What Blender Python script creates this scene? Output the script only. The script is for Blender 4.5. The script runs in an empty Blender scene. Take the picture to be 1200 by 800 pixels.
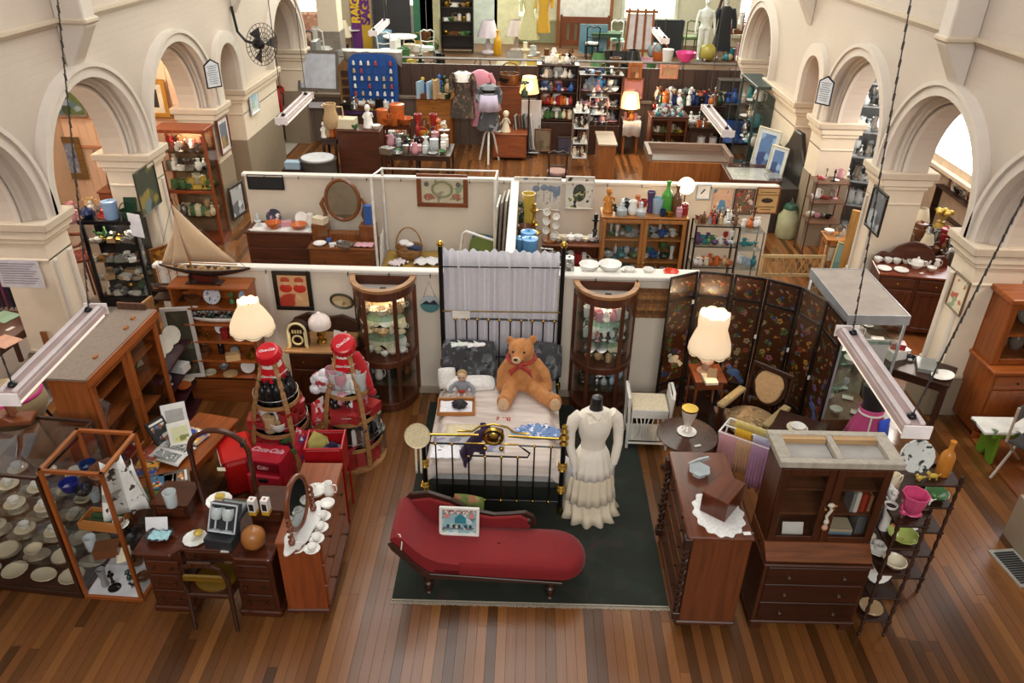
import bpy, math, random
from mathutils import Vector, Matrix
R=math.radians; PI=math.pi
sin,cos=math.sin,math.cos
rnd=random.Random(11)
S=bpy.context.scene; COL=S.collection
FPX,PIT,ROL,YAW,CZ=898.0,R(30.24),R(1.06),R(-0.99),5.4
cam=bpy.data.objects.new('camera',bpy.data.cameras.new('camera')); COL.objects.link(cam)
cam.data.sensor_width=36; cam.data.lens=FPX/1200*36; cam.data.clip_end=200; cam.data.clip_start=.05
_r0=Vector((cos(YAW),-sin(YAW),0)); _f=Vector((sin(YAW)*cos(PIT),cos(YAW)*cos(PIT),-sin(PIT))); _u0=_r0.cross(_f)
_r=_r0*cos(ROL)+_u0*sin(ROL); _u=_u0*cos(ROL)-_r0*sin(ROL)
M4=Matrix.Identity(4)
for i in range(3): M4[i][0],M4[i][1],M4[i][2]=_r[i],_u[i],-_f[i]
M4[2][3]=CZ; cam.matrix_world=M4; S.camera=cam
vs=S.view_settings; vs.view_transform='Standard'; vs.look='None'; vs.exposure=0.0; vs.gamma=1; vs.use_curve_mapping=False
S.cycles.use_denoising=True; S.cycles.max_bounces=6; S.cycles.transparent_max_bounces=24; S.cycles.sample_clamp_indirect=4
S.cycles.diffuse_bounces=3; S.cycles.glossy_bounces=3; S.cycles.caustics_reflective=False; S.cycles.caustics_refractive=False
W=bpy.data.worlds.new('daylight'); S.world=W; W.use_nodes=True
W.node_tree.nodes['Background'].inputs[0].default_value=(1,.985,.965,1); W.node_tree.nodes['Background'].inputs[1].default_value=.27
def area(name,loc,target,sx,sy,power,col=(1,1,1)):
 l=bpy.data.lights.new(name,'AREA'); l.shape='RECTANGLE'; l.size=sx; l.size_y=sy; l.energy=power; l.color=col
 o=bpy.data.objects.new(name,l); COL.objects.link(o); o.location=loc
 o.rotation_euler=(Vector(target)-Vector(loc)).to_track_quat('-Z','Y').to_euler(); return o
area('gable_window',(0.5,-5.5,8.2),(0,6.0,.6),7,3.4,800,(1,.985,.96))
area('skylight_middle',(-1.0,9.5,9.5),(0,9.8,0),8,6,520,(1,.985,.95))
area('skylight_back',(0,18,9.0),(0,18.5,0),9,8,900,(.98,1,.88))
area('stage_windows',(0,26,5.2),(0,17,1.0),9,2.4,900,(.96,1,.86))
def lamp(name,loc,power,col=(1,.72,.42),r=.06):
 l=bpy.data.lights.new(name,'POINT'); l.energy=power; l.color=col; l.shadow_soft_size=r
 o=bpy.data.objects.new(name,l); COL.objects.link(o); o.location=loc; return o
def ray(px,py):
 X=(px-600)/FPX; Y=(py-400)/FPX
 return _r*X-_u*Y+_f
def pz(px,py,z=0):
 d=ray(px,py); t=(z-CZ)/d.z; return Vector((d.x*t,d.y*t,z))
def pY(px,py,y):
 d=ray(px,py); t=y/d.y; return Vector((d.x*t,y,CZ+d.z*t))
def pX(px,py,x):
 d=ray(px,py); t=x/d.x; return Vector((x,d.y*t,CZ+d.z*t))
def lin(c):
 if isinstance(c,str): c=tuple(int(c[i:i+2],16) for i in (0,2,4))
 return tuple((v/255/12.92 if v/255<=.04045 else ((v/255+.055)/1.055)**2.4) for v in c)+(1,)
_MC={}
def mat(c,kind='plain',rough=.5,metal=0,scale=1.0,c2=None,var=.10):
 key=(c,kind,rough,metal,scale,c2,var)
 if key in _MC: return _MC[key]
 m=bpy.data.materials.new(kind+'_'+str(c)); m.use_nodes=True; n=m.node_tree.nodes; L=m.node_tree.links
 b=n['Principled BSDF']; b.inputs['Roughness'].default_value=rough; b.inputs['Metallic'].default_value=metal
 base=lin(c); dark=lin(c2) if isinstance(c2,str) else tuple(v*(1-2.2*var) for v in base[:3])+(1,)
 tc=n.new('ShaderNodeTexCoord'); mp=n.new('ShaderNodeMapping'); L.new(tc.outputs['Object'],mp.inputs[0])
 nz=n.new('ShaderNodeTexNoise'); L.new(mp.outputs[0],nz.inputs[0]); nz.inputs['Detail'].default_value=4
 mx=n.new('ShaderNodeMix'); mx.data_type='RGBA'; mx.inputs[6].default_value=dark; mx.inputs[7].default_value=base
 rp=n.new('ShaderNodeMapRange'); rp.inputs[1].default_value=.27; rp.inputs[2].default_value=.62
 L.new(nz.outputs[0],rp.inputs[0]); L.new(rp.outputs[0],mx.inputs[0])
 out=mx.outputs[2]
 def bump(src,st,dist=.01):
  bp=n.new('ShaderNodeBump'); bp.inputs['Strength'].default_value=st; bp.inputs['Distance'].default_value=dist
  L.new(src,bp.inputs['Height']); L.new(bp.outputs[0],b.inputs['Normal'])
 if kind in ('wood','woodx','woody'):
  k={'wood':(14,14,1.1),'woodx':(1.1,14,14),'woody':(14,1.1,14)}[kind]
  mp.inputs['Scale'].default_value=tuple(v*scale for v in k); nz.inputs['Scale'].default_value=1.6; nz.inputs['Distortion'].default_value=.6
  if not isinstance(c2,str): mx.inputs[6].default_value=tuple(v*.55 for v in base[:3])+(1,)
  oi=n.new('ShaderNodeObjectInfo'); h=n.new('ShaderNodeHueSaturation'); r2=n.new('ShaderNodeMapRange')
  r2.inputs[3].default_value=.84; r2.inputs[4].default_value=1.14; L.new(oi.outputs['Random'],r2.inputs[0])
  L.new(r2.outputs[0],h.inputs['Value']); L.new(out,h.inputs['Color']); out=h.outputs[0]; bump(nz.outputs[0],.08,.003)
 elif kind=='board':
  mp.inputs['Scale'].default_value=(60,2.2,60); nz.inputs['Scale'].default_value=1.0; nz.inputs['Distortion'].default_value=1.2
  oi=n.new('ShaderNodeObjectInfo'); cr=n.new('ShaderNodeValToRGB'); e=cr.color_ramp.elements
  e[0].position=0; e[0].color=lin('4a2c15'); e[1].position=1; e[1].color=lin('8a5a2f')
  for p,cc in ((.18,'5a371a'),(.4,'6e4522'),(.62,'784a27'),(.85,'82522a')):
   q=e.new(p); q.color=lin(cc)
  at=n.new('ShaderNodeAttribute'); at.attribute_name='tone'; ad=n.new('ShaderNodeMath'); ad.operation='ADD'
  L.new(oi.outputs['Random'],ad.inputs[0]); L.new(at.outputs['Fac'],ad.inputs[1])
  fr=n.new('ShaderNodeMath'); fr.operation='FRACT'; L.new(ad.outputs[0],fr.inputs[0]); L.new(fr.outputs[0],cr.inputs[0])
  mx.blend_type='MULTIPLY'; mx.inputs[0].default_value=.5
  g=n.new('ShaderNodeMapRange'); g.inputs[1].default_value=.3; g.inputs[2].default_value=.7; g.inputs[3].default_value=.55; g.inputs[4].default_value=1.15
  for l in list(L):
   if l.to_node==mx: L.remove(l)
  L.new(nz.outputs[0],g.inputs[0]); L.new(cr.outputs[0],mx.inputs[6]); L.new(g.outputs[0],mx.inputs[7])
  n2=n.new('ShaderNodeTexNoise'); n2.inputs['Scale'].default_value=.9; ge=n.new('ShaderNodeNewGeometry'); L.new(ge.outputs['Position'],n2.inputs[0])
  r3=n.new('ShaderNodeMapRange'); r3.inputs[1].default_value=.35; r3.inputs[2].default_value=.7; r3.inputs[3].default_value=rough-.1; r3.inputs[4].default_value=rough+.15
  L.new(n2.outputs[0],r3.inputs[0]); L.new(r3.outputs[0],b.inputs['Roughness']); bump(nz.outputs[0],.06,.002)
 elif kind=='fabric':
  nz.inputs['Scale'].default_value=40*scale; b.inputs['Sheen Weight'].default_value=.12
  wv=n.new('ShaderNodeTexNoise'); wv.inputs['Scale'].default_value=220*scale; L.new(tc.outputs['Object'],wv.inputs[0]); bump(wv.outputs[0],.35,.004)
 elif kind=='brick':
  br=n.new('ShaderNodeTexBrick'); ge=n.new('ShaderNodeNewGeometry'); sx=n.new('ShaderNodeSeparateXYZ'); cb=n.new('ShaderNodeCombineXYZ')
  L.new(ge.outputs['Position'],sx.inputs[0]); L.new(sx.outputs['Y'],cb.inputs[0]); L.new(sx.outputs['Z'],cb.inputs[1]); L.new(cb.outputs[0],br.inputs[0])
  br.inputs['Scale'].default_value=1; br.inputs['Brick Width'].default_value=.24; br.inputs['Row Height'].default_value=.086; br.inputs['Mortar Size'].default_value=.006
  br.inputs['Color1'].default_value=(1,1,1,1); br.inputs['Color2'].default_value=(.8,.8,.8,1); br.inputs['Mortar'].default_value=(0,0,0,1)
  bump(br.outputs['Color'],.35,.012); nz.inputs['Scale'].default_value=1.2
 elif kind in('spots','flecks'):   # painted flowers, patterned cloth, printed matter: coloured patches on a ground
  vo=n.new('ShaderNodeTexVoronoi'); vo.inputs['Scale'].default_value=scale; L.new(tc.outputs['Object'],vo.inputs[0])
  n3=n.new('ShaderNodeTexNoise'); n3.inputs['Scale'].default_value=scale*.45; L.new(tc.outputs['Object'],n3.inputs[0])
  th=n.new('ShaderNodeMapRange'); th.inputs[1].default_value=.5 if kind=='spots' else .57; th.inputs[2].default_value=.56 if kind=='spots' else .6; L.new(n3.outputs[0],th.inputs[0])
  cr=n.new('ShaderNodeValToRGB'); cr.color_ramp.interpolation='CONSTANT'; e=cr.color_ramp.elements
  cols=c2 if isinstance(c2,tuple) and isinstance(c2[0],str) else ('ffffff',)
  mx.inputs[6].default_value=tuple(v*.8 for v in base[:3])+(1,)
  sp=n.new('ShaderNodeSeparateColor'); L.new(vo.outputs['Color'],sp.inputs[0]); L.new(sp.outputs[0],cr.inputs[0])
  e[0].color=lin(cols[0]); e[1].position=.999; e[1].color=lin(cols[-1])
  for i in range(1,len(cols)): q=e.new(i/len(cols)); q.color=lin(cols[i])
  m2=n.new('ShaderNodeMix'); m2.data_type='RGBA'; L.new(out,m2.inputs[6]); L.new(cr.outputs[0],m2.inputs[7]); L.new(th.outputs[0],m2.inputs[0]); out=m2.outputs[2]
 else:
  nz.inputs['Scale'].default_value=6*scale
 L.new(out,b.inputs['Base Color'])
 _MC[key]=m; return m
def glass(tint='f7f7f6',alpha=.14):
 key=('glass',tint,alpha)
 if key in _MC: return _MC[key]
 m=bpy.data.materials.new('glass'); m.use_nodes=True; n=m.node_tree.nodes; L=m.node_tree.links; n.remove(n['Principled BSDF'])
 t=n.new('ShaderNodeBsdfTransparent'); t.inputs[0].default_value=lin(tint); g=n.new('ShaderNodeBsdfGlossy'); g.inputs['Roughness'].default_value=.04
 fr=n.new('ShaderNodeFresnel'); fr.inputs[0].default_value=1.5; a=n.new('ShaderNodeMath'); a.operation='MULTIPLY_ADD'; a.inputs[1].default_value=.9; a.inputs[2].default_value=alpha*.2
 ge=n.new('ShaderNodeNewGeometry'); iv=n.new('ShaderNodeMath'); iv.operation='SUBTRACT'; iv.inputs[0].default_value=1; L.new(ge.outputs['Backfacing'],iv.inputs[1]); ml=n.new('ShaderNodeMath'); ml.operation='MULTIPLY'; L.new(iv.outputs[0],ml.inputs[1]); L.new(fr.outputs[0],a.inputs[0]); L.new(a.outputs[0],ml.inputs[0]); mx=n.new('ShaderNodeMixShader'); L.new(ml.outputs[0],mx.inputs[0]); L.new(t.outputs[0],mx.inputs[1]); L.new(g.outputs[0],mx.inputs[2])
 L.new(mx.outputs[0],n['Material Output'].inputs[0]); _MC[key]=m; return m
def crystal(tint='dfe8ea'):
 key=('crystal',tint)
 if key in _MC: return _MC[key]
 m=bpy.data.materials.new('cut_glass'); m.use_nodes=True; n=m.node_tree.nodes; L=m.node_tree.links; b=n['Principled BSDF']
 b.inputs['Base Color'].default_value=lin(tint); b.inputs['Roughness'].default_value=.08; b.inputs['Alpha'].default_value=.55; b.inputs['Specular IOR Level'].default_value=1
 nz=n.new('ShaderNodeTexNoise'); nz.inputs['Scale'].default_value=40; bp=n.new('ShaderNodeBump'); bp.inputs['Strength'].default_value=.4; L.new(nz.outputs[0],bp.inputs['Height']); L.new(bp.outputs[0],b.inputs['Normal'])
 _MC[key]=m; return m
def emit(c,strength,soft=None):
 key=('emit',c,strength)
 if key in _MC: return _MC[key]
 m=bpy.data.materials.new('lit'); m.use_nodes=True; n=m.node_tree.nodes; b=n['Principled BSDF']
 b.inputs['Base Color'].default_value=lin(c); b.inputs['Emission Color'].default_value=lin(c); b.inputs['Emission Strength'].default_value=strength
 nz=n.new('ShaderNodeTexNoise'); nz.inputs['Scale'].default_value=8; m.node_tree.links.new(nz.outputs[0],b.inputs['Roughness'])
 _MC[key]=m; return m
class MB:
 def __init__(s): s.v=[]; s.f=[]; s.sm=[]
 def add(s,vs,fs,smooth=False,M=None):
  o=len(s.v); s.v+= [tuple(M@Vector(p)) for p in vs] if M else [tuple(p) for p in vs]
  s.f+=[tuple(i+o for i in f) for f in fs]; s.sm+=[smooth]*len(fs); return s
 def box(s,x0,x1,y0,y1,z0,z1,M=None):
  return s.add([(x0,y0,z0),(x1,y0,z0),(x1,y1,z0),(x0,y1,z0),(x0,y0,z1),(x1,y0,z1),(x1,y1,z1),(x0,y1,z1)],
   [(3,2,1,0),(4,5,6,7),(0,1,5,4),(1,2,6,5),(2,3,7,6),(3,0,4,7)],False,M)
 def cb(s,c,d,rz=0,rx=0,ry=0):
  M=Matrix.Translation(c)@Matrix.Rotation(rz,4,'Z')@Matrix.Rotation(ry,4,'Y')@Matrix.Rotation(rx,4,'X')
  return s.box(-d[0]/2,d[0]/2,-d[1]/2,d[1]/2,-d[2]/2,d[2]/2,M)
 def tube(s,pts,r,n=6,closed=False,cap=True):
  P=[Vector(p) for p in pts]; k=len(P); vs=[]; fs=[]; nrm=None
  for i in range(k):
   a=P[(i-1)%k] if (closed or i>0) else P[i]; b=P[(i+1)%k] if (closed or i<k-1) else P[i]
   t=(b-a).normalized() if (b-a).length>1e-9 else Vector((0,0,1))
   if nrm is None: nrm=t.orthogonal().normalized()
   nrm=(nrm-t*nrm.dot(t)); nrm=nrm.normalized() if nrm.length>1e-6 else t.orthogonal().normalized()
   bi=t.cross(nrm); rr=r[i] if isinstance(r,(list,tuple)) else r
   vs+=[P[i]+(nrm*cos(2*PI*j/n)+bi*sin(2*PI*j/n))*rr for j in range(n)]
  for i in range(k if closed else k-1):
   for j in range(n):
    fs.append((i*n+j,i*n+(j+1)%n,((i+1)%k)*n+(j+1)%n,((i+1)%k)*n+j))
  if cap and not closed: fs+= [tuple(range(n-1,-1,-1)),tuple((k-1)*n+j for j in range(n))]
  return s.add(vs,fs,True)
 def lathe(s,prof,n=14,c=(0,0,0),sx=1,sy=1,M=None,smooth=True,ruf=0):
  vs=[];fs=[];k=len(prof)
  for r,z in prof:
   for j in range(n):
    q=r*(1+ruf*(1 if j%2 else -1)); vs.append((c[0]+q*cos(2*PI*j/n)*sx,c[1]+q*sin(2*PI*j/n)*sy,c[2]+z))
  for i in range(k-1):
   for j in range(n): fs.append((i*n+j,i*n+(j+1)%n,(i+1)*n+(j+1)%n,(i+1)*n+j))
  if prof[0][0]>1e-5: fs.append(tuple(range(n-1,-1,-1)))
  if prof[-1][0]>1e-5: fs.append(tuple((k-1)*n+j for j in range(n)))
  return s.add(vs,fs,smooth,M)
 def ell(s,c,r,n=12,m=8,M=None):
  r=(r,r,r) if not isinstance(r,(tuple,list)) else r
  T=Matrix.Translation(c)@(M or Matrix.Identity(4))
  vs=[(0,0,-r[2])]+[(r[0]*sin(PI*i/m)*cos(2*PI*j/n),r[1]*sin(PI*i/m)*sin(2*PI*j/n),-r[2]*cos(PI*i/m)) for i in range(1,m) for j in range(n)]+[(0,0,r[2])]
  fs=[(0,1+(j+1)%n,1+j) for j in range(n)]
  for i in range(m-2):
   for j in range(n): fs.append((1+i*n+j,1+i*n+(j+1)%n,1+(i+1)*n+(j+1)%n,1+(i+1)*n+j))
  e=len(vs)-1; fs+=[(e,e-n+j,e-n+(j+1)%n) for j in range(n)]
  return s.add(vs,fs,True,T)
 def prism(s,poly,a,b,axis='z',M=None,smooth=False):
  k=len(poly)
  f={'z':lambda p,t:(p[0],p[1],t),'y':lambda p,t:(p[0],t,p[1]),'x':lambda p,t:(t,p[0],p[1])}[axis]
  vs=[f(p,a) for p in poly]+[f(p,b) for p in poly]
  fs=[tuple(range(k-1,-1,-1)),tuple(range(k,2*k))]+[(i,(i+1)%k,k+(i+1)%k,k+i) for i in range(k)]
  return s.add(vs,fs,smooth,M)
 def sheet(s,rows,smooth=True):
  w=len(rows[0]); vs=[p for r in rows for p in r]
  return s.add(vs,[(i*w+j,i*w+j+1,(i+1)*w+j+1,(i+1)*w+j) for i in range(len(rows)-1) for j in range(w-1)],smooth)
 def mesh(s,name,m):
  me=bpy.data.meshes.new(name); me.from_pydata(s.v,[],s.f); me.validate()
  if len(me.polygons)==len(s.sm): me.polygons.foreach_set('use_smooth',s.sm)
  if any(s.sm): me.set_sharp_from_angle(angle=R(42))
  if m: me.materials.append(m)
  return me
 def build(s,name,m,parent=None,loc=None,rz=0,bev=0,solid=0,sub=0):
  o=bpy.data.objects.new(name,s.mesh(name,m)); COL.objects.link(o)
  if parent: o.parent=parent
  if loc is not None: o.location=loc
  if rz: o.rotation_euler.z=rz
  if solid: q=o.modifiers.new('s','SOLIDIFY'); q.thickness=solid; q.offset=0
  if sub: q=o.modifiers.new('u','SUBSURF'); q.levels=sub; q.render_levels=sub
  if bev: q=o.modifiers.new('b','BEVEL'); q.width=bev; q.segments=1; q.limit_method='ANGLE'
  return o
def tag(o,label=None,cat=None,group=None,kind=None):
 if label: o['label']=label
 if cat: o['category']=cat
 if group: o['group']=group
 if kind: o['kind']=kind
 return o
def thing(name,label,cat,loc=(0,0,0),rz=0,group=None):
 o=bpy.data.objects.new(name,None); COL.objects.link(o); o.location=loc; o.rotation_euler=(0,0,rz); o.empty_display_size=.1
 return tag(o,label,cat,group)
def front(FL,FR):   # middle of the front edge and the heading of a piece of furniture
 FL=Vector(FL); FR=Vector(FR); d=FR-FL
 return (FL+FR)/2, math.atan2(d.y,d.x), d.length
def inst(o,name,loc,rz=0,parent=None,scale=None):
 c=o.copy(); c.name=name; COL.objects.link(c); c.location=loc; c.rotation_euler.z=rz; c.parent=parent
 if scale: c.scale=scale
 return c
def dup(root,loc,rz,label,group=None):
 c=root.copy(); COL.objects.link(c); c.location=loc; c.rotation_euler=(0,0,rz); c['label']=label
 if group: c['group']=group
 for ch in list(root.children):
  d=ch.copy(); COL.objects.link(d); d.parent=c
  for g in list(ch.children): e=g.copy(); COL.objects.link(e); e.parent=d
 return c
_ON=['zeroth','first','second','third','fourth','fifth','sixth','seventh','eighth','ninth','tenth','eleventh','twelfth','thirteenth','fourteenth','fifteenth','sixteenth','seventeenth','eighteenth','nineteenth']
def nth(n):
 if n<20: return _ON[n]
 t=['','','twent','thirt','fort','fift','sixt'][n//10]
 return t+'ieth' if n%10==0 else t+'y-'+_ON[n%10]
# ================================================================ the hall
XL,XR=-5.42,4.98; ZS=2.2; STI=.08; YA=19.1; ARC=[4.19,6.76,9.34,11.97]; RI=1.05; RO=1.31; ZT=8.2; YE=27.2; YN=-4.5
M_wall=mat('c6b8aa','brick',.75,var=.03); M_trim=mat('d2c7bb','plain',.6,var=.02); M_pier=mat('e2d2bb','plain',.7,var=.02)
M_dado=mat('8f7f6a','plain',.6,var=.03); M_cap=mat('c9b8a2','plain',.65,var=.03)
def struct(o): o['kind']='structure'; return o
fl=struct(MB().box(-9.2,8.8,YN,YE,-.12,-.03).build('floor',mat('3a2415','plain',.8)))
M_board=mat('8f5f38','board',.27)
bw=.083; bm=MB().box(0,bw-.0022,0,1,-.03,0).mesh('board',M_board)
far=MB(); tones=[]
nb=int((XR+.3-(XL-.3))/bw)
ycut=9.2; cand=[]
for i in range(nb):
 x=XL-.3+i*bw; y=2.3-rnd.random()*.8
 while y<19.2:
  ln=rnd.uniform(1.9,4.2); y1=y+ln
  cand.append((y,x,ln)); y=y1+.002
cand.sort(key=lambda c:max(c[0],3.0)+abs(c[1])*.35)
for k,(y,x,ln) in enumerate(cand):
 if k<300:
  o=bpy.data.objects.new('floor_board',bm); COL.objects.link(o); o.parent=fl; o.location=(x,y,rnd.uniform(-.0012,.0012)); o.scale=(1,ln,1)
 else:
  far.box(x,x+bw-.0022,y,y+ln,-.03,0); tones+= [rnd.random()]*6
fo=far.build('far_boards',M_board,fl); fo['kind']='stuff'
a=fo.data.attributes.new('tone','FLOAT','FACE')
if len(fo.data.polygons)==len(tones): a.data.foreach_set('value',tones)
struct(MB().box(-9.2,XL-.28,YN,YE,-.04,.004).build('floor_carpet',mat('a09489','fabric',.9,var=.06),fl))
struct(MB().box(XR+.28,8.8,YN,YE,-.04,.004).build('floor_aisle',mat('9a5a2e','woody',.4,c2='7c4420'),fl))
def arcade(name,X,s):
 """s=+1: the wall stands to +x of X"""
 T=.5
 root=MB()
 def zlow(y,r):
  for c in ARC+[17.7]:
   if abs(y-c)<r: return ZS+STI+math.sqrt(max(0,r*r-(y-c)**2))
  if abs(y-14.05)<.46: return 2.62+math.sqrt(max(0,.46**2-(y-14.05)**2))
  return ZS-.02
 def curtain(r,x0,x1,top,mb):
  ys=set([YN,YA])
  for c in ARC+[17.7]:
   for k in range(25): ys.add(round(c-r*cos(PI*k/24),4))
   ys.add(c-r-1e-3); ys.add(c+r+1e-3)
  for k in range(17): ys.add(round(14.05-.46*cos(PI*k/16),4))
  ys.add(14.05-.461); ys.add(14.05+.461)
  ys=sorted(ys)
  pz_=None
  for y0,y1 in zip(ys,ys[1:]):
   if y1-y0<1e-6: continue
   e=2e-4; z0,z1=zlow(y0+e,r),zlow(y1-e,r)
   a=[(x0,y0,z0),(x0,y1,z1),(x0,y1,top),(x0,y0,top),(x1,y0,z0),(x1,y1,z1),(x1,y1,top),(x1,y0,top)]
   mb.add(a,[(0,1,2,3),(7,6,5,4),(0,4,5,1)])
   if pz_ is not None and abs(pz_-z0)>1e-3: mb.add([(x0,y0,pz_),(x0,y0,z0),(x1,y0,z0),(x1,y0,pz_)],[(0,1,2,3)])
   pz_=z1
 curtain(1.14,X,X+s*.14,ZT,root)
 curtain(RI,X+s*.14,X+s*T,ZT,root)
 w=struct(root.build(name,M_wall))
 ye=[YN]+[v for c in ARC for v in (c-RI,c+RI)]
 piers=list(zip(ye[0::2],ye[1::2]+[None]))[:len(ARC)]+[(ARC[-1]+RI,13.6)]
 piers+= [(14.5,17.7-RI),(17.7+RI,YA)]
 for a,b in piers:
  far=a>12; dz=1.25 if far and a>12.5 else .5
  struct(MB().box(X-s*.03,X+s*(T+.03),a,b,dz,ZS-.02).build('pier',M_pier,w))
  struct(MB().box(X-s*(.17 if 5<a<6 else .07 if dz<1 else .035),X+s*(T+.07),a-(.04 if a>YN else 0),b+.04,0,dz).build('pier_base',M_dado,w))
  if dz<1: struct(MB().box(X-s*.05,X+s*(T+.05),a-.02,b+.02,dz,dz+.06).build('base_moulding',M_cap,w,bev=.015))
  for (p,z0,z1) in ((.03,1.72,1.76),(.06,1.94,2.0),(.10,2.0,2.1),(.15,2.1,2.2)):
   struct(MB().box(X-s*p,X+s*(T+p),a-p*.5,b+p*.5,z0,z1).build('capital_moulding',M_cap if z1>2.15 else M_pier,w,bev=.012))
  if dz<1:   # raised strips that line the pier's inner face
   for yy in (a+.06,b-.12): struct(MB().box(X-s*.06,X,yy,yy+.06,.56,1.72).build('pier_strip',M_trim,w,bev=.01))
 def ring(c,r0,r1,xa,xb,zs,name,m,n=28):
  mb=MB(); sec=[(r0,xa),(r1,xa),(r1,xb),(r0,xb)]; vs=[];fs=[]
  pts=[(c+1,zs,-1)]
  for k in range(-1,n+2):
   if k==-1: t,z0=0,ZS-.0
   elif k==n+1: t,z0=PI,ZS-.0
   else: t,z0=PI*k/n,zs+(STI if zs==ZS else 0)
   if k in(-1,n+1): z0=ZS
   for r,x in sec: vs.append((x,c+r*cos(t),z0+(r*sin(t) if 0<=k<=n else 0)))
  q=len(vs)//4
  for i in range(q-1):
   for j in range(4): fs.append((i*4+j,i*4+(j+1)%4,(i+1)*4+(j+1)%4,(i+1)*4+j))
  mb.add(vs,fs,True); return struct(mb.build(name,m,w,bev=0))
 for c in ARC+[17.7]:
  ring(c,1.14,RO,X-s*.10,X,ZS,'hood_moulding',M_trim)
  ring(c,RO-.05,RO+.005,X-s*.13,X,ZS,'hood_bead',M_trim)
  ring(c,1.095,1.145,X+s*.05,X+s*.16,ZS,'arch_order',M_trim)
  ring(c,1.06,1.1,X+s*.10,X+s*.18,ZS,'arch_order',M_trim)
  ring(c,RI-.03,1.065,X+s*.14,X+s*.19,ZS,'arch_bead',M_trim)
 ring(14.05,.46,.66,X-s*.09,X,2.62,'hood_moulding',M_trim)
 struct(MB().box(X+s*.3,X+s*.36,13.5,14.6,0,3.4).build('blind_panel',mat('d9b9a2','plain',.7,var=.02),w))
 for (p,z0,z1) in ((.03,4.03,4.07),(.07,4.07,4.11)): struct(MB().box(X-s*p,X,YN,YA,z0,z1).build('string_course',M_cap,w))
 for yy in (4.22,9.34,14.9):
  struct(MB().prism([(X-s*.10,3.62),(X-s*.34,4.02),(X-s*.34,ZT),(X,ZT),(X,3.45)],yy-.13,yy+.13,'y').build('pilaster',M_trim,w,bev=.015))
  for z0,z1 in ((4.04,4.11),): struct(MB().box(X-s*.37,X,yy-.16,yy+.16,z0,z1).build('pilaster_band',M_cap,w,bev=.02))
 struct(MB().box(X,X+s*T,YA,YA+.02,-.03,ZT).build('wall_return',M_wall,w))
 return w
wl=arcade('wall_left',XL,-1); wr=arcade('wall_right',XR,1)
XA=-8.6
al=struct(MB().box(XA-.2,XA,YN,YE,-.03,5).build('wall_aisle_left',mat('dcc0a4','plain',.6,var=.03)))
M_bead=mat('f0c8a8','plain',.55,var=.04)
cw=struct(MB().box(XA,XL-.5,13.93,14.0,0,4.4).build('wall_aisle_end',mat('c99a7a','plain',.6)))
bd=MB().box(0,.145,-.02,0,0,4.4).mesh('wall_board',M_bead)
for i in range(18):
 o=bpy.data.objects.new('wall_board',bd); COL.objects.link(o); o.parent=cw; o.location=(XA+.02+i*.152,13.93+rnd.uniform(0,.004),0); struct(o)
for z in (1.2,1.75): struct(MB().box(XA,XL-.5,13.86,13.93,z,z+.05).build('dado_rail',mat('c98d63','plain',.5),cw,bev=.01))
ar=struct(MB().box(8.4,8.6,YN,YE,-.03,5).build('wall_aisle_right',mat('dcc6ac','plain',.7,var=.03)))
YS,ZF=19.0,1.14
st=struct(MB().box(-9.2,8.8,YS,YE,-.03,ZF).build('stage_floor',mat('6a4a30','wood',.5)))
bx=MB()
M_stage=mat('6c5a4c','plain',.55,var=.05)
for k in range(46):
 x=XL-.1+k*.225
 if x+.2<XR+.2: struct(MB().box(x,x+.217,YS-.03,YS,0,ZF-.06).build('stage_board',M_stage,st))
struct(MB().box(XL-.1,XR+.1,YS-.08,YS+.02,ZF-.06,ZF+.02).build('stage_nosing',mat('8a7a68','plain',.5),st,bev=.01))
we=struct(MB().box(-9.2,8.8,YE,YE+.3,-.03,ZT).build('wall_end',mat('e9e4c8','plain',.7,var=.03)))
struct(MB().box(XL,XR,YE-.04,YE,ZF,pY(800,26,YE).z-.04).build('wall_end_dado',mat('9fa07c','plain',.6,var=.04),we))
struct(MB().box(XL,XR,YE-.06,YE,pY(800,26,YE).z-.06,pY(800,26,YE).z).build('wall_end_dado_rail',mat('c9c6a4','plain',.6),we))
def window(n,x0,x1,z0,z1,lum,col='f4ffe2',cols=2,rows=2):
 y=YE-.02
 w=struct(MB().box(x0-.1,x0,y-.1,y,z0-.1,z1+.1).box(x1,x1+.1,y-.1,y,z0-.1,z1+.1).box(x0,x1,y-.1,y,z1,z1+.1).box(x0-.14,x1+.14,y-.16,y,z0-.1,z0).build('window_%d'%n,mat('eeeede','plain',.5)))
 for i in range(cols):
  for j in range(rows):
   dx=(x1-x0)/cols; dz=(z1-z0)/rows
   struct(MB().box(x0+i*dx+.03,x0+(i+1)*dx-.03,y-.05,y-.03,z0+j*dz+.03,z0+(j+1)*dz-.03).build('window_pane',emit(col,lum),w))
for n,(pa,pb_,pt,lum,c) in enumerate(((731,789,20,3.2,'f4ffe2'),(600,627,18,2.6,'f4ffe2'),(344,380,40,4.5,'fff2e4'),(468,500,24,3.2,'ecffe4'),(553,577,30,1.2,'d8f4dc'),(862,893,40,4.0,'fff0ea'))):
 q=pY(pa,pt,YE); window(n+1,q.x,pY(pb_,pt,YE).x,max(q.z,1.5),4.8,lum,c,1 if n>1 else 2)
M_inf=mat('4a342a','wood',.5)
inf=struct(MB().box(-4.2,XR+.1,YS-.02,YS+.02,ZF,1.9).build('trim_3',M_inf))
for k in range(34): struct(MB().box(-4.2+.27*k,-4.2+.27*k+.255,YS-.04,YS-.02,ZF+.02,1.9).build('infill_board',M_inf,inf))
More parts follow.
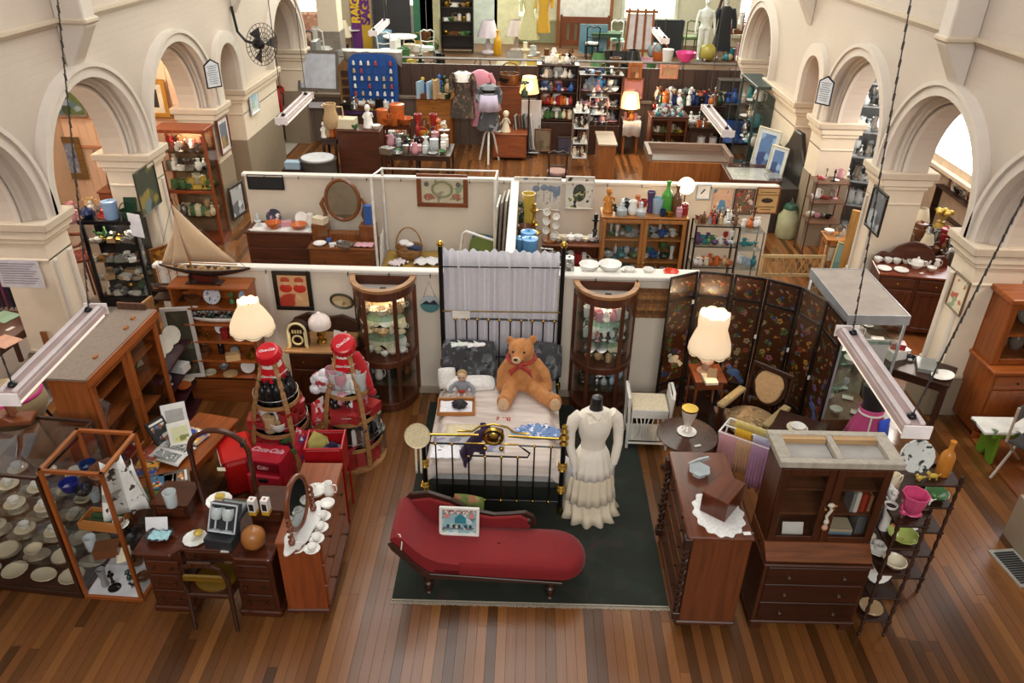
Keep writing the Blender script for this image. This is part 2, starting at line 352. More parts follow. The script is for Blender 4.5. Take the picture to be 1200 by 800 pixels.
q=pY(388,45,23); col_=struct(MB().box(q.x-.28,q.x+.28,22.8,23.4,ZF,ZT).build('trim_4',M_pier)); struct(MB().box(q.x-.31,q.x+.31,22.77,23.43,ZF,2.0).build('pier_dado',mat('8a7f74','plain',.6),col_))
rl=struct(MB().tube([(XL-.2,YS+.05,2.02),(XR+.3,YS+.05,2.02)],.03,8).build('stage_rail',mat('9a948c','plain',.35,.6)))
rp=MB().tube([(0,0,ZF),(0,0,2.02)],.022,8).mesh('rail_post',mat('9a948c','plain',.35,.6))
for x in (-5.2,-3.1,-1.2,.3,2.1,3.6,4.7):
 o=bpy.data.objects.new('rail_post',rp); COL.objects.link(o); o.parent=rl; o.location=(x,YS+.05,0)
M_part=mat('d8cbb9','plain',.65,var=.02); M_rail=mat('ded7cc','plain',.5,var=.02)
P1,P2,PH=7.93,11.25,1.68
def partition(name,x0,x1,y,h):
 p=struct(MB().box(x0,x1,y,y+.06,.12,h-.04).build(name,M_part))
 struct(MB().box(x0-.03,x1+.03,y-.03,y+.09,h-.05,h).build('partition_rail',M_rail,p,bev=.01))
 struct(MB().box(x0,x1,y-.012,y+.072,0,.12).build('partition_skirting',mat('b3a48f','plain',.6),p,bev=.008))
 return p
pa=partition('wall_middle',-4.25,2.1,P1,PH); pb=partition('wall_back',-4.33,3.74,P2,PH)
for x in (-4.2,-3.0,-1.85,-.6,.6,1.9): struct(MB().box(x,x+.05,P1-.006,P1+.066,.12,PH-.05).build('partition_batten',M_rail,pa))
dv=struct(MB().box(-.22,-.16,P1+.06,P2,.1,PH-.04).build('wall_divider',M_part)); struct(MB().box(-.25,-.13,P1+.09,P2-.03,PH-.05,PH).build('partition_rail',M_rail,dv,bev=.01))
hk=MB().tube([(0,0,0),(0,-.03,.005),(0,-.035,-.03)],.006,5).mesh('rail_hook',mat('2a2624','plain',.4,.7))
for i in range(13):
 o=bpy.data.objects.new('rail_hook',hk); COL.objects.link(o); o.parent=pa; o.location=(-3.9+i*.47,P1-.03,PH-.03)
for i in range(14):
 o=bpy.data.objects.new('rail_hook',hk); COL.objects.link(o); o.parent=pb; o.location=(-4.0+i*.52,P2-.03,PH-.03)
# ================================================================ small goods: one mesh each, shared between alike pieces
PAL=dict(white='f2efe8',cream='e8dcc0',blue='3a62a8',pale_blue='a9c4d8',green='4f7a4a',red='a02e2e',pink='cf96a0',brown='6b4228',amber='c07a2c',
black='1c1a1a',grey='8a8a88',yellow='c9aa48',orange='c86a34',purple='584468',turquoise='3a858c',gold='b8923e',silver='b8b8b4',tan='c0a078',navy='20305c',dark_green='24402c')
def col(c): return PAL.get(c.replace(' ','_'),c)
def fin(c):
 if c in('silver','gold'): return mat(col(c),'plain',.25,.9)
 if c=='clear': return crystal()
 return mat(col(c),'plain',.22,var=.05)
_IC={}
def circ(n,r,c=(0,0)): return [(c[0]+r*cos(2*PI*i/n),c[1]+r*sin(2*PI*i/n)) for i in range(n)]
def imesh(kind,s,c):
 """kind, size (height or width in metres), colour -> mesh standing on z=0"""
 key=(kind,round(s,3),c)
 if key in _IC: return _IC[key]
 b=MB(); n=12
 P=lambda *pr: b.lathe([(r*s,z*s) for r,z in pr],n)
 handle=lambda x0,z0,z1,out: b.tube([((x0)*s,0,z1*s),((x0+out)*s,0,z1*s*.98),((x0+out*1.1)*s,0,(z0+z1)/2*s),((x0+out*.7)*s,0,z0*s),((x0-.02)*s,0,z0*s)],.035*s,5)
 if kind=='plate': P((0,0.02),(.28,.02),(.3,.0),(.5,.09),(.49,.11),(.3,.045),(0,.04))
 elif kind=='saucer': P((0,0.02),(.2,.0),(.5,.12),(.48,.14),(.22,.05),(0,.045))
 elif kind=='standing_plate':
  b.lathe([(0,.03*s),(.3*s,.03*s),(.32*s,0),(.5*s,.06*s),(.49*s,.08*s),(.3*s,.05*s),(0,.05*s)],16,M=Matrix.Translation((0,.1*s,.48*s))@Matrix.Rotation(R(72),4,'X'))
 elif kind=='platter': b.lathe([(0,0.02*s),(.3*s,.0),(.5*s,.08*s),(.48*s,.1*s),(.3*s,.04*s),(0,.035*s)],16,sy=.7)
 elif kind in('cup','mug'):
  P((.2,0),(.26,.04),(.42,.3),(.48,.62),(.44,.62),(.36,.28),(0,.1)); handle(.42,.2,.5,.22)
 elif kind=='bowl': P((.22,0),(.24,.05),(.42,.2),(.5,.42),(.47,.42),(.36,.2),(0,.1))
 elif kind=='dish': P((.3,0),(.34,.03),(.5,.2),(.47,.21),(.3,.06),(0,.05))
 elif kind=='vase': P((.16,0),(.2,.03),(.3,.35),(.24,.62),(.12,.8),(.18,1),(.15,1),(.08,.8),(0,.7))
 elif kind=='tall_vase': P((.14,0),(.16,.05),(.12,.4),(.16,.7),(.2,1),(.17,1),(.1,.6),(0,.5))
 elif kind=='jug':
  P((.22,0),(.3,.1),(.34,.4),(.24,.7),(.26,1),(.22,1),(.2,.7),(0,.4)); handle(.27,.25,.85,.22); b.cb((-.28*s,0,.93*s),(.14*s,.12*s,.06*s))
 elif kind=='teapot':
  P((.25,0),(.3,.04),(.5,.35),(.4,.62),(.16,.72),(.1,.76),(.1,.8),(.06,.9),(0,.92)); handle(.42,.2,.6,.25)
  b.tube([(-.42*s,0,.28*s),(-.62*s,0,.42*s),(-.72*s,0,.66*s)],[.09*s,.06*s,.04*s],6)
 elif kind=='bottle': P((.16,0),(.17,.02),(.17,.55),(.13,.66),(.06,.75),(.055,.95),(.075,.95),(.075,1),(0,1))
 elif kind=='jar': P((.3,0),(.33,.05),(.33,.66),(.25,.74),(.3,.76),(.3,.94),(.1,.98),(.08,1.06),(0,1.08))
 elif kind=='canister': P((.36,0),(.38,.03),(.38,.82),(.4,.83),(.4,.98),(.3,1),(.06,1),(.05,1.08),(0,1.08))
 elif kind=='goblet': P((.28,0),(.26,.03),(.04,.08),(.04,.42),(.2,.5),(.27,.75),(.24,1),(.22,1),(.23,.75),(0,.55))
 elif kind=='tumbler': P((.3,0),(.32,.02),(.38,1),(.35,1),(.29,.1),(0,.08))
 elif kind=='decanter': P((.3,0),(.34,.05),(.34,.4),(.14,.6),(.1,.72),(.15,.74),(.04,.78),(.14,.88),(.1,1),(0,1.02))
 elif kind=='figurine':
  P((.2,0),(.22,.06),(.2,.1),(.17,.4),(.12,.62),(.05,.7)); b.ell((0,0,.82*s),(.12*s,.12*s,.15*s),8,6)
  b.tube([(-.1*s,0,.62*s),(-.2*s,-.04*s,.46*s),(-.1*s,-.12*s,.4*s)],.04*s,5); b.tube([(.1*s,0,.62*s),(.22*s,-.02*s,.5*s),(.2*s,-.1*s,.66*s)],.04*s,5)
 elif kind=='animal_figurine':
  b.ell((0,0,.32*s),(.42*s,.2*s,.2*s),9,6); b.ell((-.42*s,0,.56*s),(.17*s,.14*s,.15*s),8,6); b.tube([(-.3*s,0,.4*s),(-.4*s,0,.54*s)],.1*s,6)
  for x in(-.25,.25):
   for y in(-.1,.1): b.tube([(x*s,y*s,.28*s),(x*s,y*s,0)],.055*s,5)
  b.tube([(.38*s,0,.36*s),(.55*s,0,.5*s)],.04*s,5); b.ell((-.44*s,.08*s,.7*s),(.04*s,.03*s,.08*s),6,4); b.ell((-.44*s,-.08*s,.7*s),(.04*s,.03*s,.08*s),6,4)
 elif kind=='bird_figurine':
  b.ell((0,0,.3*s),(.36*s,.2*s,.24*s),9,6); b.ell((-.26*s,0,.58*s),.14*s,8,6); b.tube([(-.38*s,0,.58*s),(-.52*s,0,.55*s)],[.05*s,.01*s],5); b.tube([(.28*s,0,.34*s),(.62*s,0,.44*s)],[.12*s,.05*s],5); P((.16,0),(.18,.06),(0,.1))
 elif kind=='candlestick': P((.28,0),(.28,.03),(.08,.1),(.06,.3),(.1,.36),(.05,.44),(.06,.7),(.14,.76),(.14,.8),(.07,.8),(.07,1),(0,1))
 elif kind=='oil_lamp':
  P((.26,0),(.26,.05),(.07,.14),(.06,.24),(.24,.34),(.24,.42),(.1,.5),(.12,.54),(.16,.66),(.08,.86),(.07,1),(.05,1),(.06,.86),(0,.6))
 elif kind=='mantel_clock':
  b.box(-.45*s,.45*s,-.14*s,.14*s,0,.1*s).prism([(-.36*s,.1*s),(.36*s,.1*s),(.36*s,.55*s)]+[(.36*s*cos(t),.55*s+.36*s*sin(t)) for t in (.5,1,PI/2,PI-1,PI-.5)]+[(-.36*s,.55*s)],-.12*s,.12*s,'y'); b.lathe([(0,0),(.22*s,0),(.22*s,.03*s),(0,.03*s)],12,M=Matrix.Translation((0,-.12*s,.52*s))@Matrix.Rotation(R(90),4,'X'))
 elif kind=='trinket_box': b.box(-.5*s,.5*s,-.35*s,.35*s,0,.4*s).box(-.53*s,.53*s,-.38*s,.38*s,.41*s,.52*s); b.lathe([(.05*s,.52*s),(.08*s,.58*s),(0,.62*s)],8)
 elif kind=='box': b.box(-.5*s,.5*s,-.35*s,.35*s,0,.45*s).box(-.505*s,.505*s,-.355*s,.355*s,.35*s,.46*s)
 elif kind=='tall_box': b.box(-.2*s,.2*s,-.15*s,.15*s,0,.92*s).prism([(-.2*s,.92*s),(.2*s,.92*s),(.2*s,.98*s),(-.2*s,.98*s)],-.15*s,.15*s,'y').box(-.18*s,.18*s,-.152*s,-.148*s,.3*s,.8*s)
 elif kind=='book': b.box(-.35*s,.35*s,-.5*s,.5*s,0,.02*s).box(-.33*s,.34*s,-.48*s,.48*s,.02*s,.13*s).box(-.35*s,.35*s,-.5*s,.5*s,.13*s,.15*s).box(-.36*s,-.335*s,-.5*s,.5*s,0,.15*s)
 elif kind=='upright_book': b.box(-.08*s,-.065*s,-.35*s,.35*s,0,s).box(.065*s,.08*s,-.35*s,.35*s,0,s).box(-.065*s,.065*s,-.33*s,.34*s,.02*s,.98*s).box(-.08*s,.08*s,-.36*s,-.335*s,0,s)
 elif kind=='frame':   # small picture on an easel back
  M=Matrix.Rotation(R(-14),4,'X')
  w,h,t=.38*s,s,.05*s; b.box(-w,-w+t,-.02*s,.02*s,0,h,M).box(w-t,w,-.02*s,.02*s,0,h,M).box(-w+t,w-t,-.02*s,.02*s,0,t,M).box(-w+t,w-t,-.02*s,.02*s,h-t,h,M).box(-w+t,w-t,0,.012*s,t,h-t,M).box(-.05*s,.05*s,.2*s,.22*s,0,.7*s)
 elif kind=='lamp':
  P((.22,0),(.22,.04),(.06,.1),(.1,.25),(.05,.42),(.04,.55)); b.lathe([(.36*s,.5*s),(.2*s,s),(.19*s,s),(.34*s,.51*s)],14)
 elif kind=='ball': P((.1,0),(.3,.06),(.46,.25),(.5,.5),(.46,.75),(.3,.92),(.1,1),(0,1))
 elif kind=='basket':
  P((.4,0),(.44,.1),(.5,.5),(.46,.5),(.4,.12),(0,.06)); b.tube([(.47*s*cos(t),0,.48*s+.5*s*sin(t)) for t in [PI*k/8 for k in range(9)]],.03*s,5)
 elif kind=='flower_vase':
  P((.14,0),(.2,.05),(.2,.3),(.1,.42),(.12,.46),(0,.42))
  for k in range(7): a=k*2.4; r=.12+.04*(k%3); b.tube([(0,0,.42*s),(r*s*cos(a),r*s*sin(a),.72*s)],.012*s,4); b.ell((r*s*cos(a),r*s*sin(a),(.76+.03*(k%2))*s),(.1*s,.1*s,.08*s),7,5)
 elif kind=='hat': P((.5,0),(.5,.02),(.28,.05),(.27,.26),(.2,.32),(0,.33))
 elif kind=='doll':
  P((.2,0),(.24,.02),(.12,.42),(.1,.5),(.12,.62),(.04,.68)); b.ell((0,0,.8*s),(.13*s,.12*s,.15*s),9,7); b.ell((0,.03*s,.84*s),(.15*s,.13*s,.14*s),9,6); b.tube([(-.1*s,0,.6*s),(-.2*s,-.06*s,.4*s)],.035*s,5); b.tube([(.1*s,0,.6*s),(.2*s,-.06*s,.4*s)],.035*s,5)
 elif kind=='kettle':
  P((.3,0),(.36,.1),(.3,.5),(.12,.6),(.05,.66),(0,.68)); b.tube([(-.3*s,0,.4*s),(-.25*s,0,.9*s),(.25*s,0,.9*s),(.3*s,0,.4*s)],.035*s,5); b.tube([(-.3*s,0,.25*s),(-.5*s,0,.5*s)],[.07*s,.04*s],5)
 elif kind=='tray': b.box(-.5*s,.5*s,-.35*s,.35*s,0,.03*s).box(-.5*s,.5*s,-.35*s,-.32*s,0,.1*s).box(-.5*s,.5*s,.32*s,.35*s,0,.1*s).box(-.5*s,-.47*s,-.35*s,.35*s,0,.1*s).box(.47*s,.5*s,-.35*s,.35*s,0,.1*s)
 elif kind=='tag': b.box(-.5*s,.5*s,-.3*s,.3*s,0,.03*s).tube([(.45*s,0,.03*s),(.7*s,.05*s,.02*s),(.9*s,0,.01*s)],.02*s,4)
 elif kind=='shell': P((.1,0),(.36,.08),(.5,.3),(.44,.32),(.3,.14),(0,.06))
 elif kind=='tureen':
  P((.2,0),(.3,.06),(.5,.3),(.52,.4),(.4,.5),(.12,.62),(.06,.66),(.07,.74),(0,.76)); b.tube([(.48*s,0,.3*s),(.64*s,0,.34*s),(.5*s,0,.4*s)],.03*s,4); b.tube([(-.48*s,0,.3*s),(-.64*s,0,.34*s),(-.5*s,0,.4*s)],.03*s,4)
 else: raise Exception(kind)
 m=c if not isinstance(c,str) else fin(c)
 me=b.mesh(kind,m); _IC[key]=me; return me
_used={}
ONAMES=dict(mug='mug',tall_box='carton',upright_book='book',standing_plate='display_plate',frame='easel_picture',ball='gourd',tag='price_tag')
CATS=dict(saucer='saucer',standing_plate='plate',platter='plate',tall_vase='vase',canister='jar',animal_figurine='ornament',bird_figurine='ornament',figurine='ornament',mantel_clock='clock',trinket_box='box',tall_box='box',upright_book='book',frame='picture',flower_vase='vase',oil_lamp='lamp',ball='gourd',tag='price tag',decanter='decanter',shell='shell')
def item(kind,s,c,loc,label,rz=0,group=None,name=None,scale=None,rx=0,ry=0):
 me=imesh(kind,s,c); o=bpy.data.objects.new(name or ONAMES.get(kind,kind),me); COL.objects.link(o)
 o.location=loc; o.rotation_euler=(rx,ry,rz)
 if scale: o.scale=scale
 return tag(o,label,CATS.get(kind,kind.replace('_',' ')),group)
def row(specs,place,group):
 """specs: (kind,size,colour,location[,rz]); labels count from the left"""
 P=[]
 for q in specs:
  l=Vector(q[3]); d=l-Vector((0,0,CZ)); P.append(((d.dot(_r)/d.dot(_f)),q))
 P.sort(key=lambda t:t[0])
 cnt={}
 key=lambda q:(q[2] if isinstance(q[2],str) else '',q[0])
 tot={}
 for _,q in P: tot[key(q)]=tot.get(key(q),0)+1
 for _,q in P:
  k=key(q); cnt[k]=cnt.get(k,0)+1
  nm=(ONAMES.get(q[0],q[0])).replace('_',' '); cn=(q[2] if isinstance(q[2],str) else 'patterned').replace('_',' ')
  if cn in ('clear',): cn='clear glass'
  lab=f"{cn} {nm}"+(f", {nth(cnt[k])} from left," if tot[k]>1 else '')+f" {place}"
  item(q[0],q[1],q[2],q[3],lab,q[4] if len(q)>4 else rnd.uniform(-.5,.5),group)
FOOT=dict(plate=1,platter=1,saucer=1,bowl=1,dish=1,tray=1,shell=1,hat=1,bottle=.36,figurine=.46,doll=.5,tall_vase=.4,candlestick=.5,goblet=.56,upright_book=.3,tall_box=.42,frame=.76,basket=1,ball=1,mantel_clock=.9,trinket_box=1.06,box=1,animal_figurine=1.1,bird_figurine=1.1,teapot=1.2,kettle=.95,cup=1.05,mug=1.05,jug=.8,lamp=.72)
def clutter(p0,p1,n,kinds,cols,s0,s1,place,group,depth=.0,rows=1,jit=.02):
 """n goods spread along the line p0-p1 in `rows` ranks `depth` apart (away from the gallery)"""
 p0,p1=Vector(p0),Vector(p1); d=(p1-p0); L=d.length; u=d.normalized(); back=Vector((-u.y,u.x,0))
 sp=[]; per=max(1,n//rows)
 for r_ in range(rows):
  for i in range(per):
   k=kinds[rnd.randrange(len(kinds))]; s=rnd.uniform(s0,s1)
   s=max(.07,min(s,1.75*L/per/FOOT.get(k,.62)))
   loc=p0+d*((i+.5)/per)+u*rnd.uniform(-jit,jit)+back*(depth*r_/max(1,rows-1) if rows>1 else rnd.uniform(0,depth))
   sp.append((k,round(s/.02)*.02 or .02,cols[rnd.randrange(len(cols))],loc))
 row(sp,place,group)
def wood(c,k='wood',r=.38): return mat(c,k,r)
W_MAH=wood('5a2f1c'); W_MAHX=wood('5a2f1c','woodx'); W_DARK=wood('3a2014'); W_DARKX=wood('3a2014','woodx'); W_OAK=wood('9a5a2c'); W_OAKX=wood('9a5a2c','woodx'); W_PINE=wood('b5763c'); W_PINEX=wood('b5763c','woodx'); W_ROSE=wood('7a3f20'); W_ROSEX=wood('7a3f20','woodx')
BRASS=mat('c8a24c','plain',.22,1.0); BLACKM=mat('17161a','plain',.3,.3); WHITEM=mat('eceae4','plain',.35); STEEL=mat('b4b4b2','plain',.3,.9)
GL=glass()
def knob(x,y,z,parent,m=BRASS,r=.014):
 return MB().lathe([(.006,0),(.006,.012),(r,.018),(r,.026),(0,.032)],8,M=Matrix.Translation((x,y,z))@Matrix.Rotation(R(90),4,'X')).build('knob',m,parent)
def cabinet_shell(root,w,d,z0,z1,m,shelves=(),t=.025,back=True,top=True,mx=None):
 mx=mx or m
 for s in(-1,1): MB().box(s*w/2-(t if s>0 else 0),s*w/2+(t if s<0 else 0),0,d,z0,z1).build('side_panel',m,root,bev=.004)
 if back: MB().box(-w/2+t,w/2-t,d-.012,d,z0,z1).build('back_panel',m,root)
 if top: MB().box(-w/2-.015,w/2+.015,-.015,d+.005,z1,z1+.03).build('top',mx,root,bev=.006)
 MB().box(-w/2+t,w/2-t,.004,d-.012,z0,z0+t).build('bottom',mx,root)
 for z in shelves: MB().box(-w/2+t,w/2-t,.02,d-.014,z-.02,z).build('shelf',mx,root)
def glazed_door(root,x0,x1,y,z0,z1,m,st=.055,pane=None,kn=None,bars=()):
 dr=MB().box(x0,x0+st,y-.022,y,z0,z1).box(x1-st,x1,y-.022,y,z0,z1).box(x0+st,x1-st,y-.022,y,z0,z0+st).box(x0+st,x1-st,y-.022,y,z1-st,z1).build('door',m,root,bev=.004)
 MB().box(x0+st,x1-st,y-.012,y-.008,z0+st,z1-st).build('glass_pane',pane or GL,dr)
 for z in bars: MB().box(x0+st,x1-st,y-.02,y-.004,z-.012,z+.012).build('glazing_bar',m,dr)
 if kn is not None: knob(kn,y-.022,(z0+z1)/2,dr)
 return dr
def drawer(root,x0,x1,y,z0,z1,m,knobs=2,km=BRASS):
 dr=MB().box(x0,x1,y-.016,y+.02,z0,z1).build('drawer',m,root,bev=.006)
 xs=[(x0+x1)/2] if knobs==1 else [x0+(x1-x0)*.22,x0+(x1-x0)*.78]
 for x in xs: knob(x,y-.016,(z0+z1)/2,dr,km)
 return dr
def panel_door(root,x0,x1,y,z0,z1,m,kn=None):
 st=.06
 dr=MB().box(x0,x0+st,y-.02,y,z0,z1).box(x1-st,x1,y-.02,y,z0,z1).box(x0+st,x1-st,y-.02,y,z0,z0+st).box(x0+st,x1-st,y-.02,y,z1-st,z1).build('door',m,root,bev=.004)
 MB().prism([(x0+st,z0+st),(x1-st,z0+st),(x1-st,z1-st),(x0+st,z1-st)],y-.01,y,'y').build('door_panel',m,dr,bev=.004)
 if kn is not None: knob(kn,y-.02,(z0+z1)/2,dr)
 return dr
def legs(root,pts,z1,r,m,prof='turned',n=10):
 for x,y in pts:
  if prof=='turned': MB().lathe([(r*.7,0),(r*.8,z1*.06),(r*.55,z1*.12),(r,z1*.3),(r*.7,z1*.5),(r*1.1,z1*.62),(r*.7,z1*.7),(r*1.1,z1*.85),(r*1.1,z1)],n,c=(x,y,0)).build('leg',m,root)
  elif prof=='square': MB().prism([(x-r,y-r),(x+r,y-r),(x+r,y+r),(x-r,y+r)],0,z1).build('leg',m,root,bev=.004)
  elif prof=='bun': MB().lathe([(r*.5,0),(r,z1*.35),(r,z1*.6),(r*.6,z1*.9),(r*.8,z1)],n,c=(x,y,0)).build('foot',m,root)
  elif prof=='tube': MB().tube([(x,y,0),(x,y,z1)],r,n).build('leg',m,root)
def picture(name,label,cat,c,w,h,rz,fm,art,fw=.04,tilt=0,group=None,mount=None,glazed=True,lean=0):
 """framed picture: c = middle of the picture, rz = heading of its face (0 faces -y)"""
 root=thing(name,label,cat,c,rz,group); root.rotation_euler=(lean,0,rz)
 b=MB(); W2,H2=w/2,h/2
 for x0,x1,z0,z1 in ((-W2,W2,H2-fw,H2),(-W2,W2,-H2,-H2+fw),(-W2,-W2+fw,-H2+fw,H2-fw),(W2-fw,W2,-H2+fw,H2-fw)): b.box(x0,x1,-.028,0,z0,z1)
 b.build('frame',fm,root,bev=.006)
 a=W2-fw; e=H2-fw
 if mount:
  MB().box(-a,a,-.01,-.004,-e,e).build('mount',mount,root); k=min(w,h)*.14; MB().box(-a+k,a-k,-.014,-.01,-e+k,e-k).build('print',art,root)
 else: MB().box(-a,a,-.012,-.004,-e,e).build('print',art,root)
 return root
# ================================================================ the bedroom display in the middle of the floor
def loft(b,rings,n=24,cap=True):
 """rings: (cx,cy,z,rx,ry[,ruffle,count,phase])"""
 vs=[];fs=[];k=len(rings)
 for q in rings:
  cx,cy,z,rx,ry=q[:5]; ru,ct,ph=(q[5:]+(0,8,0))[:3] if len(q)>5 else (0,8,0)
  for j in range(n):
   t=2*PI*j/n; f=1+ru*sin(ct*t+ph); vs.append((cx+rx*f*cos(t),cy+ry*f*sin(t),z))
 for i in range(k-1):
  for j in range(n): fs.append((i*n+j,i*n+(j+1)%n,(i+1)*n+(j+1)%n,(i+1)*n+j))
 if cap: fs+=[tuple(range(n-1,-1,-1)),tuple((k-1)*n+j for j in range(n))]
 return b.add(vs,fs,True)
def blob(b,name,m,parent=None,vox=.012):
 o=b.build(name,m,parent); q=o.modifiers.new('r','REMESH'); q.mode='VOXEL'; q.voxel_size=vox; q.use_smooth_shade=True
 s=o.modifiers.new('s','SMOOTH'); s.iterations=3; return o
rug=thing('rug','large worn dark green floral rug under the brass bed','rug',(-1.10,4.66,0),R(.4))
MB().box(0,2.44,0,3.06,.0,.012).build('pile',mat('23281f','spots',.97,scale=7,c2=('232a22','262c25','2c2c24','222722','33291f')),rug)
b=MB()
for i in range(180):
 x=2.44*i/179; b.box(x-.004,x+.004,-.022-rnd.random()*.012,.0,.0,.008)
f=b.build('fringe',mat('b5ab98','fabric',.9),rug); f['kind']='stuff'
MB().box(0,2.44,0,.014,.012,.015).build('binding',mat('a89f8c','fabric',.9),rug)
BX0,BX1,BF,BH=-.93,.41,5.82,7.66; BT=.62
bed=thing('brass_bed','black iron double bed with brass knobs and white fringed curtain','bed',((BX0+BX1)/2,BF,0))
bw2=(BX1-BX0)/2; L=BH-BF
def post(x,y,h,fin):
 p=MB().tube([(x,y,.1),(x,y,h)],.026,10).build('post',BLACKM,bed)
 for z in (.34,.62): MB().lathe([(.03,-.05),(.045,-.035),(.034,-.015),(.05,.0),(.034,.015),(.045,.035),(.03,.05)],12,c=(x,y,z)).build('brass_collar',BRASS,p)
 MB().lathe([(.0,0),(.025,.01),(.03,.04),(.024,.07),(.026,.1)],12,c=(x,y,0.012)).build('brass_foot',BRASS,p)
 if fin: MB().lathe([(.03,0),(.045,.02),(.03,.05),(.05,.09),(.03,.13),(.04,.16),(.02,.2),(.03,.22),(0,.25)],12,c=(x,y,h)).build('finial',BRASS,p)
 return p
post(-bw2,0,.86,False); post(bw2,0,.88,True); post(-bw2,L,2.1,False); post(bw2,L,2.12,False)
for x in(-bw2,bw2): MB().ell((x,L,2.13 if x<0 else 2.15),.04,10,8).build('brass_ball',BRASS,bed)
ft=MB().tube([(-bw2,0,.96),(-.14,0,.97)],.013,8).tube([(.14,0,.97),(bw2,0,.95)],.013,8).build('brass_rail',BRASS,bed)
MB().tube([(-.34,-.01,1.02),(-.2,-.01,1.02),(-.13,-.01,1.08),(0,-.01,1.11),(.13,-.01,1.08),(.2,-.01,1.02),(.34,-.01,1.01)],.011,8).build('brass_arch',BRASS,bed)
MB().tube([(.085*cos(t),-.01,.965+.085*sin(t)) for t in [2*PI*k/18 for k in range(18)]],.02,8,closed=True).build('brass_wreath',BRASS,bed)
MB().lathe([(0,0),(.055,.004),(.03,.02),(0,.022)],12,M=Matrix.Translation((0,-.02,.965))@Matrix.Rotation(R(90),4,'X')).build('brass_rosette',BRASS,bed)
MB().tube([(-.27,0,.87),(.24,0,.87)],.009,8).build('brass_rail',BRASS,bed)
MB().tube([(-bw2,0,.86),(-.27,0,.86),(-.26,0,.72),(.24,0,.72),(.33,0,.72),(.35,0,.77),(.29,0,.82),(.24,0,.86),(bw2,0,.85)],.009,6).build('iron_rail',BLACKM,bed)
MB().tube([(-bw2,0,.17),(bw2,0,.17)],.009,6).build('iron_rail',BLACKM,bed)
for i in range(8):
 x=-.555+i*.158; z=.86 if i in(0,1,6,7) else .72
 p=MB().tube([(x,0,.17),(x,0,z)],.008,6).build('spindle',BRASS if i in(3,4) else BLACKM,bed)
 MB().ell((x,-.006,.17),.021,8,6).build('brass_ball',BRASS,p); MB().ell((x,-.006,z),.018,8,6).build('brass_ball',BRASS,p)
 if i in(3,4): MB().ell((x,-.006,z+.1),.026,8,6).build('brass_ball',BRASS,p)
for z,x0,x1 in ((1.22,-.45,bw2),(.72,-bw2,bw2)): MB().tube([(x0,L,z),(x1,L,z)],.012,8).build('iron_rail',BLACKM,bed)
for i in range(10):
 x=-.52+i*.125; p=MB().tube([(x,L-.015,.55),(x,L-.015,1.22)],.008,6).build('spindle',BLACKM,bed); MB().ell((x,L-.02,1.22),.02,8,6).build('brass_ball',BRASS,p)
MB().tube([(-bw2,L-.02,1.32),(bw2,L-.02,1.34)],.008,6).build('brass_rail',BRASS,bed)
MB().tube([(-bw2,L,1.86),(bw2,L,1.88)],.007,6).build('iron_rail',BLACKM,bed)
for x in(-bw2,bw2): MB().cb((x,L/2,.34),(.03,L,.05)).build('side_rail',BLACKM,bed)
MB().box(-bw2+.03,bw2-.03,.05,L-.05,.31,.38).build('base_frame',mat('3a3836','fabric',.9),bed)
MB().box(-bw2+.02,bw2-.02,.04,L-.06,.36,.49).build('mattress',mat('a8a8a6','fabric',.85),bed,bev=.03)
rows=[]; X0,X1=-bw2+.0,bw2-.0
for yy,zz in [(.01,.475),(.016,.52),(.03,.58),(.06,.615)]+[(.06+(L-.5)*k/10,.625+.008*sin(k*1.7)) for k in range(1,11)]:
 r=[]
 for k in range(25):
  u=k/24; x=X0+(X1-X0)*u; z=zz
  if u<.05 or u>.95: z=zz-.09
  r.append((x*1.0,yy,z+.006*sin(9*u*PI+yy*7)))
 rows.append(r)
q=MB().sheet(rows).build('coverlet',mat('d8cbc0','woodx',.9,c2='b9a79c',scale=.8),bed,solid=.012,sub=1)
q=MB()
rows=[[(X0+(X1-X0)*k/60, .0+L+.03+.03*sin(k*1.25)+.014*sin(k*.53),z+ (.03*abs(sin(k*.9)) if z>2.0 else 0)) for k in range(61)] for z in (.66,.9,1.2,1.5,1.8,1.88,2.03)]
rows=[[(max(X0+.03,min(X1-.04,p[0])),p[1],p[2]) for p in r] for r in rows]
MB().sheet(rows).build('lace_curtain',mat('d9d5da','fabric',.9,var=.03,scale=.6),bed,solid=.006)
MB().cb((-.45,L-.06,1.3),(.2,.01,.09)).build('price_card',mat('ece6da','plain',.7),bed)
def pillow(name,lab,c,w,h,t,m,rx,rz=0,cat='pillow',group=None):
 vs=[];n=10
 rows=[]
 for s in(1,-1):
  rows=[]
  for i in range(n+1):
   r=[]
   for j in range(n+1):
    u=-1+2*i/n; v=-1+2*j/n; e=max(0,(1-u**4)*(1-v**4))**.5
    pin=1-.08*(u*u*v*v); r.append((w/2*u*pin,h/2*v*pin,s*t/2*e))
   rows.append(r if s>0 else r[::-1])
  vs.append(rows)
 b=MB(); b.sheet(vs[0]); b.sheet(vs[1]); o=b.build(name,m); o.location=c; o.rotation_euler=(rx,0,rz); return tag(o,lab,cat,group)
GF=mat('3c3c3e','spots',.9,scale=22,c2=('55565a','2c2d30','6a6c70','47484c'))
pillow('pillow','dark grey floral pillow under the white gloves',(-.62,7.42,.82),.62,.46,.16,GF,R(62),0)
pillow('pillow','dark grey floral pillow behind the teddy bear',(.10,7.42,.82),.6,.46,.16,GF,R(62),0)
pillow('pillow','small dark grey pillow at the bed edge beside the glass cabinet',(.33,7.5,.78),.24,.4,.14,GF,R(66),0)
pillow('bolster','low white bolster lying before the grey pillows',(-.58,7.14,.68),.55,.2,.13,mat('e9e5df','fabric',.9),R(20),R(6),'pillow')
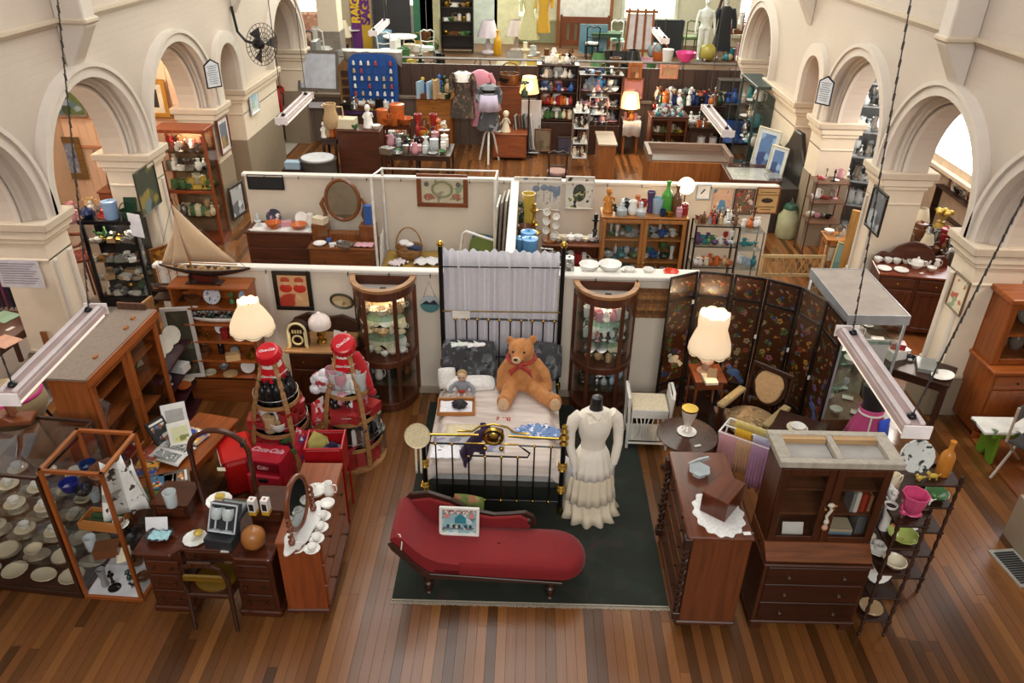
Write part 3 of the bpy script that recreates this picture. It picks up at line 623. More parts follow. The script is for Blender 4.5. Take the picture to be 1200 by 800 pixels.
pillow('cushion','square white cushion with red stitching beside the bolster',(-.84,7.16,.73),.2,.24,.1,mat('e6e0d8','fabric',.9),R(60),R(10),'cushion')
for i,(x,c,l) in enumerate(((-.70,'dfe6da','pale green lace glove on the grey pillow'),(-.52,'ece8e6','white lace glove on the grey pillow'))):
 b=MB(); b.ell((0,0,0),(.06,.035,.018),8,6); b.ell((.06,0,0),(.045,.03,.014),8,6)
 for k in range(4): b.tube([(-.05,-.025+.017*k,0),(-.11,-.035+.022*k,.004)],.008,5)
 b.tube([(0,.03,0),(-.03,.06,0)],.009,5); o=blob(b,'glove',mat(c,'fabric',.9),None,.006); o.location=(x,7.36,1.055); o.rotation_euler=(R(20),0,R(10)); tag(o,l,'glove')
M_bear=mat('c48650','fabric',.95,c2='a56a36',scale=.3); M_pad=mat('d9b48c','fabric',.95)
bear=thing('teddy_bear','big brown plush teddy bear sitting on the bed','teddy bear',(0.0,7.12,BT),R(-4))
b=MB(); b.ell((0,0,.2),(.19,.16,.2),14,10); b.ell((0,.02,.36),(.15,.13,.13),12,8); b.ell((-.02,.0,.53),(.145,.13,.13),14,10)
b.ell((-.145,.03,.62),(.05,.025,.055),8,6); b.ell((.1,.03,.65),(.05,.025,.055),8,6); b.ell((-.05,-.11,.5),(.075,.06,.06),10,8)
b.tube([(-.13,.0,.4),(-.22,-.03,.25),(-.23,-.07,.1)],[.06,.062,.055],10); b.ell((-.23,-.08,.08),(.055,.055,.06),8,6)
b.tube([(.13,.0,.4),(.24,-.03,.27),(.29,-.06,.12)],[.06,.062,.055],10); b.ell((.29,-.07,.1),(.055,.055,.06),8,6)
b.tube([(-.1,-.05,.11),(-.14,-.26,.08),(-.16,-.36,.08)],[.1,.085,.075],10); b.ell((-.16,-.39,.1),(.085,.05,.11),10,8)
b.tube([(.1,-.05,.11),(.26,-.22,.08),(.34,-.3,.08)],[.1,.085,.075],10); b.ell((.37,-.33,.1),(.085,.055,.11),10,8)
blob(b,'body',M_bear,bear,.014)
MB().ell((-.06,-.165,.49),(.052,.03,.042),10,8).build('muzzle',M_pad,bear)
MB().ell((-.065,-.195,.515),(.024,.014,.016),8,6).build('nose',BLACKM,bear)
for x in(-.1,.02): MB().ell((x,-.118,.565),.013,8,6).build('eye',BLACKM,bear)
MB().ell((-.165,-.437,.1),(.06,.012,.08),10,8).build('paw_pad',M_pad,bear); MB().ell((.385,-.382,.1),(.06,.014,.08),10,8).build('paw_pad',M_pad,bear)
M_red=mat('a83420','fabric',.7)
b=MB().ell((-.02,-.14,.4),(.03,.025,.025),8,6); b.sheet([[(-.02,-.15,.41),(-.02,-.15,.39)],[(-.09,-.165,.4),(-.075,-.165,.34)],[(-.14,-.17,.36),(-.11,-.18,.29)]]); b.sheet([[(-.02,-.15,.41),(-.02,-.15,.38)],[(.05,-.165,.42),(.05,-.165,.35)],[(.1,-.16,.37),(.12,-.17,.28)]]); b.tube([(.15*cos(t)-.02,.02+.15*sin(t),.425) for t in [2*PI*k/16 for k in range(16)]],.018,6,closed=True)
b.build('bow',M_red,bear,solid=.01)
d=thing('rag_doll','small doll in a silver grey coat sitting against the bolster','doll',(-.66,7.02,BT))
b=MB().ell((0,0,.1),(.07,.06,.09),10,8); b.tube([(-.05,0,.15),(-.12,-.03,.1),(-.13,-.06,.04)],.025,7); b.tube([(.05,0,.15),(.12,-.03,.1),(.13,-.06,.04)],.025,7)
blob(b,'coat',mat('8d9096','fabric',.8),d,.008)
MB().ell((0,0,.235),(.055,.05,.062),12,9).build('head',mat('d9b090','plain',.6),d); MB().ell((0,.012,.25),(.06,.05,.058),10,8).build('hair',mat('a88b60','fabric',.9),d)
for x in(-.02,.02): MB().ell((x,-.048,.24),.007,6,5).build('eye',BLACKM,d)
for s in(-1,1): l=MB().tube([(s*.03,-.03,.05),(s*.035,-.12,.03)],.018,7).build('leg',mat('c8a894','plain',.6),d); MB().ell((s*.036,-.14,.025),(.022,.035,.022),8,6).build('shoe',M_red,l)
MB().box(-.04,.04,-.07,-.05,.05,.09).build('bag',M_red,d,bev=.01)
t=thing('wooden_tray','shallow wooden tray lined with white lace on the bed','tray',(-.70,6.72,BT+.012),R(3))
MB().box(-.19,.19,-.13,.13,0,.012).build('base',W_PINEX,t)
for x0,x1,y0,y1 in((-.19,.19,-.14,-.128),(-.19,.19,.128,.14),(-.202,-.19,-.14,.14),(.19,.202,-.14,.14)): MB().box(x0,x1,y0,y1,0,.05).build('rim',W_PINEX,t,bev=.003)
MB().sheet([[(-.17+.34*i/8,-.11+.22*j/8,.022+.006*sin(i*2+j)) for i in range(9)] for j in range(9)]).build('lace_lining',mat('f0edf0','fabric',.9),t)
b=MB(); loft(b,[(0,0,0,.07,.055,.08,7,0),(0,0,.03,.085,.065,.1,7,.6),(0,0,.06,.06,.05,.1,7,.3),(0,0,.08,.02,.02)],28); tag(b.build('black_bonnet',mat('17121a','fabric',.6),None,(-.665,6.72,BT+.042)),'crumpled black velvet bonnet lying in the wooden tray','hat')
def cloth(name,lab,cat,c,w,d,z,m,rz=0,wav=.006):
 o=MB().sheet([[(w*(i/10-.5),d*(j/8-.5),wav*sin(i*1.9+j)*cos(j*1.3)) for i in range(11)] for j in range(9)]).build(name,m,None,(c[0],c[1],z),rz,solid=.006); return tag(o,lab,cat)
cloth('lace_runner','cream embroidered runner lying across the foot of the bed','runner',(-.55,6.33,0),.44,.2,BT+.02,mat('e3d3ae','fabric',.9),R(3))
cloth('patterned_scarf','grey and mauve patterned scarf spread over the bed foot','scarf',(-.52,6.12,0),.72,.26,BT+.016,mat('aeaeb2','spots',.9,scale=14,c2=('8d86a0','b9b2b0','7a8088','c9b8b8')),R(1))
cloth('white_pillowcase','folded white pillowcase on the corner of the bed by the bonnet','pillowcase',(-.74,5.97,0),.3,.2,BT+.02,mat('f2f0f2','fabric',.9),R(2))
cloth('beaded_collar','small red beaded collar spread on the striped coverlet','collar',(-.19,6.55,0),.15,.07,BT+.014,mat('b04a44','spots',.8,scale=60,c2=('b03a34','e0c8c0','a02c28')),R(-6),.003)
b=MB();
for k in range(9): a=R(18+k*18); b.add([(0,0,.0),(.26*cos(a-.16),.26*sin(a-.16)*.8,.015),(.29*cos(a),.29*sin(a)*.8,.03),(.26*cos(a+.16),.26*sin(a+.16)*.8,.015)],[(0,1,2,3)])
o=b.build('beaded_shawl',mat('6f8fc0','spots',.5,scale=40,c2=('3c5ea8','c9d4e8','2c4a90','8fa8d0','e8e8f0')),None,(.17,6.22,BT+.02),0,solid=.01); tag(o,'blue and white beaded fan shaped collar over the bed foot','collar')
b=MB().tube([(-.33,5.81,1.0),(-.40,5.79,.97),(-.47,5.78,.88),(-.53,5.78,.76),(-.52,5.79,.68)],[.05,.06,.06,.07,.05],10); b.tube([(-.47,5.78,.9),(-.38,5.78,.84),(-.36,5.79,.78)],[.05,.05,.03],9); b.tube([(-.33,5.81,1.0),(-.26,5.83,.99),(-.18,5.86,.96)],[.05,.055,.04],9)
for i in range(60):
 p=Vector(b.v[rnd.randrange(len(b.v))]); b.ell(p,.02,6,4)
_o=blob(b,'feather_boa',mat('2c1636','fabric',.95),None,.012); _o.location=(0,.1,-.06); tag(_o,'dark purple feather boa draped over the bed foot rail','boa')
bn=thing('straw_bonnet','cream straw bonnet with ribbons hung on the bed foot post','hat',(-.975,5.77,.98),0)
M_st=mat('e0cfa8','fabric',.85)
MB().lathe([(.12,.0),(.122,.012),(.08,-.03),(.06,-.045),(0,-.05)],20,M=Matrix.Rotation(R(70),4,'X')).build('brim',M_st,bn,solid=.006)
MB().lathe([(.075,-.02),(.07,-.05),(.05,-.075),(0,-.085)],16,M=Matrix.Rotation(R(70),4,'X')).build('crown',mat('d2bd92','fabric',.85),bn)
for x in(-.02,.025): MB().sheet([[(x-.01,-.02-.004*k,-.1-.045*k),(x+.012,-.02-.004*k,-.1-.045*k)] for k in range(8)]).build('ribbon',mat('e4d8bc','fabric',.8),bn,solid=.004)
ch=thing('chaise_longue','red velvet chaise longue with carved dark frame on the green rug','sofa',(-.2,4.97,0),R(-1.0))
VEL=mat('7c040c','fabric',.85,var=.06,scale=.2)
out=[(-.52,-.25)]+[(.58,-.25)]+[(.58+.25*sin(t),-.25*cos(t)) for t in [PI*k/10 for k in range(1,10)]]+[(.58,.25),(-.52,.25)]
out=[(x if x<.6 else .58+(x-.58)*.9,y) for x,y in out]
seat=MB(); k=len(out); vs=[];fs=[]
for s,z in((1.0,.27),(1.0,.33),(.98,.37),(.9,.405),(.6,.425),(0.02,.43)):
 vs+=[((x-.03)*(s if x>0 else max(s,.985) if s>.5 else s)+.03,y*s,z) for x,y in out]
for i in range(5):
 for j in range(k): fs.append((i*k+j,i*k+(j+1)%k,(i+1)*k+(j+1)%k,(i+1)*k+j))
seat.add(vs,fs,True).build('seat_cushion',VEL,ch)
hp=[(-.30,.40),(-.48,.42),(-.60,.48),(-.70,.58),(-.77,.67),(-.83,.70),(-.88,.67),(-.87,.60),(-.80,.52),(-.70,.40),(-.58,.30),(-.3,.28)]
rows=[]
for kk in range(9):
 y=-.25+.5*kk/8; e=(1-abs(kk/4-1)**4)*.012
 rows.append([(x-e*.5,y,z+e) for x,z in hp])
hb=MB().sheet(rows); hb.prism(hp,-.25,-.249,'y'); hb.prism(hp,.249,.25,'y'); hb.build('head_rest',VEL,ch)
MB().prism([(x*1.004,z-.012) for x,z in [(-.86,.66),(-.90,.64),(-.87,.57),(-.76,.44),(-.62,.27),(.6,.24),(.6,.27),(-.55,.31),(-.68,.43),(-.78,.57)]],-.27,-.252,'y').build('front_rail',W_DARKX,ch,bev=.005)
bk=[(-.86,.64)]+[(-.78,.74),(-.62,.77),(-.42,.70),(-.22,.58),(-.02,.54),(.14,.56),(.26,.58),(.34,.53),(.36,.42),(.3,.36),(-.6,.36),(-.75,.5)]
MB().prism(bk,.25,.285,'y').build('back_rail',W_DARKX,ch,bev=.012)
MB().prism([(x*.93-.03,.37+(z-.37)*.86) for x,z in bk],.215,.252,'y').build('back_pad',VEL,ch,bev=.01)
for p in ((-.02,.46),(.24,.48)): MB().ell((p[0]+.04,.235,p[1]),(.05,.02,.04),8,6).build('carved_scroll',W_DARK,ch)
MB().prism([(-.6,-.245),(.58,-.245),(.78,-.1),(.8,0),(.78,.1),(.58,.245),(-.6,.245)],.2,.275).build('base_rail',W_DARKX,ch,bev=.01)
legs(ch,[(-.58,-.2),(-.58,.2),(.5,-.2),(.5,.2)],.21,.04,W_DARK)
MB().tube([(-.82,-.21,.69),(-.80,-.22,.70),(-.78,-.25,.64),(-.79,-.26,.56)],.006,5).build('price_tag_string',mat('e6e0d6','plain',.7),ch)
fr=picture('tapestry_picture','blue embroidered picture in a white rounded frame propped on chaise','picture',(-.53,5.11,.55),.36,.28,R(-1),mat('e6e2da','plain',.45),mat('8fb6bc','spots',.9,scale=34,c2=('4f7f90','b8ccc8','2f5a70','8fae9c','d8d0c0')),.028,lean=R(-16))
for z,h,c in ((.09,.02,'9c8f92'),(-.07,.012,'6a7a84')): MB().box(-.14,.14,-.015,-.0125,z-h,z+h).build('stitched_border',mat(c,'spots',.9,scale=60,c2=('e0d0c8','7a4a50','d8c0a8')),fr)
for x in(-.11,.11): MB().box(x-.02,x+.02,-.016,-.013,.03,.07).build('stitched_rose',mat('d88078','fabric',.9),fr)
MB().prism([(-.04,-.02),(.06,-.02),(.06,.03),(.01,.075),(-.04,.03)],-.016,-.013,'y').build('stitched_house',mat('2f7f90','fabric',.9),fr)
for x in(-.1,-.05,0.0,.06,.1): MB().ell((x,-.016,-.05),(.014,.003,.02),8,6).build('stitched_figure',mat('2a4a58','fabric',.9),fr)
pillow('cushion','worn green tapestry cushion behind the picture on the chaise',(-.47,5.30,.52),.3,.26,.1,mat('5c6a30','spots',.9,scale=14,c2=('77803c','8a5a40','4c5a28')),R(60),R(-10),'cushion')
wd=thing('wedding_dress','ivory tiered wedding dress with collar on a black bust','dress',(.70,5.92,.012),R(8))
IV=mat('ebe2d2','fabric',.8,var=.02); IV2=mat('e2d3b8','fabric',.8,var=.04,scale=.2)
b=MB(); loft(b,[(0,0,.78,.125,.1),(0,0,.86,.115,.09),(0,-.005,.96,.15,.115),(0,-.01,1.06,.165,.125),(0,0,1.14,.175,.11),(0,.0,1.2,.15,.085),(0,.0,1.235,.085,.065)],24); b.build('bodice',IV,wd)
for s in(-1,1):
 MB().tube([(s*.15,.0,1.18),(s*.205,.0,1.12),(s*.235,.0,.98),(s*.235,-.04,.84),(s*.205,-.09,.72),(s*.195,-.10,.64)],[.055,.062,.052,.045,.042,.03],12).build('sleeve',IV,wd)
 MB().add([(0,-.13,1.17),(s*.06,-.09,1.24),(s*.11,-.05,1.23),(s*.09,-.12,1.14)],[(0,1,2,3)] if s<0 else [(3,2,1,0)]).build('collar',mat('efe6d2','fabric',.8),wd,solid=.01)
b=MB(); loft(b,[(0,0,.80,.12,.095),(0,0,.7,.165,.13,.02,15,0),(0,-.01,.58,.19,.155,.04,15,.2),(0,-.015,.49,.205,.17,.06,15,.3)],90,False); b.build('skirt_tier',IV,wd,solid=.006)
b=MB(); loft(b,[(0,0,.55,.185,.15),(0,0,.42,.225,.17,.04,17,0),(0,-.01,.3,.235,.19,.055,17,.4),(0,-.02,.2,.25,.205,.07,17,.5)],102,False); b.build('skirt_tier',IV2,wd,solid=.006)
b=MB(); loft(b,[(0,0,.3,.22,.17),(0,0,.18,.255,.19,.05,13,0),(.0,-.02,.08,.255,.23,.08,13,.4),(0.01,-.03,.005,.285,.26,.12,13,.5)],91,False); b.build('skirt_tier',IV2,wd,solid=.006)
for s in(-1,1): MB().sheet([[(s*(.17+.03*i+.01*sin(k*2)),-.1+.05*i,.66-.1*k) for i in range(4)] for k in range(5)]).build('side_drape',mat('efe9e4','fabric',.7),wd,solid=.006)
b=MB(); loft(b,[(0,0,1.2,.075,.06),(0,0,1.26,.062,.055),(0,-.005,1.33,.055,.052),(0,-.01,1.37,.052,.05),(0,-.01,1.385,.02,.02)],16); b.build('bust_neck',mat('1c1b1d','plain',.4),wd)
MB().lathe([(.17,0),(.17,.015),(.02,.03),(.016,.8)],16).build('stand',BLACKM,wd)
for k in range(5): MB().ell((0,-.128,1.1-.05*k),.006,6,5).build('button',mat('f3ecdc','plain',.3),wd)
def bow_cabinet(label,x,yb,rz,goods):
 W,H,D=.70,1.62,.42
 rt=thing('china_cabinet',label,'cabinet',(x,yb,0),rz)   # origin: middle of the back, bow towards -y
 arc=lambda r,n=20,a0=0,a1=PI:[(r*cos(PI+a0+(a1-a0)*k/n),r*sin(PI+a0+(a1-a0)*k/n)*D/(W/2)*1.0) for k in range(n+1)]
 def slab(z0,z1,r,name,m,bev=.006): return MB().prism(arc(r)+[(r,0.0)][:0],z0,z1).build(name,m,rt,bev=bev)
 r=W/2
 slab(.0,.06,r-.01,'plinth',W_MAH); slab(.06,.12,r,'base_rail',W_MAH); slab(.62,.70,r+.012,'middle_rail',W_MAH); slab(1.5,1.515,r-.02,'roof_board',mat('a39a90','plain',.7))
 def band(z0,z1,r0,r1,name,m):
  o_=arc(r1); i_=arc(r0); k=len(o_); vs=[(p[0],p[1],z) for z in(z0,z1) for p in o_+i_]; fs=[]
  for j in range(k-1):
   fs+=[(j,j+1,2*k+j+1,2*k+j),(k+j+1,k+j,3*k+j,3*k+j+1),(2*k+j,2*k+j+1,3*k+j+1,3*k+j),(j+1,j,k+j,k+j+1)]
  fs+=[(0,2*k,3*k,k),(k-1,2*k-1,4*k-1,3*k-1)]
  return MB().add(vs,fs).build(name,m,rt)
 band(1.49,1.60,r-.03,r+.005,'cornice',W_MAH); band(1.60,1.635,r-.035,r+.025,'cornice_top',mat('a5764a','woodx',.5))
 MB().box(-r,r,-.02,0,1.5,1.62).build('back_rail',W_MAHX,rt); MB().box(-r+.01,r-.01,-.012,-.002,.06,1.5).build('back_panel',mat('6d4a34','wood',.6),rt)
 for a in (0,PI*.33,PI*.67,PI):
  px,py=(r-.008)*cos(PI+a),(r-.008)*sin(PI+a)*D/(W/2); MB().cb((px,py,.81),(.045,.035,1.4),rz=0).build('stile',W_MAH,rt,bev=.004)
 segs=[(0,.33),(.33,.67),(.67,1)]
 for z0,z1 in((.12,.62),(.70,1.5)):
  for a,c in segs:
   P_=arc(r-.012,8,PI*a+.05,PI*c-.05); MB().sheet([[(p[0],p[1],z) for p in P_] for z in(z0,z1)]).build('curved_glass',GL,rt)
 for z in(.36,.96,1.22): MB().prism(arc(r-.03),z,z+.012).build('shelf',glass('dff0ea',.3),rt)
 knob(-.10,-.375,1.15,rt)
 return rt
c1=bow_cabinet('half round mahogany glass cabinet beside the small chest and jukebox radio',-1.62,7.9,0,None)
c2=bow_cabinet('half round mahogany glass cabinet between the bed and the wicker table',.93,7.9,R(-1),None)
for x,yb in((-1.62,7.9),(.93,7.9)): lamp('cabinet_lamp',(x,yb-.12,1.44),5,(1,.8,.55),.03)
def shelf_goods(x,yb,z,kinds,cols,s0,s1,place,group,n=7):
 sp=[]
 for k in range(n):
  a=PI*(k+.5)/n; rr=.2+.04*(k%2); sp.append((kinds[rnd.randrange(len(kinds))],rnd.choice([s0,s1,(s0+s1)/2]),cols[rnd.randrange(len(cols))],(x+rr*cos(PI+a),yb-.03+rr*.95*sin(PI+a),z)))
 for k in range(3): sp.append(('standing_plate',s1*1.25,cols[rnd.randrange(len(cols))],(x-.14+.14*k,yb-.055,z),0))
 row(sp,place,group)
for z,w in((1.235,'top'),(.975,'second'),(.705,'third')): shelf_goods(-1.62,7.9,z,['cup','plate','teapot','jug','bowl'],['cream','cream','white','tan'],.1,.15,f'on {w} shelf of cabinet by jukebox radio','china in the half round cabinet by the chest')
for z,w in((1.235,'top'),(.975,'second')): shelf_goods(.93,7.9,z,['goblet','tumbler','decanter','vase','goblet'],['clear','clear','silver','white','pink'],.1,.16,f'on {w} shelf of cabinet by wicker table','glassware in the half round cabinet by the bed',9)
shelf_goods(.93,7.9,.705,['trinket_box','cup','jar'],['silver','cream','tan'],.09,.12,'on third shelf of cabinet by wicker table','glassware in the half round cabinet by the bed',6)
shelf_goods(.93,7.9,.372,['goblet','tumbler','vase','decanter'],['clear','silver','pale_blue'],.12,.18,'in lower case of cabinet by wicker table','glassware in the half round cabinet by the bed',8)
shelf_goods(-1.62,7.9,.372,['bowl','vase','jug'],['brown','black','white'],.12,.16,'in lower case of cabinet by jukebox radio','china in the half round cabinet by the chest',4)
item('box',.07,'black',(-1.60,7.72,1.516),'small black box on roof of cabinet by jukebox radio'); item('box',.07,'black',(.94,7.72,1.516),'small black box on roof of cabinet by wicker table')
# ================================================================ right of the bed: screen, lamps, tables, chests
sc=thing('folding_screen','tall black lacquer folding screen painted with flowers and birds','screen',(0,0,0))
SP=[pz(*p,1.82) for p in((786,325),(819,317.5),(861,321),(900,326),(941,336),(971,353),(992,377))]
M_lac=mat('1a1210','plain',.25); FL=('8a6420','7a3422','2c4a26','44582a','6a5078','8a7858','22385a','9a702c','283e20','845055')
M_art=mat('3e210f','flecks',.3,scale=30,c2=FL,var=.2); M_art2=mat('361c0c','flecks',.3,scale=20,c2=('37502a','8a5a2a','5a6a8a','a09a88','2c4426','7a3424','4a5a7a'),var=.2)
for a,b_ in zip(SP,SP[1:]):
 d=Vector((b_.x-a.x,b_.y-a.y,0)); w=d.length; an=math.atan2(d.y,d.x)
 pn=MB(); f=.035
 for x0,x1,z0,z1 in((0.004,f,0,1.82),(w-f,w-.004,0,1.82),(f,w-f,1.79,1.82),(f,w-f,1.50,1.535),(f,w-f,.40,.435),(f,w-f,.06,.1)): pn.box(x0,x1,-.012,.012,z0,z1)
 p=pn.build('screen_panel',M_lac,sc,bev=.004); p.location=(a.x,a.y,0); p.rotation_euler.z=an
 for z0,z1,m in((1.535,1.79,M_art),(.435,1.50,M_art2 if rnd.random()<.0 else M_art),(.1,.4,M_art2)): MB().box(f,w-f,-.006,.006,z0,z1).build('painted_leaf',m,p)
 for k in range(11):   # inlaid birds and blossoms stand a little proud of the lacquer
  z=rnd.uniform(.5,1.42); x=rnd.uniform(.08,w-.08); r=rnd.uniform(.014,.034); cc=rnd.choice(FL)
  bq=MB()
  for t in range(5): bq.ell((x+r*.8*cos(t*1.257),-.008,z+r*.8*sin(t*1.257)),(r*.55,.003,r*.55),7,4)
  bq.build('inlaid_blossom',mat(cc,'plain',.35),p)
 if rnd.random()<.75:
  z=rnd.uniform(.55,.8); bq=MB(); bq.ell((w*.5,-.008,z),(.08,.004,.05),9,5); bq.ell((w*.35,-.008,z+.06),(.03,.004,.03),8,5); bq.prism([(w*.55,z+.02),(w*.9,z-.1),(w*.8,z-.14),(w*.5,z-.03)],-.009,-.006,'y'); bq.build('inlaid_bird',mat(rnd.choice(['5a6f96','c8bca4','49618c']),'plain',.35),p)
for a,zz in((SP[1],1.45),(SP[3],1.1),(SP[4],1.05),(SP[5],.9)): MB().cb((a.x-.02,a.y-.03,zz),(.025,.004,.05)).build('price_tag',mat('efe8d8','plain',.7),sc)
lt=thing('lamp_table','small reddish wooden table in front of the folding screen','table',(2.11,7.43,0),R(2))
MB().box(-.18,.18,-.2,.2,.70,.725).build('top',W_ROSEX,lt,bev=.006); MB().box(-.15,.15,-.165,.165,.6,.70).build('apron',W_ROSEX,lt,bev=.004)
legs(lt,[(-.15,-.17),(.15,-.17),(-.15,.17),(.15,.17)],.6,.016,W_ROSE); MB().box(-.13,.13,-.14,.14,.25,.265).build('shelf',W_DARKX,lt)
def shade_lamp(label,x,y,z,H,r0,r1,floor=False,power=20,shade='f6ead0',hs=1):
 rt=thing('floor_lamp' if floor else 'table_lamp',label,'lamp',(x,y,z))
 zs=H-.50*hs
 if floor: MB().lathe([(.15,0),(.15,.02),(.03,.05),(.018,.1),(.02,zs*.5),(.03,zs*.52),(.016,zs*.56),(.014,H-.08)],14).build('stand',W_ROSE,rt)
 else: MB().lathe([(.1,0),(.1,.015),(.04,.03),(.05,.08),(.075,.14),(.05,.2),(.02,.24),(.012,H-.08)],14).build('base',mat('d0a890','plain',.3),rt)
 b=MB(); n=48
 rows=[(r0,zs+.0,.04),(r0*.97,zs+.05*hs,.02),(r0*.84,zs+.16*hs,.0),(r0*.68,zs+.26*hs,.0),(r1*1.02,zs+.36*hs,.0),(r1,zs+.44*hs,.02)]
 vs=[];fs=[]
 for r_,z_,sc_ in rows:
  for j in range(n):
   t=2*PI*j/n; q=r_*(1+.01*cos(t*n/2)+.012*cos(8*t)); vs.append((q*cos(t),q*sin(t),z_-(sc_*abs(sin(4*t)) if z_<zs+.02 else -sc_*abs(cos(4*t)))))
 for i in range(len(rows)-1):
  for j in range(n): fs.append((i*n+j,i*n+(j+1)%n,(i+1)*n+(j+1)%n,(i+1)*n+j))
 b.add(vs,fs,True)
 m=bpy.data.materials.new('lit_shade'); m.use_nodes=True; nn=m.node_tree.nodes; L=m.node_tree.links; nn.remove(nn['Principled BSDF'])
 tl=nn.new('ShaderNodeBsdfTranslucent'); df=nn.new('ShaderNodeBsdfDiffuse'); mx=nn.new('ShaderNodeMixShader'); tl.inputs[0].default_value=lin('b89a70'); df.inputs[0].default_value=lin(shade); mx.inputs[0].default_value=.4
 nz=nn.new('ShaderNodeTexNoise'); nz.inputs['Scale'].default_value=60; bp=nn.new('ShaderNodeBump'); bp.inputs['Strength'].default_value=.2; L.new(nz.outputs[0],bp.inputs['Height']); L.new(bp.outputs[0],df.inputs['Normal'])
 L.new(tl.outputs[0],mx.inputs[1]); L.new(df.outputs[0],mx.inputs[2]); em=nn.new('ShaderNodeEmission'); em.inputs[0].default_value=lin('fff0d2'); em.inputs[1].default_value=.42; ad=nn.new('ShaderNodeAddShader'); L.new(mx.outputs[0],ad.inputs[0]); L.new(em.outputs[0],ad.inputs[1]); L.new(ad.outputs[0],nn['Material Output'].inputs[0])
 b.build('lamp_shade',m,rt,solid=.004)
 MB().tube([(r0*cos(t),r0*sin(t),zs+.005-.02*abs(sin(4*t))) for t in [2*PI*k/32 for k in range(32)]],.006,5,closed=True).build('shade_trim',mat('d8c49c','fabric',.8),rt)
 MB().ell((0,0,zs+.2*hs),(.035,.035,.05),10,8).build('bulb',emit('ffe2b0',3),rt)
 lamp('lamp_light',(x,y,z+zs+.33*hs),power,(1,.74,.45),.05)
 return rt
shade_lamp('table lamp with big scalloped cream shade before the folding screen',2.09,7.46,.725,.80,.235,.165,power=32)
item('frame',.14,'tan',(2.12,7.27,.727),'small card stand leaning on the cream table lamp',0,name='card_stand'); item('book',.2,'cream',(2.10,7.27,.727),'open cream booklet on the lamp table',.1,name='booklet')
WK=mat('eae6dc','fabric',.7,var=.06)
wt=thing('wicker_table','white wicker magazine table with arched ends by the folding screen','table',(1.42,7.10,0),R(-1))
MB().box(-.2,.2,-.16,.16,.52,.545).build('top',mat('e9d9b8','fabric',.7),wt,bev=.01); MB().box(-.2,.2,-.17,-.155,.42,.53).build('front_apron',WK,wt); MB().box(-.2,.2,.155,.17,.42,.53).build('back_apron',WK,wt)
for s in(-1,1):
 MB().tube([(s*.22,-.17,0),(s*.225,-.17,.4),(s*.24,-.16,.68),(s*.25,-.1,.72),(s*.25,.1,.72),(s*.24,.16,.68),(s*.225,.17,.4),(s*.22,.17,0)],.017,8).build('end_hoop',WK,wt)
 MB().box(s*.225-.008,s*.225+.008,-.15,.15,.46,.68).build('woven_end',WK,wt)
MB().box(-.21,.21,-.15,.15,.1,.115).build('shelf',WK,wt)
for k in range(9):
 x=-.19+k*.0475; MB().tube([(x,-.165,.12),(x+.03*sin(k*1.1),-.18,.28),(x,-.165,.42)],.008,6).build('cane_rod',WK,wt)
MB().tube([(-.22,-.17,.08),(.22,-.17,.08)],.013,8).build('stretcher',WK,wt)
item('box',.22,'black',(1.45,7.47,.0),'dark box on the floor behind the wicker table',0)
tt=thing('tripod_table','round polished tilt-top table on a carved tripod','table',(1.68,6.26,0),R(20))
MB().lathe([(0,.695),(.28,.695),(.30,.705),(.305,.715),(.30,.722),(0,.722)],40).build('round_top',mat('4a2d20','wood',.2),tt)
MB().lathe([(.035,.2),(.05,.26),(.025,.34),(.03,.5),(.045,.56),(.03,.62),(.06,.69)],12).build('pillar',W_DARK,tt)
for k in range(3):
 a=R(90+120*k-0); MB().tube([(.03*cos(a),.03*sin(a),.24),(.16*cos(a),.16*sin(a),.22),(.26*cos(a),.26*sin(a),.09),(.34*cos(a),.34*sin(a),.025),(.38*cos(a),.38*sin(a),.03)],[.035,.032,.022,.02,.018],8).build('leg',W_DARK,tt)
MB().cb((0,-.2,.726),(.07,.03,.006)).build('brass_catch',mat('c9c2b4','plain',.3,.6),tt)
item('dish',.2,'white',(1.68,6.30,.723),'white frilled lace doily under the glass vase',0,name='doily',scale=(1,1,.25))
vz=thing('glass_vase','frosted glass vase with a gilt band on the tripod table','vase',(1.68,6.31,.735))
MB().lathe([(.05,0),(.055,.02),(.03,.06),(.05,.12),(.075,.2),(.08,.27),(.075,.27),(.07,.2),(.03,.1),(0,.09)],18).build('bowl',crystal('e8dcd0'),vz); MB().lathe([(.079,.255),(.083,.262),(.081,.275),(.077,.275)],18).build('gilt_band',BRASS,vz)
ac=thing('armchair','low open armchair with padded tapestry seat and shield back','chair',(2.56,6.98,0),R(-42))
TP=mat('b59568','spots',.9,scale=26,c2=('a3835a','c4a67c','8f7350'))
for s in(-1,1):
 MB().box(s*.25-.02,s*.25+.02,-.27,-.23,0,.58).build('leg',W_DARK,ac,bev=.004); MB().tube([(s*.23,.25,0),(s*.23,.24,.4),(s*.23,.31,.95)],.02,8).build('leg',W_DARK,ac)
 MB().box(s*.27-.045,s*.27+.045,-.28,.22,.58,.63).build('arm_pad',mat('b39a6a','fabric',.9),ac,bev=.012)
MB().box(-.26,.26,-.26,.25,.30,.37).build('seat_rail',W_DARKX,ac,bev=.006)
b=MB(); loft(b,[(0,-.02,.36,.27,.27),(0,-.02,.42,.28,.28),(0,-.02,.455,.22,.22),(0,-.02,.465,.05,.05)],24); b.build('seat_pad',TP,ac)
M=Matrix.Translation((0,.29,.72))@Matrix.Rotation(R(-14),4,'X')
MB().prism([(.17*cos(t)*(1 if sin(t)>0 else .9),.2*sin(t) if sin(t)<0 else .16*min(1,1.2*sin(t))) for t in [2*PI*k/24 for k in range(24)]],-.035,0,'y',M).build('back_pad',mat('c8a070','fabric',.85),ac,bev=.012)
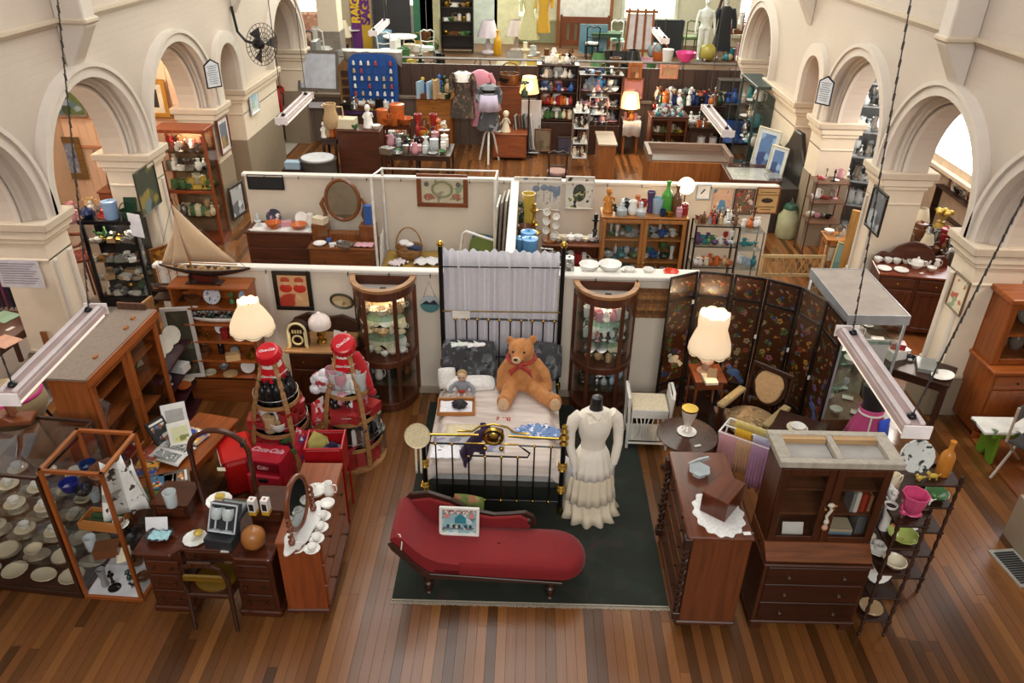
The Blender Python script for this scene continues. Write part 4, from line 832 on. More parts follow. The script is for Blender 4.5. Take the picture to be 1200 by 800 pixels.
MB().prism([(.2*cos(t),.23*sin(t) if sin(t)<0 else .2*min(1,1.2*sin(t))) for t in [2*PI*k/24 for k in range(24)]],0,.025,'y',M).build('back_frame',W_DARK,ac,bev=.006)
MB().box(-.24,.24,.285,.315,.90,.96).build('crest_rail',W_DARKX,ac,bev=.01)
tr=thing('towel_rack','white folding airer with two rails behind the chest','rack',(0,0,0))
A,B_,C_,D_=[Vector(v) for v in((1.98,6.22,0),(2.56,5.86,0),(2.14,6.45,0),(2.70,6.10,0))]
for a,b_ in((A,B_),(C_,D_)): MB().tube([a+Vector((0,0,.80)),b_+Vector((0,0,.80))],.011,8).build('rail',WHITEM,tr)
m1,m2=(A+C_)/2,(B_+D_)/2; MB().tube([m1+Vector((0,0,.80)),m2+Vector((0,0,.80))],.009,8).build('rail',WHITEM,tr)
for a,c in((A,C_),(B_,D_)):
 MB().tube([a+Vector((0,0,.80)),c+Vector((0,0,.80))],.01,8).build('end_bar',WHITEM,tr)
 MB().tube([a,c+Vector((0,0,.8))],.01,8).build('leg',WHITEM,tr); MB().tube([c,a+Vector((0,0,.8))],.01,8).build('leg',WHITEM,tr)
def hang(name,label,cat,p0,p1,zt,zf,zb,m,off=.016,fold=5,am=.012):
 p0,p1=Vector(p0),Vector(p1); u=(p1-p0); n=Vector((u.y,-u.x,0)).normalized(); rows=[]
 seq=[(off,zf+(zt-zf)*t) for t in(0,.25,.5,.75,.95)]+[(0,zt+.014)]+[(-off,zb+(zt-zb)*t) for t in(.95,.5,0)]
 for o,z in seq:
  rows.append([tuple(p0+u*(k/18)+n*(o+am*sin(fold*2*PI*k/18)*(1 if o>0 else -1)*(zt-z)/(zt-zf+.01))+Vector((0,0,z+(.025*sin(k*.7) if z==zf else 0)))) for k in range(19)])
 return tag(MB().sheet(rows).build(name,m,None,solid=.005),label,cat)
def along(a,b_,t,z=0): v=a+(b_-a)*t; return (v.x,v.y,z)
for t0,t1,zf,c,l in((.02,.28,.36,'dda3a8','dusty pink scarf hanging first on the white airer'),(.28,.5,.42,'e2b48e','peach scarf with pale fringe hanging on the white airer'),(.5,.72,.28,'d9a9d0','lilac scarf hanging lowest on the white airer'),(.72,.98,.32,'d3a6d6','pale violet scarf hanging by the bureau bookcase')):
 hang('scarf',l,'scarf',along(A,B_,t0),along(A,B_,t1),.80,zf,.6,mat(c,'fabric',.85,var=.04))
hang('scarf','yellow scarf folded over the middle rail of the airer','scarf',along(m1,m2,.18),along(m1,m2,.42),.80,.66,.62,mat('e0b62e','fabric',.85,var=.04)); hang('scarf','blue and white printed scarf on the middle rail of the airer','scarf',along(m1,m2,.45),along(m1,m2,.95),.80,.62,.62,mat('cfd6e6','spots',.85,scale=12,c2=('4a72c0','dfe4ec','7f9ad0')))
hang('scarf','pale yellow scarf on the far rail of the airer','scarf',along(C_,D_,.1),along(C_,D_,.6),.80,.66,.6,mat('e4cf7c','fabric',.85,var=.04))
hang('scarf','white scarf with grey border on the far rail of the airer','scarf',along(C_,D_,.62),along(C_,D_,.96),.80,.66,.6,mat('dfe2ea','fabric',.85,var=.04))
dt=thing('side_table','dark square table with a gilt-edged plate behind the bureau','table',(2.86,6.46,0),R(-30))
MB().box(-.25,.25,-.25,.25,.66,.69).build('top',W_DARKX,dt,bev=.006); MB().box(-.21,.21,-.21,.21,.56,.66).build('apron',W_DARKX,dt); legs(dt,[(-.2,-.2),(.2,-.2),(-.2,.2),(.2,.2)],.56,.02,W_DARK)
item('plate',.22,'cream',(2.84,6.44,.692),'cream gilt-edged plate lying on the dark square table'); item('saucer',.15,'white',(2.85,6.45,.715),'white saucer stacked on the cream gilt-edged plate')
cd=thing('chest_of_drawers','mahogany chest of drawers with barley twist corners and doily','chest of drawers',(1.36,4.98,0),R(-90))
CW,CD=1.04,.48
MB().box(-CW/2,CW/2,.02,CD,.1,1.05).build('carcass',mat('7a4222','wood',.28,scale=.8),cd,bev=.004)
MB().box(-CW/2-.02,CW/2+.02,-.025,CD+.015,1.05,1.085).build('top',mat('6b3820','woodx',.2,scale=.8),cd,bev=.01)
MB().box(-CW/2-.015,CW/2+.015,-.01,CD+.01,.07,.115).build('plinth',W_MAHX,cd,bev=.01)
zz=[(.13,.36),(.375,.585),(.6,.79),(.805,.96)]
for z0,z1 in zz: drawer(cd,-CW/2+.075,CW/2-.075,.02,z0,z1,mat('6a3a1e','woodx',.25),2,W_DARK)
for x0,x1 in((-CW/2+.075,-.01),(.01,CW/2-.075)): drawer(cd,x0,x1,.02,.97,1.035,mat('6a3a1e','woodx',.25),1,W_DARK)
for s in(-1,1):
 x=s*(CW/2-.03); b=MB()
 for ph in(0,PI): b.tube([(x+.016*cos(t*9+ph),-.012+.016*sin(t*9+ph),.2+.72*t/4) for t in [4*k/40 for k in range(41)]],.017,6)
 b.build('barley_twist',W_DARK,cd)
 for z0,z1 in((.12,.2),(.92,1.04)): MB().box(x-.035,x+.035,-.045,.02,z0,z1).build('corner_block',W_DARK,cd,bev=.006)
legs(cd,[(-CW/2+.06,.03),(CW/2-.06,.03),(-CW/2+.06,CD-.06),(CW/2-.06,CD-.06)],.07,.04,W_DARK,'bun')
o=MB().prism([((.2+.012*cos(14*t))*cos(t)*1.0,(.27+.012*cos(14*t))*sin(t)) for t in [2*PI*k/84 for k in range(84)]],0,.006).build('doily',mat('eeece8','fabric',.9),None,(1.62,4.72,1.086),R(2)); tag(o,'white crochet doily under the wooden box on the chest','doily')
wb=thing('wooden_box','dark wooden tabletop box with a brass knob on doily','box',(1.655,4.80,1.093),R(-38))
MB().box(-.11,.11,-.16,.16,0,.17).build('body',mat('5a2a18','wood',.25),wb,bev=.004); MB().box(-.115,.115,-.165,.165,.172,.2).build('lid',mat('6e3820','woody',.22),wb,bev=.006); k=MB().lathe([(.0,0),(.014,.004),(.012,.014),(0,.018)],8,M=Matrix.Translation((-.11,.0,.12))@Matrix.Rotation(R(-90),4,'Y')).build('knob',BRASS,wb); MB().cb((-.114,-.03,.09),(.004,.05,.02)).build('price_tag',mat('efe6d6','plain',.7),wb)
gd=thing('glass_dish','cut glass hexagonal dish with lid on the chest of drawers','dish',(1.55,5.2,1.086),R(20))
MB().lathe([(.06,0),(.065,.02),(.1,.06),(.095,.065),(.05,.02),(0,.018)],6,smooth=False).build('bowl',crystal(),gd); MB().lathe([(.11,0),(.1,.015),(.0,.02)],6,smooth=False,M=Matrix.Translation((.05,.09,.06))@Matrix.Rotation(R(-55),4,'X')).build('lid',crystal(),gd)
item('tag',.06,'white',(1.80,4.50,1.087),'white price tag at the corner of the chest top',.1)
bb=thing('bureau_bookcase','dark bureau bookcase with two glazed doors over three drawers','cabinet',(2.43,4.50,0),R(.6))
WB=.86; M_bk=mat('4b2715','wood',.28); M_bkx=mat('4b2715','woodx',.28)
MB().box(-WB/2,WB/2,.0,.46,.1,.80).build('lower_carcass',M_bk,bb,bev=.004)
for z0,z1 in((.13,.34),(.355,.55),(.565,.74)): drawer(bb,-WB/2+.03,WB/2-.03,0,z0,z1,mat('3a1c10','woodx',.3),2,mat('8a8078','plain',.3,.8))
MB().prism([(0,.80),(.0,.76),(.46,.76),(.46,.90),(.12,.90)],-WB/2,WB/2,'x').build('sloped_fall',mat('7a4526','woodx',.22),bb,bev=.004)
MB().box(-WB/2-.015,WB/2+.015,-.02,.47,.745,.775).build('moulding',M_bkx,bb,bev=.01); MB().box(-WB/2-.015,WB/2+.015,-.02,.47,.085,.115).build('base_moulding',M_bkx,bb,bev=.01)
for x in(-WB/2+.05,WB/2-.05):
 for y in(.03,.42): MB().box(x-.05,x+.05,y-.03,y+.03,0,.09).build('bracket_foot',M_bk,bb,bev=.004)
u0=.13
for s in(-1,1): MB().box(s*(WB/2-.02)-.015,s*(WB/2-.02)+.015,u0,.45,.90,1.66).build('side_panel',M_bk,bb)
MB().box(-WB/2+.03,WB/2-.03,.44,.455,.90,1.66).build('back_panel',M_bkx,bb); MB().box(-.012,.012,u0+.03,.44,.90,1.66).build('divider',M_bk,bb)
for z in(.905,1.15,1.40,1.64): MB().box(-WB/2+.035,WB/2-.035,u0+.04,.44,z,z+.018).build('shelf',mat('6a3f28','woodx',.35),bb)
for s in(-1,1): glazed_door(bb,(-WB/2+.01) if s<0 else .003,-.003 if s<0 else WB/2-.01,u0,.91,1.655,M_bk,.06,kn=s*.03)
MB().box(-WB/2-.005,WB/2+.005,u0-.03,.46,1.655,1.70).build('cornice',M_bkx,bb,bev=.012)
TF=mat('a59d90','wood',.8,c2='948b7e')
for x0,x1,y0,y1 in((-WB/2-.04,WB/2+.04,u0-.06,u0+.0),(-WB/2-.04,WB/2+.04,.42,.48),(-WB/2-.04,-WB/2+.06,u0,.42),(WB/2-.06,WB/2+.04,u0,.42),(-.025,.025,u0,.42)): MB().box(x0,x1,y0,y1,1.70,1.755).build('top_frame',TF,bb,bev=.004)
for x0,x1 in((-.37,-.03),(.03,.37)): MB().box(x0,x1,u0,.42,1.70,1.705).build('dust_board',mat('a5a09a','plain',.8),bb); MB().box(x0,x1,.37,.42,1.705,1.75).build('glue_block',mat('b08d62','woodx',.7),bb)
for k,(c,h) in enumerate((('8a8f90',.19),('d8d4c8',.2),('8a2a20',.17),('a03a28',.18),('7a2018',.17),('b09060',.16))): item('upright_book',h,c,(2.66+k*.028,4.76,1.17),['grey','white','dark red','bright red','maroon','buff'][k]+' book upright on the middle shelf of bureau bookcase',R(.6),'books in the bureau bookcase')
for k,(c,n) in enumerate((('7a9ab0','blue'),('c8b89a','buff'))): item('book',.2,c,(2.62,4.76,.925+.031*k),f'{n} book lying flat on the bottom shelf of bureau bookcase',R(88),'books in the bureau bookcase')
for k in range(3): item('upright_book',.18,'6a6c70',(2.76+k*.022,4.77,.925),['first','second','third'][k]+' grey book upright beside flat books in the bureau bookcase',0,'books in the bureau bookcase')
cd_=MB().box(-.085,.085,-.002,.002,0,.12).build('white_card',mat('e9e6e0','plain',.7),None,(2.23,4.66,.925),R(1)); cd_.rotation_euler=(R(-20),0,R(1)); tag(cd_,'white printed card inside left door of bureau bookcase','card')
ph=thing('wooden_goose','small pale wooden goose head hook hung on bureau doors','ornament',(2.43,4.58,1.10))
MB().tube([(0,0,.22),(.015,0,.18),(-.01,0,.12),(0,0,.08)],.012,7).ell((.0,-.005,.235),(.03,.02,.022),8,6).ell((0,0,.06),(.022,.018,.03),8,6).build('body',mat('d9cfc0','plain',.6),ph); MB().ell((0,0,.0),(.026,.02,.03),8,6).build('weight',mat('c89a80','plain',.6),ph); MB().ell((.028,-.01,.235),(.02,.01,.01),6,5).build('beak',W_PINE,ph)
wn=thing('whatnot_stand','dark L-shaped whatnot with china beside the bureau bookcase','stand',(2.90,4.44,0))
Lp=lambda i: [(i,i-.0),(.25-i,i),(.25-i,.46+i),(.28,.49),(.31,.49+i-.0),(.74-i,.49+i),(.74-i,.75-i),(i,.75-i)]
TZ=[.20,.47,.75,1.03,1.27]
for z in TZ:
 MB().prism(Lp(.0),z-.02,z).build('tier',W_DARKX,wn,bev=.004); MB().prism([(0,.735),(.74,.735),(.74,.75),(0,.75)],z,z+.03).build('gallery_rail',W_DARKX,wn)
for x,y in((.02,.02),(.23,.02),(.72,.51),(.72,.73),(.02,.73)):
 for z0,z1 in zip([0]+TZ[:-1],TZ):
  h=z1-z0-.02; q=.0 if z0==0 else 0
  MB().lathe([(.012,0),(.016,.03),(.010,h*.2),(.018,h*.45),(.010,h*.7),(.02,h*.85),(.016,h)],8,c=(x,y,z0)).build('turned_post',W_DARK,wn)
 MB().lathe([(.014,0),(.022,.03),(.012,.05),(.018,.08),(0,.1)],8,c=(x,y,1.27)).build('finial',W_DARK,wn)
 MB().ell((x,y,.012),.014,8,6).build('castor',BLACKM,wn)
WX,WY=2.90,4.44
pl='of the dark whatnot'
row([('standing_plate',.30,mat('d9dedb','spots',.25,scale=26,c2=('d9dedb','4a4a40','c8d4d4','d9dedb','2a3a34')),(WX+.40,WY+.66,1.27),R(0))],'on the top tier '+pl,'china on the whatnot')
row([('bottle',.34,'amber',(WX+.63,WY+.64,1.27)),('animal_figurine',.11,'yellow',(WX+.52,WY+.57,1.27),0),('bird_figurine',.09,'yellow',(WX+.40,WY+.55,1.27),0),('figurine',.22,'cream',(WX+.10,WY+.52,1.27)),('jug',.16,'cream',(WX+.12,WY+.42,1.27)),('vase',.2,'turquoise',(WX+.08,WY+.66,1.27)),('bird_figurine',.2,'white',(WX+.07,WY+.3,1.27),1.3)],'on the top tier '+pl,'china on the whatnot')
row([('bowl',.17,'purple',(WX+.42,WY+.6,1.03)),('cup',.09,'white',(WX+.38,WY+.54,1.03)),('animal_figurine',.13,'white',(WX+.52,WY+.55,1.03)),('shell',.2,'green',(WX+.64,WY+.62,1.03)),('tray',.2,'grey',(WX+.28,WY+.64,1.03)),('bottle',.14,'blue',(WX+.07,WY+.3,1.03)),('tall_vase',.26,'white',(WX+.04,WY+.22,1.03))],'on the second tier '+pl,'china on the whatnot')
pb=thing('pink_basket_vase','glossy pink ribbed pottery basket on the whatnot','vase',(WX+.14,WY+.12,1.27))
b=MB(); b.lathe([(.05,.05),(.075,.09),(.09,.15),(.1,.22),(.09,.22),(.07,.12),(0,.1)],16,ruf=.04); b.build('bowl',mat('d0527e','plain',.15),pb); MB().ell((.03,0,.02),(.07,.045,.02),8,6).ell((-.05,0,.035),(.035,.03,.035),8,6).tube([(-.06,0,.04),(-.08,0,.1),(-.07,0,.15)],.014,6).build('foot',mat('d0527e','plain',.15),pb)
row([('dish',.24,mat('b4c26a','spots',.25,scale=14,c2=('b4c26a','a8be60','c2442a')),(WX+.15,WY+.12,1.03)),('bowl',.16,'dark_green',(WX+.35,WY+.6,.75)),('bird_figurine',.12,'yellow',(WX+.28,WY+.55,.75)),('cup',.1,'clear',(WX+.38,WY+.66,.75)),('tag',.06,'white',(WX+.5,WY+.53,.75)),('shell',.13,'cream',(WX+.05,WY+.4,.75)),('cup',.09,'white',(WX+.06,WY+.3,.75))],'on the middle tier '+pl,'china on the whatnot')
row([('saucer',.19,'white',(WX+.08,WY+.26,.75)),('cup',.1,'white',(WX+.08,WY+.26,.767)),('shell',.19,'cream',(WX+.15,WY+.1,.75)),('jug',.14,'grey',(WX+.45,WY+.6,.47)),('bowl',.13,'clear',(WX+.36,WY+.58,.47)),('figurine',.15,'white',(WX+.06,WY+.5,.47))],'on the fourth tier '+pl,'china on the whatnot')
row([('standing_plate',.22,'white',(WX+.12,WY+.18,.47),0),('plate',.2,'tan',(WX+.12,WY+.14,.20)),('vase',.16,'cream',(WX+.45,WY+.62,.20)),('bowl',.14,'brown',(WX+.6,WY+.62,.2))],'on the lowest tier '+pl,'china on the whatnot')
gs=thing('glass_showcase','tall metal framed glass showcase with grey lid behind the screen','display case',(3.62,6.98,0),R(1.5))
AL=mat('b9bec4','plain',.35,.4); W2,D2,H2=.31,1.12,1.74
MB().box(-W2,W2,0,D2,H2,H2+.012).build('lid',mat('a1948a','plain',.6),gs)
for x0,x1,y0,y1 in((-W2-.012,W2+.012,-.012,0),(-W2-.012,W2+.012,D2,D2+.012),(-W2-.012,-W2,0,D2),(W2,W2+.012,0,D2)): MB().box(x0,x1,y0,y1,H2-.09,H2+.018).build('head_rail',AL,gs)
MB().box(-W2,W2,0,D2,0,.45).build('base_cabinet',mat('7c5a42','wood',.5),gs,bev=.004)
for x in(-W2+.012,W2-.012):
 for y in(.012,D2-.012): MB().box(x-.012,x+.012,y-.012,y+.012,.45,H2).build('corner_post',AL,gs)
for x in(-W2+.004,W2-.004): MB().box(x-.003,x+.003,.02,D2-.02,.46,H2-.09).build('glass_pane',GL,gs)
for y in(.004,D2-.004): MB().box(-W2+.02,W2-.02,y-.003,y+.003,.46,H2-.09).build('glass_pane',GL,gs)
for z in(.78,1.1,1.4): MB().box(-W2+.01,W2-.01,.02,D2-.02,z,z+.008).build('glass_shelf',glass('dcebe4',.3),gs)
for z,w in((.455,'bottom'),(.79,'lower'),(1.11,'middle'),(1.41,'upper')):
 for q in range(2): clutter((3.42,7.1+.5*q,z),(3.84,7.1+.5*q,z),5,['bowl','goblet','plate','jug','vase','tray'],['silver','silver','clear','white'],.1,.17,f'on the {w} shelf of glass showcase, '+('near' if q==0 else 'far')+' end','silver and glass in the showcase',.3,2)
tag(MB().cb((3.72,7.06,1.28),(.26,.004,.3)).build('paper_sheet',mat('eceae8','plain',.7)),'white printed sheet fixed inside the front of glass showcase','paper')
lamp('showcase_light',(3.6,7.5,1.6),22,(1,.9,.75),.04)
bu=thing('dressed_bust','black bust wearing a pink skirt with rope tie and blue panel','mannequin',(3.60,6.55,0),R(-8))
b=MB(); loft(b,[(0,0,.88,.1,.08),(0,0,.98,.11,.09),(0,0,1.08,.14,.1),(0,0,1.18,.15,.09),(0,0,1.24,.06,.05),(0,0,1.32,.05,.045)],20); b.build('torso',mat('1b1a1d','fabric',.5),bu)
b=MB(); loft(b,[(0,0,.92,.125,.1),(0,0,.86,.11,.095,.03,9,0),(0,0,.72,.16,.14,.05,9,.2),(0,0,.45,.22,.19,.07,9,.4)],54,False); b.build('skirt',mat('c2487e','fabric',.8,var=.04),bu,solid=.006)
MB().tube([(.118*cos(t),.1*sin(t)-.004,.86) for t in [2*PI*k/20 for k in range(20)]],.012,6,closed=True).tube([(-.02,-.11,.86),(-.03,-.15,.72),(-.02,-.17,.62)],.01,5).build('rope_tie',mat('e6e2dc','fabric',.9),bu)
MB().sheet([[(.06+.03*k+.02*i*.3,-.125-.035*i+.02*k,.84-.12*i) for k in range(5)] for i in range(4)]).build('blue_panel',mat('1c48c8','fabric',.7,var=.03),bu,solid=.008)
MB().lathe([(.16,0),(.16,.015),(.02,.03),(.015,.9)],14).build('stand',BLACKM,bu)
def batten(a,b_,label,up=6.9,chain=True,w=.17,lean=None):
 a,b_=Vector(a),Vector(b_); u=b_-a; L=u.length; an=math.atan2(u.y,u.x)-PI/2
 rt=thing('fluorescent_light',label,'light',(a+b_)/2,an)
 Pl=mat('a8908c','plain',.4); LTm=mat('efe6e4','plain',.3)
 MB().prism([(-w/2,.0),(w/2,.0),(w*.42,.035),(w*.1,.05),(-w*.1,.05),(-w*.42,.035)],-L/2,L/2,'y').build('body',Pl,rt,bev=.004)
 for x in(-w*.26,w*.26): MB().box(x-w*.1,x+w*.1,-L/2+.03,L/2-.03,.036,.062).build('channel_cover',mat('cfc2c2','plain',.35),rt,bev=.006)
 for y in(-L/2-.006,L/2+.006): MB().box(-w/2,w/2,y-.006,y+.006,-.03,.06).build('end_cap',LTm,rt)
 for x in(-w*.28,w*.28): MB().tube([(x,-L/2+.02,-.028),(x,L/2-.02,-.028)],.018,8).build('tube',emit('fff4e4',.6),rt)
 for y in(-L*.42,L*.42):
  b=MB(); n=int((up-(a.z))/.05); lx=0
  if lean and (y>0 or lean[0]>600):
   e=(a+b_)/2; q=pY(*(lean if y>0 else (1200,235)),e.y+y); lx=(q.x-e.x)/(q.z-e.z)
  if chain:
   for k in range(n):
    z=.06+k*.05; h=lx*z; b.add([(h-.008,y,z),(h+.008,y,z),(h+.008,y,z+.045),(h-.008,y,z+.045)] if k%2 else [(h,y-.008,z),(h,y+.008,z),(h,y+.008,z+.045),(h,y-.008,z+.045)],[(0,1,2,3)])
   b.tube([(0,y,.05),(lx*(up-a.z),y,up-a.z)],.0045,4)
  else: b.tube([(0,y,.05),(0,y,up-a.z)],.006,4)
  c=b.build('hanging_chain',mat('5a5654','plain',.4,.7),rt); c['kind']='stuff' if chain else 'thing'
  MB().ell((0,y,.06),(.03,.03,.025),8,6).build('hook_cap',BLACKM,rt)
 return rt
batten(pz(8,470,2.62),pz(113,364,2.62),'twin fluorescent batten on chains above the tall oak bookcase',lean=(70,0))
batten(pz(1073,508,2.62),pz(992,390,2.62),'twin fluorescent batten on chains above the glass showcase',lean=(1066,0))
batten(pz(330,143,2.9),pz(361,113,2.9),'fluorescent batten hanging above the aisle before the stage',w=.16,chain=False)
batten(pz(853,158,2.6),pz(828,127,2.6),'fluorescent batten hanging above the dark counter before the stage',w=.18,chain=False)
batten(pz(437,40,3.2),pz(452,26,3.2),'fluorescent batten hanging over the stage beside the banner',w=.16,chain=False)
batten(pz(779,49,3.2),pz(768,36,3.2),'fluorescent batten hanging over the stage beside the striped easel',w=.16,chain=False)
# ================================================================ left of the bed: bookcases, cases, desk, bottle shaped stands
M_oak=mat('a05524','wood',.35); M_oakx=mat('a05524','woodx',.35)
ob=thing('glazed_bookcase','orange oak bookcase with two tall glazed doors under the batten','bookcase',(-3.86,6.24,0),R(88))
OW,OD,OH=1.28,.36,1.62
cabinet_shell(ob,OW,OD,.42,OH-.03,M_oak,(.72,1.0,1.3),.03,mx=M_oakx)
MB().box(-OW/2-.02,OW/2+.02,-.03,OD+.01,0,.42).build('base_cupboard',M_oak,ob,bev=.006)
for x0,x1,kx in((-OW/2+.01,-.004,-.04),(.004,OW/2-.01,.04)):
 glazed_door(ob,x0,x1,0,.45,OH-.06,M_oak,.075,kn=kx); panel_door(ob,x0,x1,-.03,.05,.40,M_oak)
MB().box(-OW/2-.03,OW/2+.03,-.035,OD+.015,OH,OH+.02).build('dusty_top',mat('8c7a6b','fabric',.85,var=.1),ob)
MB().box(-OW/2-.03,OW/2+.03,-.045,-.02,OH-.08,OH+.02).build('cornice',M_oakx,ob,bev=.008)
MB().box(OW/2-.0,OW/2+.03,.06,OD,OH+.02,OH+.09).build('back_gallery',mat('6d4a36','wood',.5),ob)
for x,y in((-.3,.08),(.25,.07),(.45,.1)): MB().cb((x,y,OH+.03),(.05,.03,.02)).build('loose_block',W_PINE,ob)
MB().cb((-.25,-.024,.62),(.06,.004,.03)).build('price_tag',mat('ece6da','plain',.7),ob)
item('upright_book',.2,'grey',(-3.95,6.35,.72),'grey book standing on lower shelf behind the oak glazed doors',R(20))
tag(MB().box(-.36,.36,-.015,.015,0,1.42).build('wall_panel',mat('a97a4c','woody',.6),None,(-4.27,7.28,0),R(82)),'bare pine board standing behind the plates on the low shelf','board')
pm=picture('framed_mirror','narrow white framed mirror standing left of the open bookcase','mirror',(-3.97,7.62,.82),.34,.95,R(12),mat('c9c2ba','plain',.5),mat('6d6a58','plain',.12,.6),.05)
sb=thing('open_bookcase','open oak bookcase of five shelves with model ship on top','bookcase',(-3.56,7.62,0),R(0))
SW,SD,SH=.88,.28,1.52
cabinet_shell(sb,SW,SD,0,SH,M_oak,(),.025,mx=M_oakx)
SZ=[.34,.58,.84,1.07,1.28]
for z in SZ: MB().box(-SW/2+.025,SW/2-.025,.0,SD-.014,z-.022,z).build('shelf',M_oakx,sb,bev=.003)
MB().box(-SW/2+.02,SW/2-.02,-.0,.012,.0,.34).build('lower_panel',mat('8a4a20','woodx',.35),sb)
SX,SY=-3.56,7.62; pl='of the open bookcase'
row([('trinket_box',.14,'brown',(SX-.26,SY+.15,1.28)),('standing_plate',.2,mat('c8ccd4','spots',.25,scale=30,c2=('dfe2e8','46527a','c8ccd4')),(SX-.02,SY+.12,1.28),0),('flower_vase',.15,'green',(SX+.2,SY+.14,1.28)),('standing_plate',.18,'pale_blue',(SX+.37,SY+.16,1.28),.7),('tag',.06,'white',(SX-.2,SY+.04,1.28))],'on top shelf '+pl,'goods on the open bookcase')
bo=thing('serving_boat','long white boat shaped dish filled with dark stones','dish',(SX+.02,SY+.12,1.07))
b=MB(); loft(b,[(0,0,.0,.25,.06),(0,0,.03,.32,.085),(0,0,.07,.38,.10)],24,False); b.build('hull',mat('e8dfd4','plain',.3),bo,solid=.012); b=MB(); b.box(-.2,.2,-.05,.05,0,.012).build('keel',mat('e8dfd4','plain',.3),bo)
for k in range(22):
 a=k*2.4; o=item('bowl',.07,['black','brown','grey','dark_green'][k%4],(SX+.02+.3*((k%11)/10-.5)*1.7,SY+.12+.05*((k%3)-1),1.115),f"{['black','brown','grey','dark green'][k%4]} polished stone, number {nth(k+1)} along the white boat dish",a,'stones in the boat dish','stone',scale=(1,.8,1.1))
 o['category']='stone'
row([('standing_plate',.16,'white',(SX-.02,SY+.2,.84),0),('cup',.07,'gold',(SX-.28,SY+.1,.84)),('cup',.07,'gold',(SX-.2,SY+.12,.84)),('cup',.06,'gold',(SX-.12,SY+.07,.84)),('candlestick',.1,'gold',(SX-.3,SY+.2,.84)),('tumbler',.13,'red',(SX+.06,SY+.09,.84)),('vase',.15,'clear',(SX+.19,SY+.1,.84)),('vase',.15,'clear',(SX+.25,SY+.08,.84)),('basket',.12,'gold',(SX+.36,SY+.1,.84))],'on third shelf '+pl,'goods on the open bookcase')
row([('basket',.16,'brown',(SX-.25,SY+.12,.58)),('bottle',.2,'black',(SX-.06,SY+.18,.58)),('mantel_clock',.14,'grey',(SX+.12,SY+.14,.58)),('box',.16,'tan',(SX+.12,SY+.06,.58)),('dish',.15,'gold',(SX+.33,SY+.1,.58)),('jar',.1,'gold',(SX+.33,SY+.14,.58))],'on fourth shelf '+pl,'goods on the open bookcase')
row([('plate',.16,'cream',(SX-.22,SY+.1,.34)),('plate',.18,'tan',(SX+.04,SY+.08,.34)),('bowl',.12,'grey',(SX-.08,SY+.2,.34)),('standing_plate',.17,'white',(SX+.24,SY+.14,.34),.2)],'on lowest shelf '+pl,'goods on the open bookcase')
ms=thing('model_yacht','large wooden model yacht with cream sails on the open bookcase','model ship',(-3.62,7.74,1.552),R(-2))
M_hull=mat('2a1c18','wood',.35); M_sail=mat('d2b491','fabric',.9,var=.04)
b=MB(); vs=[];fs=[]; n=13
for i in range(n):
 u=i/(n-1)*2-1; x=.52*u+.03; wv=max(.004,.075*(1-abs(u)**2.2)); zt=.18+.03*u*u; zb=zt-.02-.085*(1-abs(u)**1.6)
 vs+=[(x,-wv,zt),(x,-wv*.8,(zt+zb)/2),(x,0,zb),(x,wv*.8,(zt+zb)/2),(x,wv,zt)]
for i in range(n-1):
 for j in range(4): fs.append((i*5+j,(i+1)*5+j,(i+1)*5+j+1,i*5+j+1))
b.add(vs,fs,True); b.build('hull',M_hull,ms,solid=.006)
b=MB(); b.add([(v[0],v[1]*.97,v[2]-.006) for i in range(n) for v in (vs[i*5],vs[i*5+4])],[(2*i,2*i+2,2*i+3,2*i+1) for i in range(n-1)]); b.build('deck',mat('a8825a','woodx',.5),ms)
MB().prism([(-.16,.1),(.14,.1),(.07,.0),(-.08,.0)],-.01,.01,'y').build('keel',mat('5a1c14','plain',.4),ms); MB().box(-.2,.2,-.07,.07,-.0,.014).box(-.16,-.14,-.05,.05,.0,.1).box(.12,.14,-.05,.05,.0,.1).build('cradle',W_DARK,ms)
MB().tube([(-.12,0,.17),(-.2,0,.95)],[.012,.006],8).build('mast',W_PINE,ms); MB().tube([(-.12,-.0,.24),(.42,-.03,.25)],.007,6).build('boom',W_PINE,ms)
def sail(name,a,b_,c,bulge):
 a,b_,c=Vector(a),Vector(b_),Vector(c); rows=[]
 for i in range(7):
  r=[]
  for j in range(7):
   u=i/6; v=j/6; p=a.lerp(b_,u).lerp(a.lerp(c,u),v) if False else (a*(1-u)+(b_*(1-v)+c*v)*u); p=p+Vector((0,-bulge*sin(PI*u)*sin(PI*(v*.8+.1)),0)); r.append(tuple(p))
  rows.append(r)
 MB().sheet(rows).build(name,M_sail,ms,solid=.003)
sail('main_sail',(-.195,0,.92),(-.125,0,.26),(.42,-.03,.27),.06); sail('fore_sail',(-.19,0,.82),(-.13,-.01,.24),(-.32,-.02,.22),.03); sail('jib',(-.185,0,.72),(-.33,-.01,.22),(-.46,-.01,.21),.03)
for k in range(9): MB().cb((-.3+.075*k,.0,.195),(.035,.03,.02)).build('deck_fitting',mat(['6a4a30','c0a070','3a2a20'][k%3],'plain',.5),ms)
for p in((-.5,0,.2),(.5,0,.21)): MB().tube([(-.198,0,.92),p],.0025,4).build('stay',W_DARK,ms)
sm=thing('small_model_ship','small bare masted wooden ship at the partition end','model ship',(-4.1,7.85,1.36),R(5))
b=MB(); vs=[];
for i in range(9):
 u=i/8*2-1; x=.2*u; wv=max(.006,.05*(1-abs(u)**2.4)); zt=.09+.03*u*u
 vs+=[(x,-wv,zt),(x,-wv*.7,.03),(x,0,.0+.02*u*u),(x,wv*.7,.03),(x,wv,zt)]
b.add(vs,[(i*5+j,(i+1)*5+j,(i+1)*5+j+1,i*5+j+1) for i in range(8) for j in range(4)],True); b.build('hull',W_DARK,sm,solid=.005); MB().box(-.17,.17,-.03,.03,.06,.07).build('deck',W_PINEX,sm)
